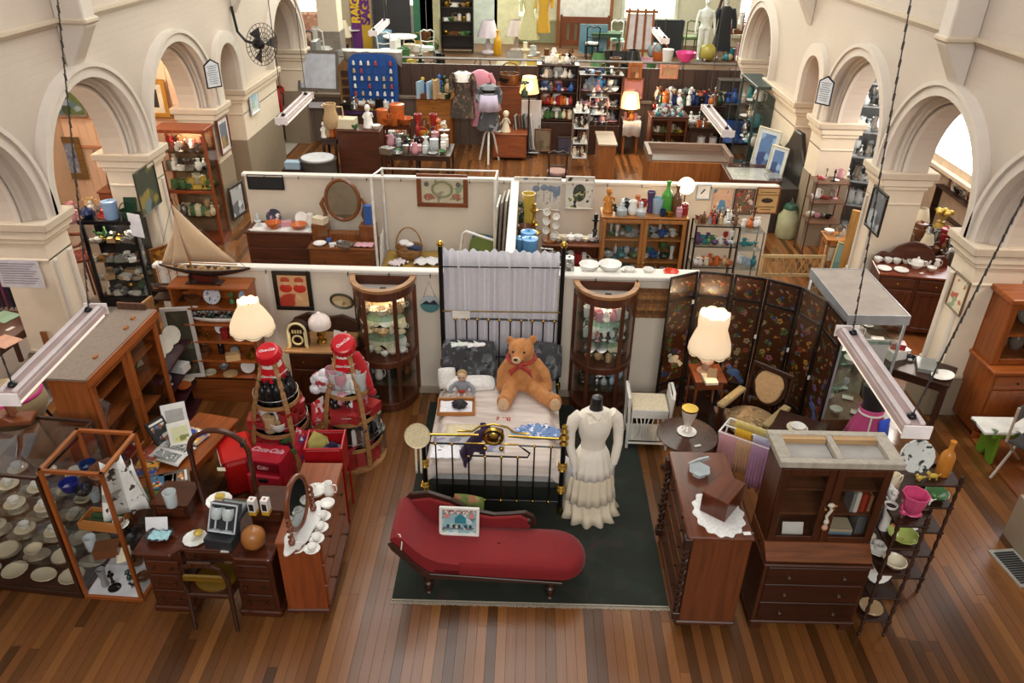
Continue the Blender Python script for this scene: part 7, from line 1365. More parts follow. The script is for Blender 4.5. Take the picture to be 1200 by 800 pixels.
lamp('aisle_light',(-7.3,10.2,2.7),130,(1,.82,.62),.1); lamp('aisle_fill_far',(-7.0,12.6,3.6),130,(1,.78,.56),.2); lamp('aisle_fill_near',(-7.2,7.2,3.4),150,(1,.92,.85),.2); lamp('aisle_fill_east',(6.9,11.6,3.6),170,(1,.88,.74),.2); lamp('aisle_fill_east_near',(6.6,7.0,3.6),150,(1,.9,.78),.2)  # pendant's light, then unseen fill lights added to brighten both aisles
bst=thing('bar_stool','tall mahogany smoker chair with curved arms in the left aisle','chair',(-6.6,10.05,0),R(-50));
for x in(-.2,.2):
 for y in(-.2,.2): MB().tube([(x,y,0),(x*.9,y*.9,.72)],.018,7).build('leg',W_ROSE,bst)
MB().box(-.22,.22,-.22,.22,.72,.76).build('seat',mat('6e3024','plain',.2),bst,bev=.01); MB().tube([(-.24,-.2,.98),(-.26,.1,1.0),(-.1,.26,1.02),(.1,.26,1.02),(.26,.1,1.0),(.24,-.2,.98)],.025,8).build('arm_rail',W_ROSE,bst)
for x,y in((-.2,-.15),(.2,-.15),(-.12,.22),(.12,.22)): MB().tube([(x,y,.76),(x,y,.98)],.014,6).build('spindle',W_ROSE,bst)
for z in(.3,.5): MB().tube([(-.19,-.19,z),(.19,-.19,z)],.012,6).build('stretcher',W_ROSE,bst)
wcab=case('tall_vitrine','tall red-brown glass cabinet lit inside beside the second arch',-5.72,12.36,R(1),.82,.42,.1,1.95,mat('8a3f1c','wood',.35),(.5,.98,1.3,1.62),'display case',0,glassside=True,base=.08,backm=mat('8a6a4a','plain',.6))
MB().box(-.38,.38,-.002,.006,.12,1.93).build('glass_front',GL,wcab); MB().box(-.41,.41,-.02,.02,.93,.98).build('middle_rail',mat('8a3f1c','woodx',.35),wcab)
lamp('vitrine_light',(-5.72,12.55,1.88),14,(1,.85,.6),.04)
for z,w,cs in((.51,'lower',['green','cream','silver','tan']),(.99,'middle',['green','yellow','cream']),(1.31,'third',['black','silver','white','navy']),(1.63,'upper',['white','red','silver','brown'])): clutter((-6.06,12.45,z),(-5.38,12.45,z),16,['vase','figurine','bowl','jar','goblet','trinket_box'],cs,.13,.22,f'on {w} shelf of the tall red-brown cabinet','curios in the tall vitrine',.2,2)
def upchair(lab,x,y,rz,seatc,wm,group=None):
 t=thing('dining_chair',lab,'chair',(x,y,0),rz,group)
 for s in(-1,1):
  MB().tube([(s*.18,-.2,0),(s*.19,-.19,.42)],[.014,.024],7).build('leg',wm,t); MB().tube([(s*.17,.22,0),(s*.17,.2,.42),(s*.19,.26,.92)],.018,7).build('leg',wm,t)
 MB().prism([(-.22,-.22),(.22,-.22),(.2,.22),(-.2,.22)],.38,.43).build('seat_rail',wm,t,bev=.008); b=MB(); loft(b,[(0,0,.43,.21,.21),(0,0,.47,.21,.21),(0,0,.485,.12,.12)],16); b.build('seat_pad',seatc,t)
 MB().tube([(-.19,.26,.9),(-.1,.28,.96),(0,.285,.93),(.1,.28,.96),(.19,.26,.9)],.022,7).build('crest_rail',wm,t); MB().tube([(-.17,.235,.66),(0,.25,.64),(.17,.235,.66)],.016,6).build('middle_rail',wm,t); return t
SG=mat('b5ab84','fabric',.8)
upchair('pale green seated chair beside the second left pier, nearer one',-5.85,11.25,R(75),SG,W_MAH); upchair('pale green seated chair before the tall red-brown cabinet',-5.75,11.85,R(75),SG,W_MAH)
def pier_pic(lab,px,py,w,h,fm,art,X,rz,fw=.05,y=None,mount=None,nm='wall_picture'):
 p=pX(px,py,X); return picture(nm,lab,'picture',p,w,h,rz,fm,art,fw,mount=mount)
pier_pic('dark forest painting hung on the second left pier',172,221,.62,.62,mat('3a3a30','plain',.4),mat('3a4030','spots',.6,scale=5,c2=('2a3028','5a5a3a','8a7a3a','6a7a7a')),XL+.08,R(90),.012)
pier_pic('landscape with dark red frame on the third left pier',262,158,.5,.62,mat('6a2a1c','plain',.4),mat('6a7080','spots',.6,scale=6,c2=('8a98a8','5a5a4a','9a7a4a')),XL+.09,R(90),.03,mount=mat('e0dcd4','plain',.7))
pier_pic('small blue watercolour on the far left wall',297,117,.5,.5,mat('d8dce0','plain',.4),mat('a8c8dc','spots',.6,scale=6,c2=('88b8d8','c8d8e0','a8c0b0')),XL+.06,R(90),.03,mount=mat('e4e4e2','plain',.7))
picture('framed_photo','framed photograph leaning at the foot of third left pier','picture',(-5.30,13.25,.5),.5,.62,R(80),mat('3a3028','plain',.4),mat('b8bcc0','spots',.6,scale=6,c2=('8a9096','d8dadc','6a7076')),.05)
picture('gilt_carving','carved gilt panel leaning against second left pier','picture',(-5.34,10.2,.5),.34,.8,R(50),mat('7a4a1c','plain',.4,.3),mat('8a5c1e','spots',.4,scale=16,c2=('b07a2c','5a3a14','c8923c')),.04)
def plaque(lab,X,y,z,rz):
 t=thing('shield_plaque',lab,'sign',(X,y,z),rz*.55); t.scale=(.56,)*3; MB().prism([(-.24,-.36),(.24,-.36),(.24,.3),(0,.46),(-.24,.3)],-.02,0,'y').build('frame',BLACKM,t); MB().prism([(-.2,-.32),(.2,-.32),(.2,.28),(0,.41),(-.2,.28)],-.026,-.018,'y').build('face',mat('dfe4ea','plain',.5),t)
 for k in range(9): w=.16-.02*(k%3); MB().box(-w,w,-.029,-.025,.24-.06*k,.262-.06*k).build('printed_line',mat('8a949c','plain',.6),t)
plaque('white pointed plaque of small print on the left arcade',XL+.22,*(pX(249,88,XL+.22).yz),R(90)); plaque('white pointed plaque of small print on the right arcade',XR-.22,*(pX(967,108,XR-.22).yz),R(-90))
fp=pX(306,52,XL+.55); fn=thing('wall_fan','black wall-mounted oscillating fan on the left arcade','fan',(fp.x,fp.y,fp.z),R(60)); fn.scale=(1.2,)*3
for r in(.1,.17,.24,.3): MB().tube([(r*cos(t),-.06+.04*(r/.3),r*sin(t)) for t in [2*PI*k/28 for k in range(28)]],.005,4,closed=True).build('guard_ring',BLACKM,fn)
for k in range(24): a=2*PI*k/24; MB().tube([(.05*cos(a),-.09,.05*sin(a)),(.3*cos(a),-.03,.3*sin(a)),(.1*cos(a),.04,.1*sin(a))],.0035,4).build('guard_wire',BLACKM,fn)
for k in range(3): a=2*PI*k/3; MB().add([(.04*cos(a),-.03,.04*sin(a)),(.26*cos(a-.35),-.05,.26*sin(a-.35)),(.27*cos(a+.35),-.01,.27*sin(a+.35))],[(0,1,2)]).build('blade',mat('3a3a3c','plain',.4),fn,solid=.006)
MB().ell((0,.06,0),(.08,.12,.08),10,8).build('motor',BLACKM,fn); MB().tube([(0,.15,0),(-.02,.3,.02),(-.05,.42,.15),(-.06,.46,.5)],.022,7).build('arm',BLACKM,fn)
tb_=table('reddish_table','reddish brown table with papers beside the first left pier',-6.08,7.85,R(85),1.1,.6,.74,W_MAH,W_MAHX)
for k,(px,py,c,l) in enumerate(((5,371,'9ab89a','green papers on the reddish table'),(6,400,'d8a890','salmon printed papers on the reddish table'),(12,385,'e8e4e0','white tag on the reddish table'))): tag(MB().cb((0,0,0),(.24 if k<2 else .1,.3 if k<2 else .05,.006)).build('papers',mat(c,'plain',.7),None,pz(px,py,.748),R(70)),l,'papers')
gr_=thing('garment_rail','garment rail of purple and blue clothes behind first left pier','clothes rail',(-6.55,9.0,0),R(6));
for x in(-.5,.5): MB().tube([(x,0,0),(x,0,1.5)],.015,6).build('post',STEEL,gr_); MB().tube([(x,-.2,.02),(x,.2,.02)],.015,6).build('foot',STEEL,gr_)
MB().tube([(-.5,0,1.5),(.5,0,1.5)],.015,6).build('rail',STEEL,gr_)
for k,c in enumerate(('4a2a6a','7a3a5a','2a2a4a','5a7ab0','402050','8a4a3a','d8d4d0')):
 o=hang('garment',['purple dress','wine jacket','navy dress','light blue blouse','dark violet skirt','rust coat','white shirt'][k]+' hanging on the garment rail in the left aisle','garment',gr_.matrix_basis@Vector((-.42+.13*k-.02,-.2,0)),gr_.matrix_basis@Vector((-.42+.13*k+.02,.2,0)),1.46,.55,.55,mat(c,'fabric',.85),.03,2)
fc=thing('covered_chair','rounded chair under a tan cover with magenta ties','chair',(-5.55,6.75,0),R(30)); b=MB(); loft(b,[(0,0,.32,.26,.26),(0,0,.5,.34,.33),(0,0,.62,.32,.3),(0,.02,.72,.2,.2),(0,.02,.74,.02,.02)],22); b.build('cover',mat('9a8460','fabric',.85,var=.04),fc); MB().tube([(.3*cos(t),.28*sin(t),.64) for t in [2*PI*k/20 for k in range(20)]],.022,6,closed=True).build('magenta_tie',mat('c02878','fabric',.8),fc)
for x in(-.2,.2):
 for y in(-.2,.2): MB().tube([(x*1.4,y*1.4,.02),(x,y,.34)],.018,6).build('leg',BLACKM,fc)
cm=thing('cheval_stand','carved wooden mirror stand on scrolled feet over the glass case','stand',(-4.52,5.25,1.39),R(10)); MB().prism([(-.3,0),(-.3,.05),(-.15,.05),(-.1,.09),(.1,.09),(.15,.05),(.3,.05),(.3,0)],-.08,.08,'y').build('foot',W_ROSEX,cm,bev=.01); MB().tube([(.15,0,.08),(.12,0,.2),(.06,0,.34),(.12,0,.5)],[.04,.03,.025,.04],8).build('upright',W_ROSE,cm)
gp=thing('gilt_post','carved gilt standing post with a ball behind the first left pier','post',(-5.95,8.95,0)); MB().lathe([(.1,0),(.08,.1),(.05,.2),(.06,.6),(.04,.9),(.06,1.0),(.03,1.04),(.07,1.1),(.075,1.16),(.04,1.22),(0,1.24)],12).build('turning',mat('a8741c','plain',.35,.5),gp)
o=MB().cb((0,0,0),(.5,.008,.34)).build('notice',mat('d4cfd4','plain',.6),None,(XL-.28,7.70,1.62)); tag(o,'white typed notice fixed to the face of the first left pier','sign')
for k in range(9):
 q=MB().box(-.21,.21-.03*(k%3),-.007,-.004,.12-.03*k,.13-.03*k).build('typed_line',mat('8a8690','plain',.7),o)
o=MB().box(-.035,.035,-.02,.0,0,.9).build('walking_board',W_OAK,None,(XL-.2,7.66,0)); tag(o,'narrow brown plank leaning on the first left pier','plank')
# ================================================================ right aisle
sbd=thing('mahogany_sideboard','mahogany sideboard with carved arched back and white tea set','sideboard',(5.42,9.72,0),R(-9)); SBW=1.0
MB().box(-SBW/2,SBW/2,0,.46,.08,.92).build('carcass',W_MAH,sbd,bev=.006); MB().box(-SBW/2-.02,SBW/2+.02,-.03,.47,.92,.95).build('top',mat('7a3a22','woodx',.2),sbd,bev=.008)
for s in(-1,1): panel_door(sbd,s*.25-.22,s*.25+.22,0,.1,.72,W_MAH); drawer(sbd,s*.25-.22,s*.25+.22,0,.75,.89,W_MAHX,1)
MB().prism([(-.5,.95),(.5,.95),(.5,1.02),(.42,1.1),(.3,1.08),(.22,1.2),(.1,1.26),(0,1.28),(-.1,1.26),(-.22,1.2),(-.3,1.08),(-.42,1.1),(-.5,1.02)],.43,.47,'y').build('carved_back',W_MAHX,sbd,bev=.012)
ts=[]
for k,(px,py) in enumerate(((1028,307),(1040,308),(1050,309),(1061,309),(1085,311))): ts.append(('cup',.12,'white',pz(px,py,.95)))
row(ts+[('plate',.2,'white',pz(1036,315,.95)),('plate',.2,'white',pz(1056,317,.95)),('teapot',.19,'white',pz(1073,314,.95)),('bowl',.13,'white',pz(1091,317,.95)),('jug',.12,'white',pz(1097,313,.95)),('tag',.06,'white',pz(1080,320,.95))],'of the tea set on the mahogany sideboard','white tea set on the sideboard')
ct_=table('dark_bench','dark cluttered bench behind the mahogany sideboard',6.3,10.5,R(-30),1.5,.7,.85,W_DARK,W_DARKX)
clutter((5.75,10.95,.85),(6.95,10.35,.85),24,['lamp','kettle','jug','jar','box','bottle'],['cream','black','silver','black','brown','red','white','black','brown'],.16,.32,'on the dark cluttered bench in the right aisle','goods on the aisle bench',.4,2)
item('flower_vase',.5,'yellow',pz(1098,275,.85),'yellow flowers in a dark round vase on the aisle bench'); item('lamp',.4,'cream',pz(1074,272,.85),'pleated cream lamp on the aisle bench'); item('kettle',.4,'silver',pz(1115,308,.85),'stacked silver kettles beside the mahogany sideboard')
for k in range(2):
 t=case('aisle_cabinet',['dark cabinet of black bric-a-brac along right aisle wall','brown glazed cabinet with china on top seen through first arch'][k],[6.9,7.6][k],11.9-2.6*k,R(-90),1.6,.5,.1,[1.3,1.5][k],[W_DARK,W_ROSE][k],(.5,.9),'cabinet',2*k)
 clutter(([7.05,7.75][k],12.6-2.6*k,[1.3,1.5][k]),([7.05,7.75][k],11.2-2.6*k,[1.3,1.5][k]),18,['jug','box','vase','figurine','bowl','kettle'],['black','brown','white','black','cream','silver','black','brown'],.18,.32,['on the dark cabinet','on the brown glazed cabinet'][k]+' in the right aisle','bric-a-brac in the right aisle',.3,2)
aw=struct(MB().box(7.0,7.12,11.2,11.32,1.66,3.6).box(7.0,7.12,13.6,13.72,1.66,3.6).box(7.0,7.12,11.2,13.72,1.54,1.68).box(7.0,7.12,11.2,13.72,3.58,3.7).box(6.9,7.1,11.1,13.8,1.5,1.56).build('window_7',mat('e8d4b8','plain',.5)))
for i in range(2): struct(MB().box(7.04,7.07,11.34+1.14*i,12.46+1.14*i,1.7,3.56).build('window_pane',emit('f6faff',4.5),aw))
struct(MB().box(7.02,7.2,10.2,15,0,1.6).box(7.02,7.2,10.2,11.2,1.6,4.4).box(7.02,7.2,13.72,15,1.6,4.4).box(7.02,7.2,11.2,13.72,3.7,4.4).build('wall_bay',mat('c9b096','plain',.7)))
aw2=struct(MB().box(8.3,8.4,8.4,8.52,2.5,4.8).box(8.3,8.4,10.7,10.82,2.5,4.8).box(8.3,8.4,8.4,10.82,2.4,2.52).box(8.3,8.4,8.4,10.82,4.7,4.82).build('window_8',mat('e8d4b8','plain',.5)))
for i in range(2): struct(MB().box(8.34,8.37,8.54+1.07*i,9.58+1.07*i,2.54,4.68).build('window_pane',emit('eef4ff',4.5),aw2))
bn_=thing('grey_screen','grey felt notice screen pinned with cards in the right aisle','board',(6.75,9.95,1.9),R(-35)); MB().box(-.6,.6,0,.03,-1.9,1.2).build('felt_panel',mat('85878a','fabric',.9),bn_)
for k in range(6): MB().box(-.45+.32*(k%3),-.2+.32*(k%3),-.012,0,.1+.42*(k//3),.42+.42*(k//3)).build('pinned_card',mat(('e8e4dc','b8bcd0','d8a090','c8c8c4','a8b0c0','d8d0a8')[k],'spots',.6,scale=14,c2=('e8e4dc','8a90a8','b06a5a')),bn_)
gsh=case('glassware_shelves','tall shelves of grey glassware through the second right arch',6.05,13.75,R(-20),1.3,.4,.1,2.7,mat('8a8e90','plain',.4),(.5,.95,1.4,1.85,2.3),'shelves',0); lamp('shelf_glow',(6.0,13.0,3.0),40,(1,.95,.9),.1)
for z in(.5,.95,1.4,1.85,2.3): clutter((5.5,14.1,z),(6.7,13.7,z),20,['goblet','plate','bowl','jug','decanter'],['clear','silver','grey','white','silver'],.18,.3,f"on the {['lowest','second','third','fourth','top'][int((z-.5)/.44)]} glassware shelf through second arch",'glassware through the second arch',.2,2)
tv=rack('three tier wrought iron stand with cups by the third right pier',5.1,12.5,.55,.4,1.36,(.62,.98,1.32),mat('5a3a2a','plain',.4,.4),mat('6a4a34','woodx',.5),.012)
for z,w in((1.32,'top'),(.98,'middle'),(.62,'lower')): clutter((4.88,12.65,z),(5.32,12.65,z),6,['cup','jug','saucer','animal_figurine','candlestick'],['white','red','pink','cream','black','silver'],.12,.2,f'on {w} tier of the iron stand','cups on the iron stand',.2)
tw=table('wooden_trolley','light wooden two-tier trolley of white china under the iron stand',5.22,11.75,R(-4),.62,.4,.62,W_PINE,W_PINEX,.02,shelf=.22,cat='trolley')
clutter((4.98,11.9,.62),(5.45,11.9,.62),5,['jug','bowl','goblet','kettle'],['white','silver','black','green'],.16,.24,'on top of the light wooden trolley','china on the trolley',.15); clutter((4.98,11.9,.22),(5.45,11.9,.22),4,['box','bowl','plate','canister'],['white','amber','cream'],.16,.26,'on lower tier of the light wooden trolley','china on the trolley',.15)
mk=thing('milk_can','pale green milk can with dark handle on the floor boards','milk can',(4.8,13.42,0)); MB().lathe([(.17,0),(.19,.03),(.19,.4),(.12,.5),(.12,.56)],16).build('body',mat('b4b48c','plain',.5),mk); MB().lathe([(.125,.54),(.13,.56),(.1,.62),(0,.63)],16).build('lid',mat('2f5a44','plain',.5),mk); MB().tube([(-.02,0,.63),(0,0,.74),(.03,0,.63)],.015,6).build('handle',STEEL,mk)
for k,(x,y,w,h,c,l) in enumerate(((5.15,11.45,.4,.62,('7aa8a8','a8c8c4'),'teal seascape picture leaning beside the sideboard, outer one'),(5.42,11.3,.4,.6,('8ab0a0','b8d0c0'),'teal seascape picture leaning beside the sideboard, inner one'))): picture('leaning_picture',l,'picture',(x,y,.36),w,h,R(-40),mat('c8b078','plain',.4),mat(c[0],'spots',.6,scale=5,c2=(c[0],c[1],'5a8a8a')),.03,lean=R(-12))
o=MB().box(-.14,.14,-.03,.03,0,1.3).build('pine_plank',mat('b98a4e','wood',.5),None,(5.12,11.25,0),R(-40)); tag(o,'thick golden pine plank leaning on the second right pier','plank')
pier_pic('black framed photograph hung on the second right pier',1028,247,.5,.6,mat('1e1a18','plain',.4),mat('6a7078','spots',.6,scale=5,c2=('8a929a','4a5258','a8b0b4')),XR-.10,R(-90),.04); pier_pic('floral print in thin brown frame on the first right pier',1124,344,.34,.42,mat('6a5036','plain',.4),mat('d8c8ae','spots',.6,scale=12,c2=('d8c8ae','d8c8ae','a8604a','8a9a78')),XR-.10,R(-90),.02)
tc2=table('toy_table','dark table of boxed toys behind the glass showcase',4.42,7.55,R(-35),.9,.5,.72,W_DARK,W_DARKX)
row([('box',.26,'white',(4.42,7.92,.72)),('animal_figurine',.14,'black',(4.58,7.86,.72)),('book',.3,'grey',(4.7,7.7,.72)),('platter',.3,'white',(4.8,7.5,.72)),('box',.16,'red',(4.42,7.92,.84))],'on the toy table behind the glass showcase','toys on the toy table')
co=thing('oak_dresser','orange oak dresser with leaded glass doors by the first right pier','dresser',(5.8,7.35,0),R(3))
MB().box(-.55,.55,0,.5,.08,.88).build('lower_carcass',M_oak,co,bev=.006); MB().box(-.58,.58,-.03,.52,.88,.92).build('top',M_oakx,co,bev=.008); MB().prism([(-.55,0),(.55,0),(.55,.1),(.4,.06),(-.4,.06),(-.55,.1)],-.02,.0,'y').build('apron',M_oakx,co)
for s in(-1,1): panel_door(co,s*.27-.25,s*.27+.25,0,.12,.66,M_oak); drawer(co,s*.27-.25,s*.27+.25,0,.69,.85,M_oakx,1,mat('3a3028','plain',.4,.6)); MB().box(s*.52-.02,s*.52+.02,.14,.5,.92,1.7).build('side_panel',M_oak,co)
MB().box(-.55,.55,.48,.5,.92,1.7).build('back_panel',M_oakx,co); MB().box(-.6,.6,.08,.52,1.7,1.76).build('cornice',M_oakx,co,bev=.01)
for z in(.96,1.3): MB().box(-.5,.5,.16,.48,z,z+.02).build('shelf',M_oakx,co)
for s in(-1,1): glazed_door(co,-.54 if s<0 else .004,-.004 if s<0 else .54,.14,.93,1.69,M_oak,.07,bars=(1.3,))
clutter((5.37,7.72,.98),(6.25,7.76,.98),5,['standing_plate','jug','vase'],['dark_green','cream','grey'],.24,.32,'on lower shelf of the orange oak dresser','plates in the oak dresser'); clutter((5.37,7.72,1.32),(6.25,7.76,1.32),5,['standing_plate','bowl','jug'],['grey','white','dark_green'],.2,.26,'on upper shelf of the orange oak dresser','plates in the oak dresser')
gbn=thing('green_bench','low green bench with white painted top in the right aisle','bench',(5.66,6.84,0),R(1)); MB().box(-.62,.62,0,.3,.40,.44).build('top',mat('ecebe6','spots',.5,scale=8,c2=('ecebe6','ecebe6','ecebe6','5a6a5a')),gbn,bev=.008); GRM=mat('6f9a2a','plain',.5)
for x in(-.42,.42): MB().prism([(.02,.40),(.28,.40),(.3,0),(.2,0),(.15,.12),(.1,0),(0,0)],x-.02,x+.02,'x').build('splayed_leg',GRM,gbn,bev=.004)
MB().box(-.5,.5,.03,.27,.33,.40).build('rail',GRM,gbn)
dc=thing('director_chair','folding chair with black canvas and pale crossed legs','chair',(5.6,6.42,0),R(35)); PL=mat('b8a898','plain',.4)
for y in(0,.42):
 MB().tube([(-.3,y,0),(.28,y,.5)],.016,6).build('leg',PL,dc); MB().tube([(.3,y,0),(-.28,y,.5)],.016,6).build('leg',PL,dc)
MB().sheet([[(-.28,0,.5),(-.1,0,.44),(.1,0,.44),(.28,0,.5)],[(-.28,.42,.5),(-.1,.42,.44),(.1,.42,.44),(.28,.42,.5)]]).build('canvas_seat',mat('1e1d1f','fabric',.8),dc,solid=.01); MB().box(-.28,.28,.42,.44,.72,.92).build('canvas_back',mat('1e1d1f','fabric',.8),dc)
for x in(-.28,.28): MB().tube([(x,.42,.5),(x,.43,.92)],.014,6).build('back_post',PL,dc)
vt=struct(MB().box(0,.26,0,.46,0,.012).build('trim_1',mat('b8b4ac','plain',.4,.4),None,(4.60,5.04,0),R(8)))
for k in range(14): struct(MB().box(.03,.23,.04+.028*k,.056+.028*k,.012,.018).build('vent_slat',mat('2c3034','plain',.4,.4),vt))
bk2=thing('cane_bedhead','pale cane lattice headboard lying behind the folding screen','headboard',pz(925,322,.9),R(2));
for z in(0,.28): MB().box(-.42,.42,-.015,.015,z-.02,z+.02).build('rail',mat('c8a878','woodx',.6),bk2)
for k in range(10):
 for s in(-1,1): MB().tube([(-.38+.08*k,0,.02 if s>0 else .26),(-.30+.08*k,0,.26 if s>0 else .02)],.007,5).build('cane',mat('b8935e','wood',.6),bk2)
for x in(-.42,.42): MB().box(x-.02,x+.02,-.02,.02,-.9,.3).build('post',mat('c8a878','wood',.6),bk2)
# ================================================================ far half of the hall and the stage
def pz(px,py,z=0,lim=18.35,_o=pz):
 p=_o(px,py,z)
 if z<1.13 or z>1.15:
  if p.y>lim: p=Vector((pY(px,py,lim).x,lim,z))
 return p
def F(a,b_,py,h): p=pz(a,py,h); q=pz(b_,py,h); return (p.x+q.x)/2,(p.y+q.y)/2,(q-p).length
def onT(px,py,z): return pz(px,py,z)
DK=mat('3e342c','wood',.5)
p=pz(314,192,0); picture('dressing_mirror','dark framed mirror leaning at the foot of the left wall','mirror',(p.x,p.y,.78),.95,1.5,R(62),W_DARK,mat('5a5a48','plain',.08,.6),.1,lean=R(-10))
p=pz(372,184,.72); dr_=thing('drum_table','round drum table with a white top behind the back partition','table',(p.x,p.y,0)); MB().lathe([(.36,0),(.36,.66),(.38,.67),(.38,.7),(0,.7)],24).build('drum',mat('4a4640','plain',.5),dr_); MB().lathe([(.33,.7),(.33,.725),(0,.725)],24).build('white_top',mat('dfe0e4','plain',.4),dr_)
item('box',.3,'pale_blue',(p.x-.45,p.y-.2,.55),'pale blue jar box beside the drum table'); tag(MB().box(-.2,.2,-.15,.15,0,.55).build('plinth',W_DARK,None,(p.x-.45,p.y-.2,0)),'dark plinth under the pale blue jar box','plinth')
x,y,w=F(394,444,153,1.15); chest('brown_chest','tall plain brown chest seen from behind, white ware on top',x,y,R(-1),w,.5,1.15,W_MAH,1,mat('5e3220','woodx',.35),2,'chest')
row([('box',.42,'cream',onT(406,149,1.16)),('figurine',.5,'white',onT(432,150,1.16)),('cup',.16,'green',onT(416,151,1.16)),('bowl',.2,'white',onT(441,151,1.16)),('jug',.5,'tan',onT(389,150,1.16))],'on the tall plain brown chest','ware on the brown chest')
x,y,w=F(375,395,163,.95); table('clutter_table','small dark table of jugs left of the tall brown chest',x,y,0,w,.5,.95,W_DARK); clutter(pz(377,161,.95),pz(393,161,.95),6,['jug','vase','figurine','bottle'],['tan','white','orange','grey'],.22,.36,'on the small dark table by the tall chest','jugs by the brown chest',.3,2)
x,y,w=F(446,528,182,.8); table('goods_table','long dark table of kitchen goods behind the back partition',x,y,R(-1),w,.9,.8,W_DARK,W_DARKX)
clutter(pz(449,180,.8),pz(525,180,.8),30,['bowl','jar','plate','jug','vase','canister','box'],['silver','white','green','clear','pink','brown','white','black'],.15,.3,'on the long kitchen goods table','kitchen goods',.75,4)
x,y,w=F(446,480,146,1.0); table('pot_shelf','brown two-tier stand of bright orange pots',x,y,0,w,.45,1.0,W_ROSE,W_ROSEX,shelf=.5); row([('canister',.34,'orange',onT(449,146,1.0)),('bowl',.4,'orange',onT(457,146,1.0)),('canister',.42,'orange',onT(466,144,1.0)),('bowl',.36,'orange',onT(475,146,1.0)),('tumbler',.26,'orange',onT(462,147,1.0)),('jar',.26,'cream',onT(452,143,1.0))],'on the brown two-tier stand','orange pots'); clutter(pz(450,160,.5),pz(478,160,.5),4,['bowl','jar'],['orange','white'],.25,.34,'on lower tier of the orange pot stand','orange pots',.2)
x,y,w=F(399,453,124,.95); yt=table('yellow_bench','low bench with yellow top and purple legs below the blue board',x,y,0,w,.5,.95,mat('5e3a78','plain',.6),mat('b8a02c','plain',.6)); clutter(pz(401,122,.95),pz(450,122,.95),15,['figurine','animal_figurine','box','canister'],['silver','white','brown','black'],.2,.36,'on the yellow topped bench','ornaments on the yellow bench',.4,3)
p=pY(438,95,18.6); bb_=thing('display_board','blue rounded tray board of thimbles over a white cloth','board',p); MB().prism([(.58*cos(a)*(abs(cos(a))**-.6 if abs(cos(a))>.05 else 1),.62*sin(a)*(abs(sin(a))**-.6 if abs(sin(a))>.05 else 1)) for a in [2*PI*k/40+.05 for k in range(40)]],-.05,0,'y').build('board',mat('1c4f9a','plain',.4),bb_)
for i in range(6):
 for j in range(6):
  X=-.43+.172*i; Z=.44-.172*j; q=MB(); q.box(X-.075,X+.075,-.07,-.05,Z-.08,Z-.07).box(X-.075,X-.068,-.07,-.05,Z-.08,Z+.075).box(X+.068,X+.075,-.07,-.05,Z-.08,Z+.075); q.build('cell',mat('2a62b4','plain',.4),bb_)
  if rnd.random()<.86: MB().lathe([(.035,0),(.03,.06),(.018,.09),(0,.1)],8,c=(X,-.085,Z-.065)).build('thimble',mat(rnd.choice(['d8d4c8','e8e4dc','b8a070','a83a34']),'plain',.3),bb_)
MB().sheet([[(-.68+.136*i,-.02+.03*sin(i*2),.66-.02*abs(sin(i*1.5))) for i in range(11)],[(-.7+.14*i,.08,.7) for i in range(11)],[(-.66+.132*i,.14,.35+.1*sin(i)) for i in range(11)]]).build('white_cloth',LN,bb_,solid=.01)
p=pY(406,98,18.7); wk=thing('bird_house','narrow brown gabled wall rack beside the blue board','rack',p); MB().prism([(-.15,-.55),(.15,-.55),(.15,.4),(0,.58),(-.15,.4)],-.1,0,'y').build('body',mat('8a6238','wood',.5),wk)
for k in range(4): MB().box(-.08,.08,-.12,-.1,-.42+.2*k,-.28+.2*k).build('niche',W_DARK,wk)
p=pY(373,83,18.8); picture('wall_mirror','large framed mirror with pale painted reflection on the stage front','mirror',p,1.0,.92,R(-4),mat('6a6058','plain',.4),mat('d4d9e6','plain',.25,.3),.07,lean=R(-14))  # pale glass colour stands in for the bright reflection
o=MB().cb((0,0,0),(.4,.01,.14)).build('notice',mat('e8e4ea','plain',.6),None,pY(371,123,18.9)); tag(o,'small white notice on the brown stage front','sign')
for k,(px,py) in enumerate(((316,118),(327,118))):
 p=pY(px,py,18.5); fe=thing('fire_extinguisher','red fire extinguisher on the left wall, '+('nearer' if k==0 else 'farther')+' of two','fire extinguisher',(p.x,p.y,p.z-.25)); MB().lathe([(.08,0),(.085,.02),(.085,.42),(.04,.5),(.03,.54)],12).build('cylinder',mat('b0141c','plain',.3),fe); MB().tube([(0,0,.54),(.05,0,.58),(.1,0,.56)],.02,6).build('handle',BLACKM,fe); MB().tube([(0,0,.52),(.12,0,.4),(.1,0,.15)],.014,6).build('hose',BLACKM,fe)
 q=pY(px+1,py-13,18.55); o=MB().lathe([(.11,0),(.11,.02),(0,.022)],16,M=Matrix.Rotation(R(90),4,'X')).build('safety_sign',mat('c83a30','plain',.5),None,q); tag(o,f'round red safety sign above the {["nearer","farther"][k]} extinguisher','sign')
x,y,w=F(487,529,112,1.25); bu_=chest('oak_bureau','orange oak bureau with arched mirror opening and toys on top',x,y,R(-2),w,.7,1.25,mat('a06028','wood',.4),3,mat('a86a30','woodx',.35),1,'bureau'); clutter(pz(489,110,1.25),pz(527,110,1.25),20,['doll','box','upright_book','figurine','basket','vase'],['blue','white','tan','yellow','navy','brown','pale_blue','dark_green'],.24,.44,'on the orange oak bureau','toys on the oak bureau',.6,3)
hang('teal_towel','teal towel hung at the side of the orange oak bureau','towel',(x+w/2+.03,y+.05,0),(x+w/2+.03,y+.5,0),1.24,.75,1.1,mat('2f9a90','fabric',.85),off=.012)
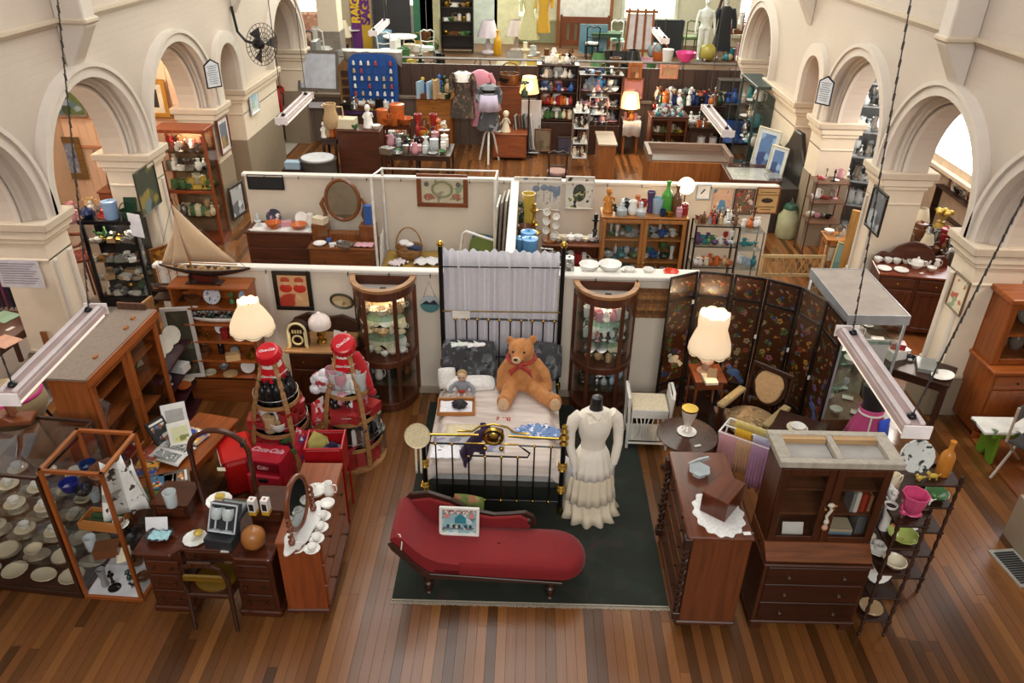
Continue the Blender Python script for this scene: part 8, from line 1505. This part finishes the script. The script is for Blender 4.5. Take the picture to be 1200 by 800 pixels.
x,y,w=F(484,526,161,.85); table('curio_table','dark table of curios before the orange oak bureau',x,y,0,w,.5,.85,W_DARK); clutter(pz(487,159,.85),pz(523,159,.85),18,['bottle','tall_vase','basket','doll','lamp','bowl'],['orange','amber','clear','turquoise','red','tan','white','brown'],.22,.5,'on the dark curio table','curios by the bureau',.4,3)
def gown(name,lab,px,pt,pb,y,w0,w1,m,yoke=None,bust=False):
 t=pY(px,pt,y); b_=pY(px,pb,y); h=t.z-b_.z; r=thing(name,lab,'dress',(t.x,y,b_.z)); b=MB()
 loft(b,[(0,0,0,w1,w1*.6,.09,7,0),(0,0,h*.35,w1*.8,w1*.5,.07,7,.3),(0,0,h*.62,w0*.7,w0*.5),(0,0,h*.82,w0,w0*.6),(0,0,h*.95,w0*.9,w0*.45),(0,0,h,w0*.35,w0*.3)],36); b.build('gown',m,r)
 for s in(-1,1): MB().tube([(s*w0*.85,0,h*.93),(s*w0*1.25,0,h*.8),(s*w0*1.2,-.05,h*.6)],[.07,.06,.05],8).build('sleeve',m,r)
 if yoke: b=MB(); loft(b,[(0,-.01,h*.78,w0*.8,w0*.66),(0,-.01,h*.95,w0*.92,w0*.5),(0,0,h*1.0,w0*.4,w0*.32)],18); b.build('yoke',yoke,r)
 return r
gown('floral_dress','dark floral dress with a white collar hanging on the wardrobe',542,83,137,18.2,.22,.3,mat('4a4238','spots',.9,scale=16,c2=('6a5a4a','3a342e','8a6a5a','4a4238')),LN)
gown('pink_gown','long pink gown with puffed shoulders beside the floral dress',563,82,147,18.3,.24,.22,mat('d08a9a','fabric',.85,var=.04))
g=gown('bust_costume','tailor bust in lilac apron over a striped skirt on white stand',573,98,152,17.6,.2,.26,mat('55585e','spots',.8,scale=10,c2=('3a3c40','8a8c90')),mat('8a8e94','fabric',.8)); h=.95
b=MB(); loft(b,[(0,-.03,.45,.27,.2,.08,7,.2),(0,-.02,.8,.19,.15)],28,False); b.build('apron',mat('c8bcd4','fabric',.85),g,solid=.01); b=MB(); loft(b,[(0,0,.78,.17,.13),(0,0,.9,.18,.14)],18); b.build('black_belt',BLACKM,g)
for k in range(3): a=2.1*k+.5; MB().tube([(0,0,.05),(.12*cos(a),.12*sin(a),-.12),(.26*cos(a),.26*sin(a),-g.location.z)],.025,6).build('stand_leg',WHITEM,g)
p=pY(597,101,18.3); tp_=chest('tall_pedestal','red-brown pedestal carrying a beribboned basket',p.x,18.3,0,.58,.5,p.z,W_ROSE,2,W_ROSEX,1,'pedestal'); item('basket',.5,'brown',(p.x,18.5,p.z),'beribboned brown basket of goods on the red-brown pedestal'); item('bowl',.4,'black',(p.x-.05,18.45,p.z),'black lined bowl inside the beribboned basket')
o=MB().box(-.33,.33,-.03,.03,0,1.25).build('white_board',mat('d8d6d8','plain',.5),None,pz(617,162,0)); tag(o,'plain white panel standing beside the plate dresser','panel')
p=pY(619,113,17.8); item('flower_vase',.4,'dark_green',(p.x-.08,17.75,p.z),'dark potted stems beside the lit lamp on the white panel'); fl2=thing('lit_lamp','lit lamp with amber shade behind the white panel','lamp',(p.x+.02,18.0,0)); MB().lathe([(.14,0),(.02,.05),(.02,1.5)],10).build('stand',W_DARK,fl2); MB().lathe([(.22,1.5),(.15,1.85)],14).build('shade',emit('ffc070',2.2),fl2,solid=.01); lamp('lamp_glow',(p.x+.02,17.8,1.7),18,(1,.7,.4),.1)
p=pz(592,188,0); chest('toy_box','orange brown box on the floor with a seated doll',p.x+.1,p.y,0,.78,.6,.62,mat('8a4420','wood',.4),1,mat('9a5028','woodx',.4),1,'box'); item('doll',.5,'cream',(p.x,p.y+.2,.62),'seated doll in a cream dress on the orange brown box',name='porcelain_doll'); item('doll',.4,'white',(p.x-.2,p.y+.2,.62),'small white doll beside the seated doll',name='porcelain_doll')
p=pz(616,183,0); pr=rack('metal browser rack of framed pictures before the white panel',p.x,p.y,.6,.5,.75,(.1,),STEEL,STEEL)
for k in range(5): o=picture('stacked_picture',['silver','brown','black','grey','white'][k]+' framed picture standing in the metal browser rack','picture',(p.x-.18+.08*k,p.y+.25,.55),.5,.8,R(75+3*k),mat(('b8b8b8','8a5a34','1c1a1a','8a8a88','e4e2dc')[k],'plain',.4),mat(('8a949a','7a6a4a','c8b89a','5a6068','a8b0a0')[k],'spots',.6,scale=8,c2=('9aa0a4','6a6458','c4bca8')),.04,lean=R(-8))
q=pY(600,108,16.9); o=MB().prism([(-.12,0),(.1,0),(.12,.75),(.06,q.z-.62),(-.08,.8)],-.02,.02,'y').build('white_board',mat('e6e4e2','plain',.5),None,(q.x,p.y+.35,.62)); tag(o,'pointed white board standing behind the seated doll','board')
x,y,w=F(630,679,72,1.95); pd=case('plate_dresser','dark open dresser of plates and jugs below the stage rail',x,y,0,w,.4,.1,2.05,W_DARK,(.8,1.12,1.43,1.73),'dresser',0,W_DARKX,.75)
for z,wd,cs in((.81,'lowest',['white','cream','green','brown']),(1.13,'second',['orange','white','red','cream']),(1.44,'third',['blue','red','silver','white']),(1.74,'upper',['grey','white','navy','clear']),(2.05,'topmost',['white','white','cream','silver'])):
 clutter((x-w/2+.1,y+.12,z),(x+w/2-.1,y+.12,z),10,['jug','cup','jar','teapot','vase'],cs,.18,.26,f'on {wd} shelf of the dark plate dresser','ware on the plate dresser',.05)
 if z<2: row([('standing_plate',.24,cs[k%4],(x-w/2+.22+.27*k,y+.33,z),0) for k in range(int((w-.3)/.27))],f'at back of {wd} shelf of the dark plate dresser','plates on the plate dresser')
picture('brown_picture','small tan picture leaning at the foot of the plate dresser','picture',(x-.3,y-.12,.35),.4,.55,0,W_ROSE,mat('8a7a60','spots',.6,scale=6,c2=('8a7a60','6a5a44')),.03); picture('dim_picture','dim violet picture leaning right at foot of the plate dresser','picture',(x+.3,y-.12,.225),.5,.45,0,W_DARK,mat('4a4454','spots',.6,scale=6,c2=('5a5464','3a3444')),.03)
x,y,w=F(680,731,88,1.7); gd_=case('glass_dresser','dark glazed cabinet of crystal beside the plate dresser',x,y,0,w,.45,.1,1.85,W_DARK,(.75,1.1,1.45),'cabinet',0,W_DARKX,.7)
for z,wd in((.76,'lower'),(1.11,'middle'),(1.46,'upper')): clutter((x-w/2+.1,y+.15,z),(x+w/2-.1,y+.15,z),12,['goblet','plate','decanter','bowl'],['clear','silver','grey','white','pink'],.2,.28,f'on {wd} shelf of the dark crystal cabinet','crystal in the dark cabinet',.2,2)
clutter((x-w/2+.1,y+.15,1.85),(x+w/2-.1,y+.15,1.85),11,['basket','box','flower_vase','bird_figurine','tray'],['blue','brown','white','dark_green','cream'],.25,.4,'on top of the dark crystal cabinet','goods on the crystal cabinet',.2)
for k,(pa,pb_,pt,h,lab,cs) in enumerate(((673,691,132,1.3,'grey wire shelf tower of brown curios before the plate dresser',['brown','silver','white','black','cream']),(692,713,112,1.35,'white wire shelf tower with a blue figure on top',['white','silver','clear','white','pale_blue']))):
 x,y,w=F(pa,pb_,pt,h); rack(lab,x,y,w,.4,h,(.3,.62,.96,h),STEEL,mat('d8d6d2','plain',.5),.012)
 for z,wd in((.3,'lowest'),(.62,'second'),(.96,'third'),(h,'top')): clutter((x-w/2+.06,y+.1,z),(x+w/2-.06,y+.1,z),8,['bowl','figurine','jug','trinket_box','vase'],cs,.16,.27,f"on {wd} shelf of the {['grey','white'][k]} wire tower",f"goods on the {['grey','white'][k]} wire tower",.22,2)
 if k: item('figurine',.55,'4a9ad8',(x,y+.2,h),'bright blue figure standing on the white wire tower'); item('figurine',.6,'pale_blue',(x-.18,y+.25,h),'pale tall figure beside the blue figure')
x,y,w=F(731,752,136,.8); table('lit_table','small table with white cloth brightly lit by a lamp',x,y,0,w,.5,.8,W_OAK,LN); cloth2('white_cloth','bright white cloth hanging over the lamp-lit table','tablecloth',x,y+.22,.81,w,.45,LN,0,.35)
p=pz(738,131,.82); nl=thing('lit_lamp','pink shaded lit lamp on the white cloth table','lamp',(p.x,p.y+.1,.82)); MB().lathe([(.1,0),(.03,.05),(.05,.2),(.02,.3)],12).build('base',BRASS,nl); MB().lathe([(.24,.3),(.17,.62)],16).build('shade',emit('ffb878',2.4),nl,solid=.01); lamp('lamp_glow',(p.x,p.y-.15,1.25),90,(1,.68,.4),.1)
clutter(pz(732,133,.82),pz(751,133,.82),5,['jug','vase','bowl'],['cream','pink','amber'],.2,.35,'around the pink lamp on the white cloth table','ware by the pink lamp',.25)
picture('pink_poster','pink sunset print behind the pink shaded lamp','picture',pY(742,104,18.9),.5,.5,0,W_ROSE,mat('c88a88','spots',.6,scale=4,c2=('c88a88','8a6a7a','e0b0a0')),.03); picture('portrait','orange brown framed portrait above the pink sunset print','picture',pY(744,84,18.9),.34,.42,0,mat('a8602c','wood',.4),mat('a06a44','spots',.6,scale=6,c2=('a06a44','c89a70','7a4a30')),.07)
picture('dark_portrait','pink framed picture of a dark animal on the stage front','picture',pY(784,84,18.955),.44,.32,0,mat('c88a70','wood',.4),mat('b08a68','plain',.6),.07)
x,y,w=F(764,807,137,1.15); gc_=case('low_vitrine','low brown glazed cabinet of china with clutter on its top',x,y,0,w,.5,.1,1.15,W_MAH,(.4,.75),'cabinet',2,W_MAHX)
for z,wd in((.13,'bottom'),(.41,'lower'),(.76,'upper')): clutter((x-w/2+.1,y+.15,z),(x+w/2-.1,y+.15,z),20,['plate','bowl','jug','teapot'],['white','cream','green','yellow','silver'],.15,.24,f'on {wd} shelf of the low brown vitrine','china in the low vitrine',.2,2)
clutter((x-w/2+.1,y+.1,1.15),(x+w/2-.1,y+.1,1.15),44,['goblet','decanter','vase','bowl','jug'],['clear','silver','white','pale_blue','clear','red','clear','turquoise'],.14,.3,'on top of the low brown vitrine','crystal on the low vitrine',.42,4)
x,y,w=F(768,852,118,1.2); table('back_table','long dark table crowded with dolls and ornaments below the stage',x,y,0,w,.6,1.2,W_DARK); clutter((x-w/2+.1,y+.08,1.2),(x+w/2-.1,y+.08,1.2),72,['figurine','doll','vase','animal_figurine','jar','lamp','ball','jug'],['white','white','red','brown','dark_green','navy','cream','black','orange','grey'],.2,.42,'on the long dark ornament table','ornaments below the stage',.5,5)
x,y,w=F(808,850,150,.95); table('front_table','dark table of small ornaments right of the low vitrine',x,y,0,w,.5,.95,W_DARK,shelf=.45); clutter((x-w/2+.06,y+.08,.95),(x+w/2-.06,y+.08,.95),28,['bowl','figurine','jug','basket','trinket_box'],['white','orange','green','brown','silver','black'],.15,.28,'on the dark table by the low vitrine','ornaments by the low vitrine',.4,4); clutter((x-w/2+.06,y+.08,.46),(x+w/2-.06,y+.08,.46),8,['bowl','canister','mug','box'],['white','red','black','pink'],.22,.32,'on lower shelf by the low vitrine','ornaments by the low vitrine',.2)
p=pY(862,92,18.8); shb=case('lace_board','tall grey framed panel of lace and bonnets on the stage front',p.x,18.6,0,.8,.3,.3,1.75,mat('6a625a','wood',.5),(.8,1.2),'panel'); clutter((p.x-.3,18.7,1.21),(p.x+.3,18.7,1.21),5,['hat','flower_vase','vase'],['white','blue','cream'],.25,.35,'in the tall grey framed panel','lace goods',.1); clutter((p.x-.3,18.7,.81),(p.x+.3,18.7,.81),4,['flower_vase','vase','hat'],['dark_green','white'],.25,.35,'low in the tall grey framed panel','lace goods',.1)
picture('blue_picture','blue cellular picture standing low by the right wall','picture',pY(862,154,17.6),.75,.6,R(-4),BLACKM,mat('2a4a90','spots',.5,scale=5,c2=('1a2a5a','3a6ac0','6a8ad0')),.04)
x,y,w=F(762,856,186,.98); ct=thing('long_counter','long brown counter with a lit orange front behind the back partition','counter',(x,y,0),R(-1)); MB().box(-w/2,w/2,0,.8,0,.9).build('body',mat('a0602c','wood',.4),ct,bev=.005); MB().box(-w/2,w/2,.05,.8,.9,.92).build('inner_top',mat('6a5040','woodx',.5),ct)
for a,b_,c,d in((-w/2-.03,w/2+.03,.78,.86),(-w/2-.03,-w/2+.05,-.03,.8),(w/2-.05,w/2+.03,-.03,.8)): MB().box(a,b_,c,d,.9,1.06).build('raised_edge',mat('8a7060','woodx',.5),ct,bev=.006)
lamp('counter_glow',(x,y-.9,2.3),35,(1,.7,.4),.2)
x,y,w=F(703,722,170,.95); o=thing('small_counter','narrow brown counter box standing before the lit passage','counter',(x,y,0),0); MB().box(-w/2,w/2,0,1.0,0,.93).build('body',mat('9a5c2c','wood',.4),o); MB().box(-w/2-.03,w/2+.03,-.03,1.03,.93,.97).build('top',mat('a89078','woodx',.5),o,bev=.006)
x,y,w=F(652,655,196,.6); o=upchair('pale pink seated chair behind the bird print',x,y+.2,R(180),mat('b08a80','fabric',.9),W_DARK)
x,y,w=F(858,912,212,.92); gt=thing('glass_counter','dark counter with a white glass display top at the partition end','display counter',(x,y,0),R(-2)); MB().box(-w/2,w/2,0,1.0,0,.84).build('body',W_MAH,gt,bev=.005); MB().box(-w/2+.04,w/2-.04,.04,.96,.84,.87).build('white_liner',mat('e4e4de','plain',.5),gt); MB().box(-w/2+.03,w/2-.03,.03,.97,.915,.925).build('glass_top',GL,gt)
for a,b_,c,d in((-w/2-.02,w/2+.02,-.02,.03),(-w/2-.02,w/2+.02,.97,1.02),(-w/2-.02,-w/2+.03,0,1),(w/2-.03,w/2+.02,0,1)): MB().box(a,b_,c,d,.84,.93).build('rim',W_MAHX,gt,bev=.005)
item('animal_figurine',.2,'black',(x,y+.8,.93),'small dark figure standing on the white glass counter')
for k,(px,py,w,h,l) in enumerate(((897,178,.55,.9,'blue framed print leaning against the right wall, larger one'),(911,190,.4,.6,'blue framed print leaning against the right wall, smaller one'))): picture('blue_print',l,'picture',pY(px,py,14.9-.5*k),w,h,R(-55),mat('d8d0b8','plain',.4),mat('5a7aa8','spots',.6,scale=6,c2=('4a6a9a','8aa8c8','3a4a7a')),.03,mount=mat('c8d0d4','plain',.6),lean=R(-8))
tk=case('teal_case','tall dark teal glass case against the right wall before the niche',4.56,16.6,R(-90),1.3,.4,.3,2.1,mat('3a4644','plain',.4),(.9,1.3,1.7),'display case',0,glassside=True,backm=mat('2c4a48','plain',.5))
for z,wd in((.91,'lower'),(1.31,'middle'),(1.71,'upper')): clutter((4.68,17.1,z),(4.68,16.05,z),7,['plate','bowl','jug','vase'],['turquoise','white','silver','dark_green'],.22,.32,f'on {wd} shelf of the dark teal case','ware in the teal case',.1)
og=thing('carved_harmonium','dark carved harmonium against the third right pier','organ',(4.45,14.1,0),R(-84)); MB().box(-.55,.55,0,.6,0,.85).build('body',DK,og,bev=.01); MB().prism([(-.5,.85),(.5,.85),(.5,1.3),(.3,1.5),(.15,1.75),(-.15,1.75),(-.3,1.5),(-.5,1.3)],.45,.55,'y').build('carved_back',mat('1e1814','wood',.4),og,bev=.02)
for k in range(18): MB().box(-.46+.051*k,-.414+.051*k,-.06,.12,.85,.875).build('key',WHITEM,og)
item('book',.35,'grey',(4.6,14.1,.88),'grey open book on the dark carved harmonium')
def SF(px,py):
 p=pz(px,py,ZF); return p if p.y<25.6 else Vector((p.x*25.6/p.y,25.6,ZF))
def stool(lab,px,py,r,h,c,m=None,name='round_table',cat='table'):
 p=SF(px,py); t=thing(name,lab,cat,p); MB().lathe([(r,h-.03),(r,h),(0,h)],20).build('top',mat(c,'plain',.4),t); MB().tube([(0,0,0),(0,0,h)],.03,8).build('column',m or STEEL,t); MB().lathe([(r*.7,0),(r*.7,.02),(.03,.04)],14).build('foot',m or STEEL,t); return t
stool('white round table beside the yellow shade on stage',413,58,.42,.62,'eceae4'); stool('white round table at the stage rail before the blue barrel',470,68,.5,.62,'f0eee8')
for px,py,s,c,l in((374,62,.75,'e8ece4','large white square lampshade on a green base'),(415,55,.62,'d8b020','yellow drum lampshade on the round table'),(401,62,.95,'d8c8b0','cream lamp leaning at the stage pier'),(572,62,.95,'d8ccd4','pale lilac lampshade lamp on the wardrobe side'),(605,58,.9,'c8b8b4','mauve lampshade lamp beside the yellow gauze')): item('lamp',s,c,SF(px,py),l)
ac_=thing('armchair','peach patterned armchair by the bright stage window','armchair',SF(367,58),R(10)); PCH=mat('d8a890','spots',.9,scale=8,c2=('d8a890','c89078','e8c8b0'))
MB().box(-.45,.45,-.4,.4,.1,.45).build('seat',PCH,ac_,bev=.06); MB().box(-.45,.45,.25,.5,.3,1.05).build('backrest',PCH,ac_,bev=.08)
for s in(-1,1): MB().box(s*.5-.12,s*.5+.12,-.4,.4,.1,.65).build('arm',PCH,ac_,bev=.06)
item('canister',.7,'8a9ab0',SF(350,58),'tall blue grey water canister at the stage end'); item('box',.6,'black',SF(396,63),'black record player on the stage rail table'); item('bottle',.7,'d8a020',SF(583,64),'yellow bottle lamp beside the lilac lampshade'); item('canister',.7,'7a9ab0',SF(450,64),'pale blue round barrel seat before the dark panels'); item('canister',.5,'2c4a80',SF(461,64),'dark blue tin beside the pale blue barrel')
p=SF(424,62); bn=thing('cloth_banner','purple upright banner with yellow rotated letters','banner',(p.x,p.y+.3,ZF)); MB().box(-.3,.3,-.01,.01,0,2.6).build('cloth',mat('6a2c78','fabric',.8),bn); MB().box(.0,.3,-.014,-.008,0,2.6).build('yellow_half',mat('c8a030','fabric',.8),bn)
YL=mat('e0b830','plain',.6);
script_text('RAIGE',.36,bn,(-.15,-.02,1.25),(R(90),R(-90),0),YL,0); script_text('SAGER',.36,bn,(.15,-.02,1.25),(R(90),R(-90),0),mat('5a2470','plain',.6),0)
for k,x in enumerate((-.32,.32)): MB().tube([(x,0,0),(x,0,2.7)],.02,6).build('pole',STEEL,bn)
p=SF(452,56); o=thing('dark_screen','dark grey two-leaf screen behind the banner on stage','screen',(p.x,p.y+.6,ZF)); [MB().box(-.75+.76*k,-.01+.76*k,-.02,.02,0,2.5).build('leaf',mat('3a3a3c','plain',.5),o) for k in range(2)]
for k,(px,c,l,h) in enumerate(((491,'3a7a5a','green panel board standing at the stage window',1.7),(499,'eceae0','white panel board beside the green panel',1.7),(506,'d8d4a8','cream clock panel beside the dark bookcase',2.2))): o=MB().box(-.2,.2,-.03,.03,0,h).build('panel_board',mat(c,'plain',.5),None,SF(px,56)+Vector((0,.5,0))); tag(o,l,'board')
clutter(SF(476,60),SF(512,60),9,['box','jar','basket','canister','hat'],['brown','white','black','yellow','green','cream'],.35,.6,'on the stage before the green panel','goods on the stage left',.9,2)
p=SF(536,62); sbk=case('dark_bookcase','tall dark bookcase of small curios on the stage',p.x,p.y,R(2),1.0,.4,.1,2.7,mat('2e241e','wood',.5),(.5,.9,1.3,1.7,2.1),'bookcase'); sbk.location.z=ZF
for z,wd in((.5,'lowest'),(.9,'second'),(1.3,'third'),(1.7,'fourth'),(2.1,'fifth')): clutter((p.x-.4,p.y+.15,ZF+z),(p.x+.4,p.y+.15,ZF+z),6,['bowl','box','basket','jar'],['gold','brown','white','green','tan'],.18,.28,f'on {wd} shelf of the dark stage bookcase','curios in the stage bookcase',.1)
p=SF(564,55); o=MB().box(-.45,.45,-.05,.05,0,2.4).build('pale_door',mat('d8e4d8','plain',.5),None,p+Vector((0,1.2,0))); tag(o,'pale green loose door leaning behind the lilac lampshade','door'); o=MB().box(-.4,.4,-.05,.05,0,2.4).build('cream_door',mat('e8e4b8','plain',.5),None,SF(592,52)+Vector((0,1.2,0))); tag(o,'cream yellow panelled door behind the yellow bottle','door')
for k,(px,c,l) in enumerate(((623,'d8d4a0','tall pale lace gown hung at the stage window, white one'),(640,'d8a838','tall golden lace gown hung at the stage window'))): gown('lace_gown',l,px-2,[-8,-10][k],[46,38][k],24.5,.2,[.3,.2][k],mat(c,'fabric',.85))
p=SF(685,58); pc=thing('projection_screen','white blank projection screen on a brown stand','screen',(p.x,p.y+1.0,ZF)); MB().box(-.8,.8,-.02,.0,.9,3.0).build('screen',mat('eceae2','plain',.6),pc)
for x in(-.85,.85): MB().box(x-.05,x+.05,-.05,.05,0,3.1).build('post',W_OAK,pc)
bd=thing('bedhead','brown panelled bedhead standing before the white screen','headboard',(p.x,p.y+.6,ZF)); MB().box(-.75,.75,-.03,.03,.75,.95).build('top_rail',W_ROSEX,bd); MB().box(-.75,.75,-.03,.03,.1,.25).build('rail',W_ROSEX,bd); [MB().box(-.72+.24*k,-.56+.24*k,-.02,.02,.25,.75).build('slat',W_ROSE,bd) for k in range(6)]; [MB().box(x-.04,x+.04,-.04,.04,0,1.0).build('post',W_ROSE,bd) for x in(-.75,.75)]
picture('sea_painting','blue grey sea painting on the stage before the bedhead','picture',SF(694,66)+Vector((0,0,.5)),.85,.85,0,mat('8aa0a4','plain',.5),mat('6f98a8','spots',.6,scale=3,c2=('6f98a8','8ab0bc','5a8494')),.012)
zc=upchair('zebra patterned chair at the stage rail',SF(692,66).x,SF(692,66).y-.4,R(180),mat('e8e4dc','spots',.7,scale=10,c2=('1c1a1a','e8e4dc','1c1a1a')),BLACKM); zc.location.z=ZF
wc_=upchair('white slatted chair with mint cushion on the stage',SF(722,64).x,SF(722,64).y,0,mat('a8d8c0','fabric',.8),WHITEM); wc_.location.z=ZF; tb9=table('green_table','dark green card table beside the white slatted chair',SF(708,66).x,SF(708,66).y-.3,0,.9,.6,.7,mat('3a5a40','plain',.5)); tb9.location.z=ZF
p=SF(747,68); ez=thing('easel','brown slatted easel with white boards on stage','easel',(p.x,p.y,ZF)); MB().box(-.42,.42,.02,.04,.2,1.25).build('white_board',mat('e4dcdc','plain',.5),ez)
for k in range(4): MB().tube([(-.42+.28*k,-.02,0),(-.36+.24*k,.0,1.4)],.035,6).build('slat',W_OAK,ez)
for z in(.18,1.28): MB().box(-.48,.48,-.03,.02,z,z+.07).build('rail',W_OAKX,ez)
o=MB().box(-.45,.45,-.03,.03,0,1.05).build('blackboard',mat('22262a','plain',.6),None,SF(780,66)); tag(o,'small blackboard standing on the stage by the easel','board')
for k in range(3): u=upchair(['green','dark green','olive'][k]+' painted chair in row against the stage dado',SF(775+18*k,58).x,SF(775+18*k,58).y+.5,R(180),mat('a8b888','fabric',.8),mat(('4a7a4a','2c4a34','5a6a3a')[k],'plain',.5)); u.location.z=ZF
item('bowl',.5,'d0408a',pY(803,72,19.0),'large bright pink bowl at the stage rail'); item('basket',.5,'orange',SF(773,70),'round orange brown basket at the stage rail'); item('ball',.45,'9ab0b4',SF(766,68),'pale blue ball at the stage rail'); item('ball',.5,'b8a850',SF(828,71),'mustard round cushion at foot of white mannequin')
def manikin(lab,px,py,m,black=None,hat=None,h=1.78):
 p=SF(px,py); t=thing('mannequin',lab,'mannequin',(p.x,p.y,ZF)); b=MB(); k=h/1.78
 b.ell((0,0,1.66*k),(.085,.1,.125),10,8); b.tube([(0,0,1.56),(0,0,1.45)],.055,8); loft(b,[(0,0,.9,.165,.11),(0,0,1.05,.13,.095),(0,-.01,1.25,.165,.115),(0,0,1.4,.19,.1),(0,0,1.47,.08,.07)],14)
 for s in(-1,1):
  b.tube([(s*.185,0,1.41),(s*.25,0,1.15),(s*.28,-.05,.9),(s*.28,-.08,.82)],[.055,.047,.036,.03],8)
  b.tube([(s*.09,0,.95),(s*.1,-.01,.5),(s*.1,.02,.1)],[.095,.065,.042],9); b.ell((s*.1,-.06,.05),(.045,.12,.045),8,6)
  for f in range(4): b.tube([(s*(.265+.01*f),-.08,.82),(s*(.27+.012*f),-.1-.008*f,.74-.01*(f%2))],.011,5)
  b.tube([(s*.262,-.09,.83),(s*.245,-.12,.79)],.012,5)
 blob(b,'body',m,t,.022)
 MB().ell((0,-.1*k,1.64),(.018,.03,.03),6,5).build('nose',m,t)
 if black: b=MB(); loft(b,[(0,0,.25,.3,.2,.06,7,0),(0,0,.8,.22,.16),(0,0,1.1,.19,.14),(0,0,1.4,.22,.13),(0,0,1.5,.09,.08)],28); [b.tube([(s*.2,0,1.42),(s*.28,0,1.15),(s*.31,-.04,.88)],[.08,.075,.07],8) for s in(-1,1)]; b.build('coat',black,t)
 if hat: MB().lathe([(.2,1.74),(.2,1.75),(.11,1.77),(.1,1.88),(0,1.9)],14).build('red_hat',hat,t)
 MB().lathe([(.2,0),(.2,.015),(0,.02)],14).build('base',STEEL,t); return t
manikin('bare white mannequin standing at the stage rail',821,71,mat('eaf0e6','plain',.35)); manikin('mannequin in a long black coat and red hat on stage',843,69,mat('e0dcd4','plain',.4),mat('26282c','fabric',.85),mat('b8303c','fabric',.8))
for k in range(2): o=MB().tube([(0,0,0),(.35,.1,1.6),(.38,.1,1.66)],[.05,.05,.09],7).build('wooden_oar',W_DARK,None,SF(828+8*k,58)+Vector((.25,.5,.9))); tag(o,['first','second'][k]+' dark oar leaning behind the mannequins','oar')
tb8=table('stage_table','stage table crowded with bright goods by the right window',SF(868,66).x,SF(868,66).y,0,1.2,.8,.75,W_OAK); tb8.location.z=ZF; p=SF(868,66); clutter((p.x-.55,p.y+.1,ZF+.75),(p.x+.55,p.y+.1,ZF+.75),22,['flower_vase','lamp','doll','ball','tall_vase','box'],['pink','white','orange','turquoise','cream','red'],.35,.75,'on the crowded stage table','goods on the crowded stage table',.6,2)
clutter(SF(850,72),SF(884,72),8,['box','ball','upright_book','canister','basket'],['turquoise','cream','pink','brown','tan'],.4,.6,'on stage floor at the right end','goods at the stage right end',.4); clutter(SF(640,68),SF(672,68),8,['lamp','basket','hat','bowl','box'],['red','brown','cream','black','white'],.35,.55,'at the stage rail before the bedhead','goods at the stage rail',.5)
for k,(px,py,c,l) in enumerate(((392,66,'eceae6','white chair at the left end of the stage rail'),(462,69,'e8e8e6','white chair between the round table and green panel'),(507,66,'d8d8d2','pale grey chair before the dark bookcase'),(372,68,'3a3a3c','black chair under the large lampshade'))): q=SF(px,py); u=upchair(l,q.x,q.y-1.2,R(160+15*k),mat(c,'plain',.6),mat(c,'plain',.45)); u.location.z=ZF
for a,b_,n,cs,wd in((352,412,14,['white','grey','black','orange','pale_blue'],'at the left end of the stage'),(440,516,16,['white','brown','green','black','yellow'],'on the stage below the dark screen'),(556,660,16,['white','cream','yellow','brown','silver'],'along the middle of the stage rail'),(700,800,14,['brown','green','white','pink','black'],'on the stage by the easel')):
 y0=20.4; clutter((pY(a,60,y0).x,y0,ZF),(pY(b_,60,y0).x,y0,ZF),n,['tall_vase','lamp','box','basket','upright_book','candlestick','frame'],cs,.55,.95,wd,'goods '+wd,1.2,2)
clutter(SF(610,66),SF(632,66),5,['plate','bowl','jar'],['white','clear','green'],.35,.5,'on stage before the pale lace gown','glass on stage',.4)
struct(MB().box(-5.2,-3.2,26.4,26.5,ZF,2.3).build('trim_2',mat('d8ccc0','plain',.6)))
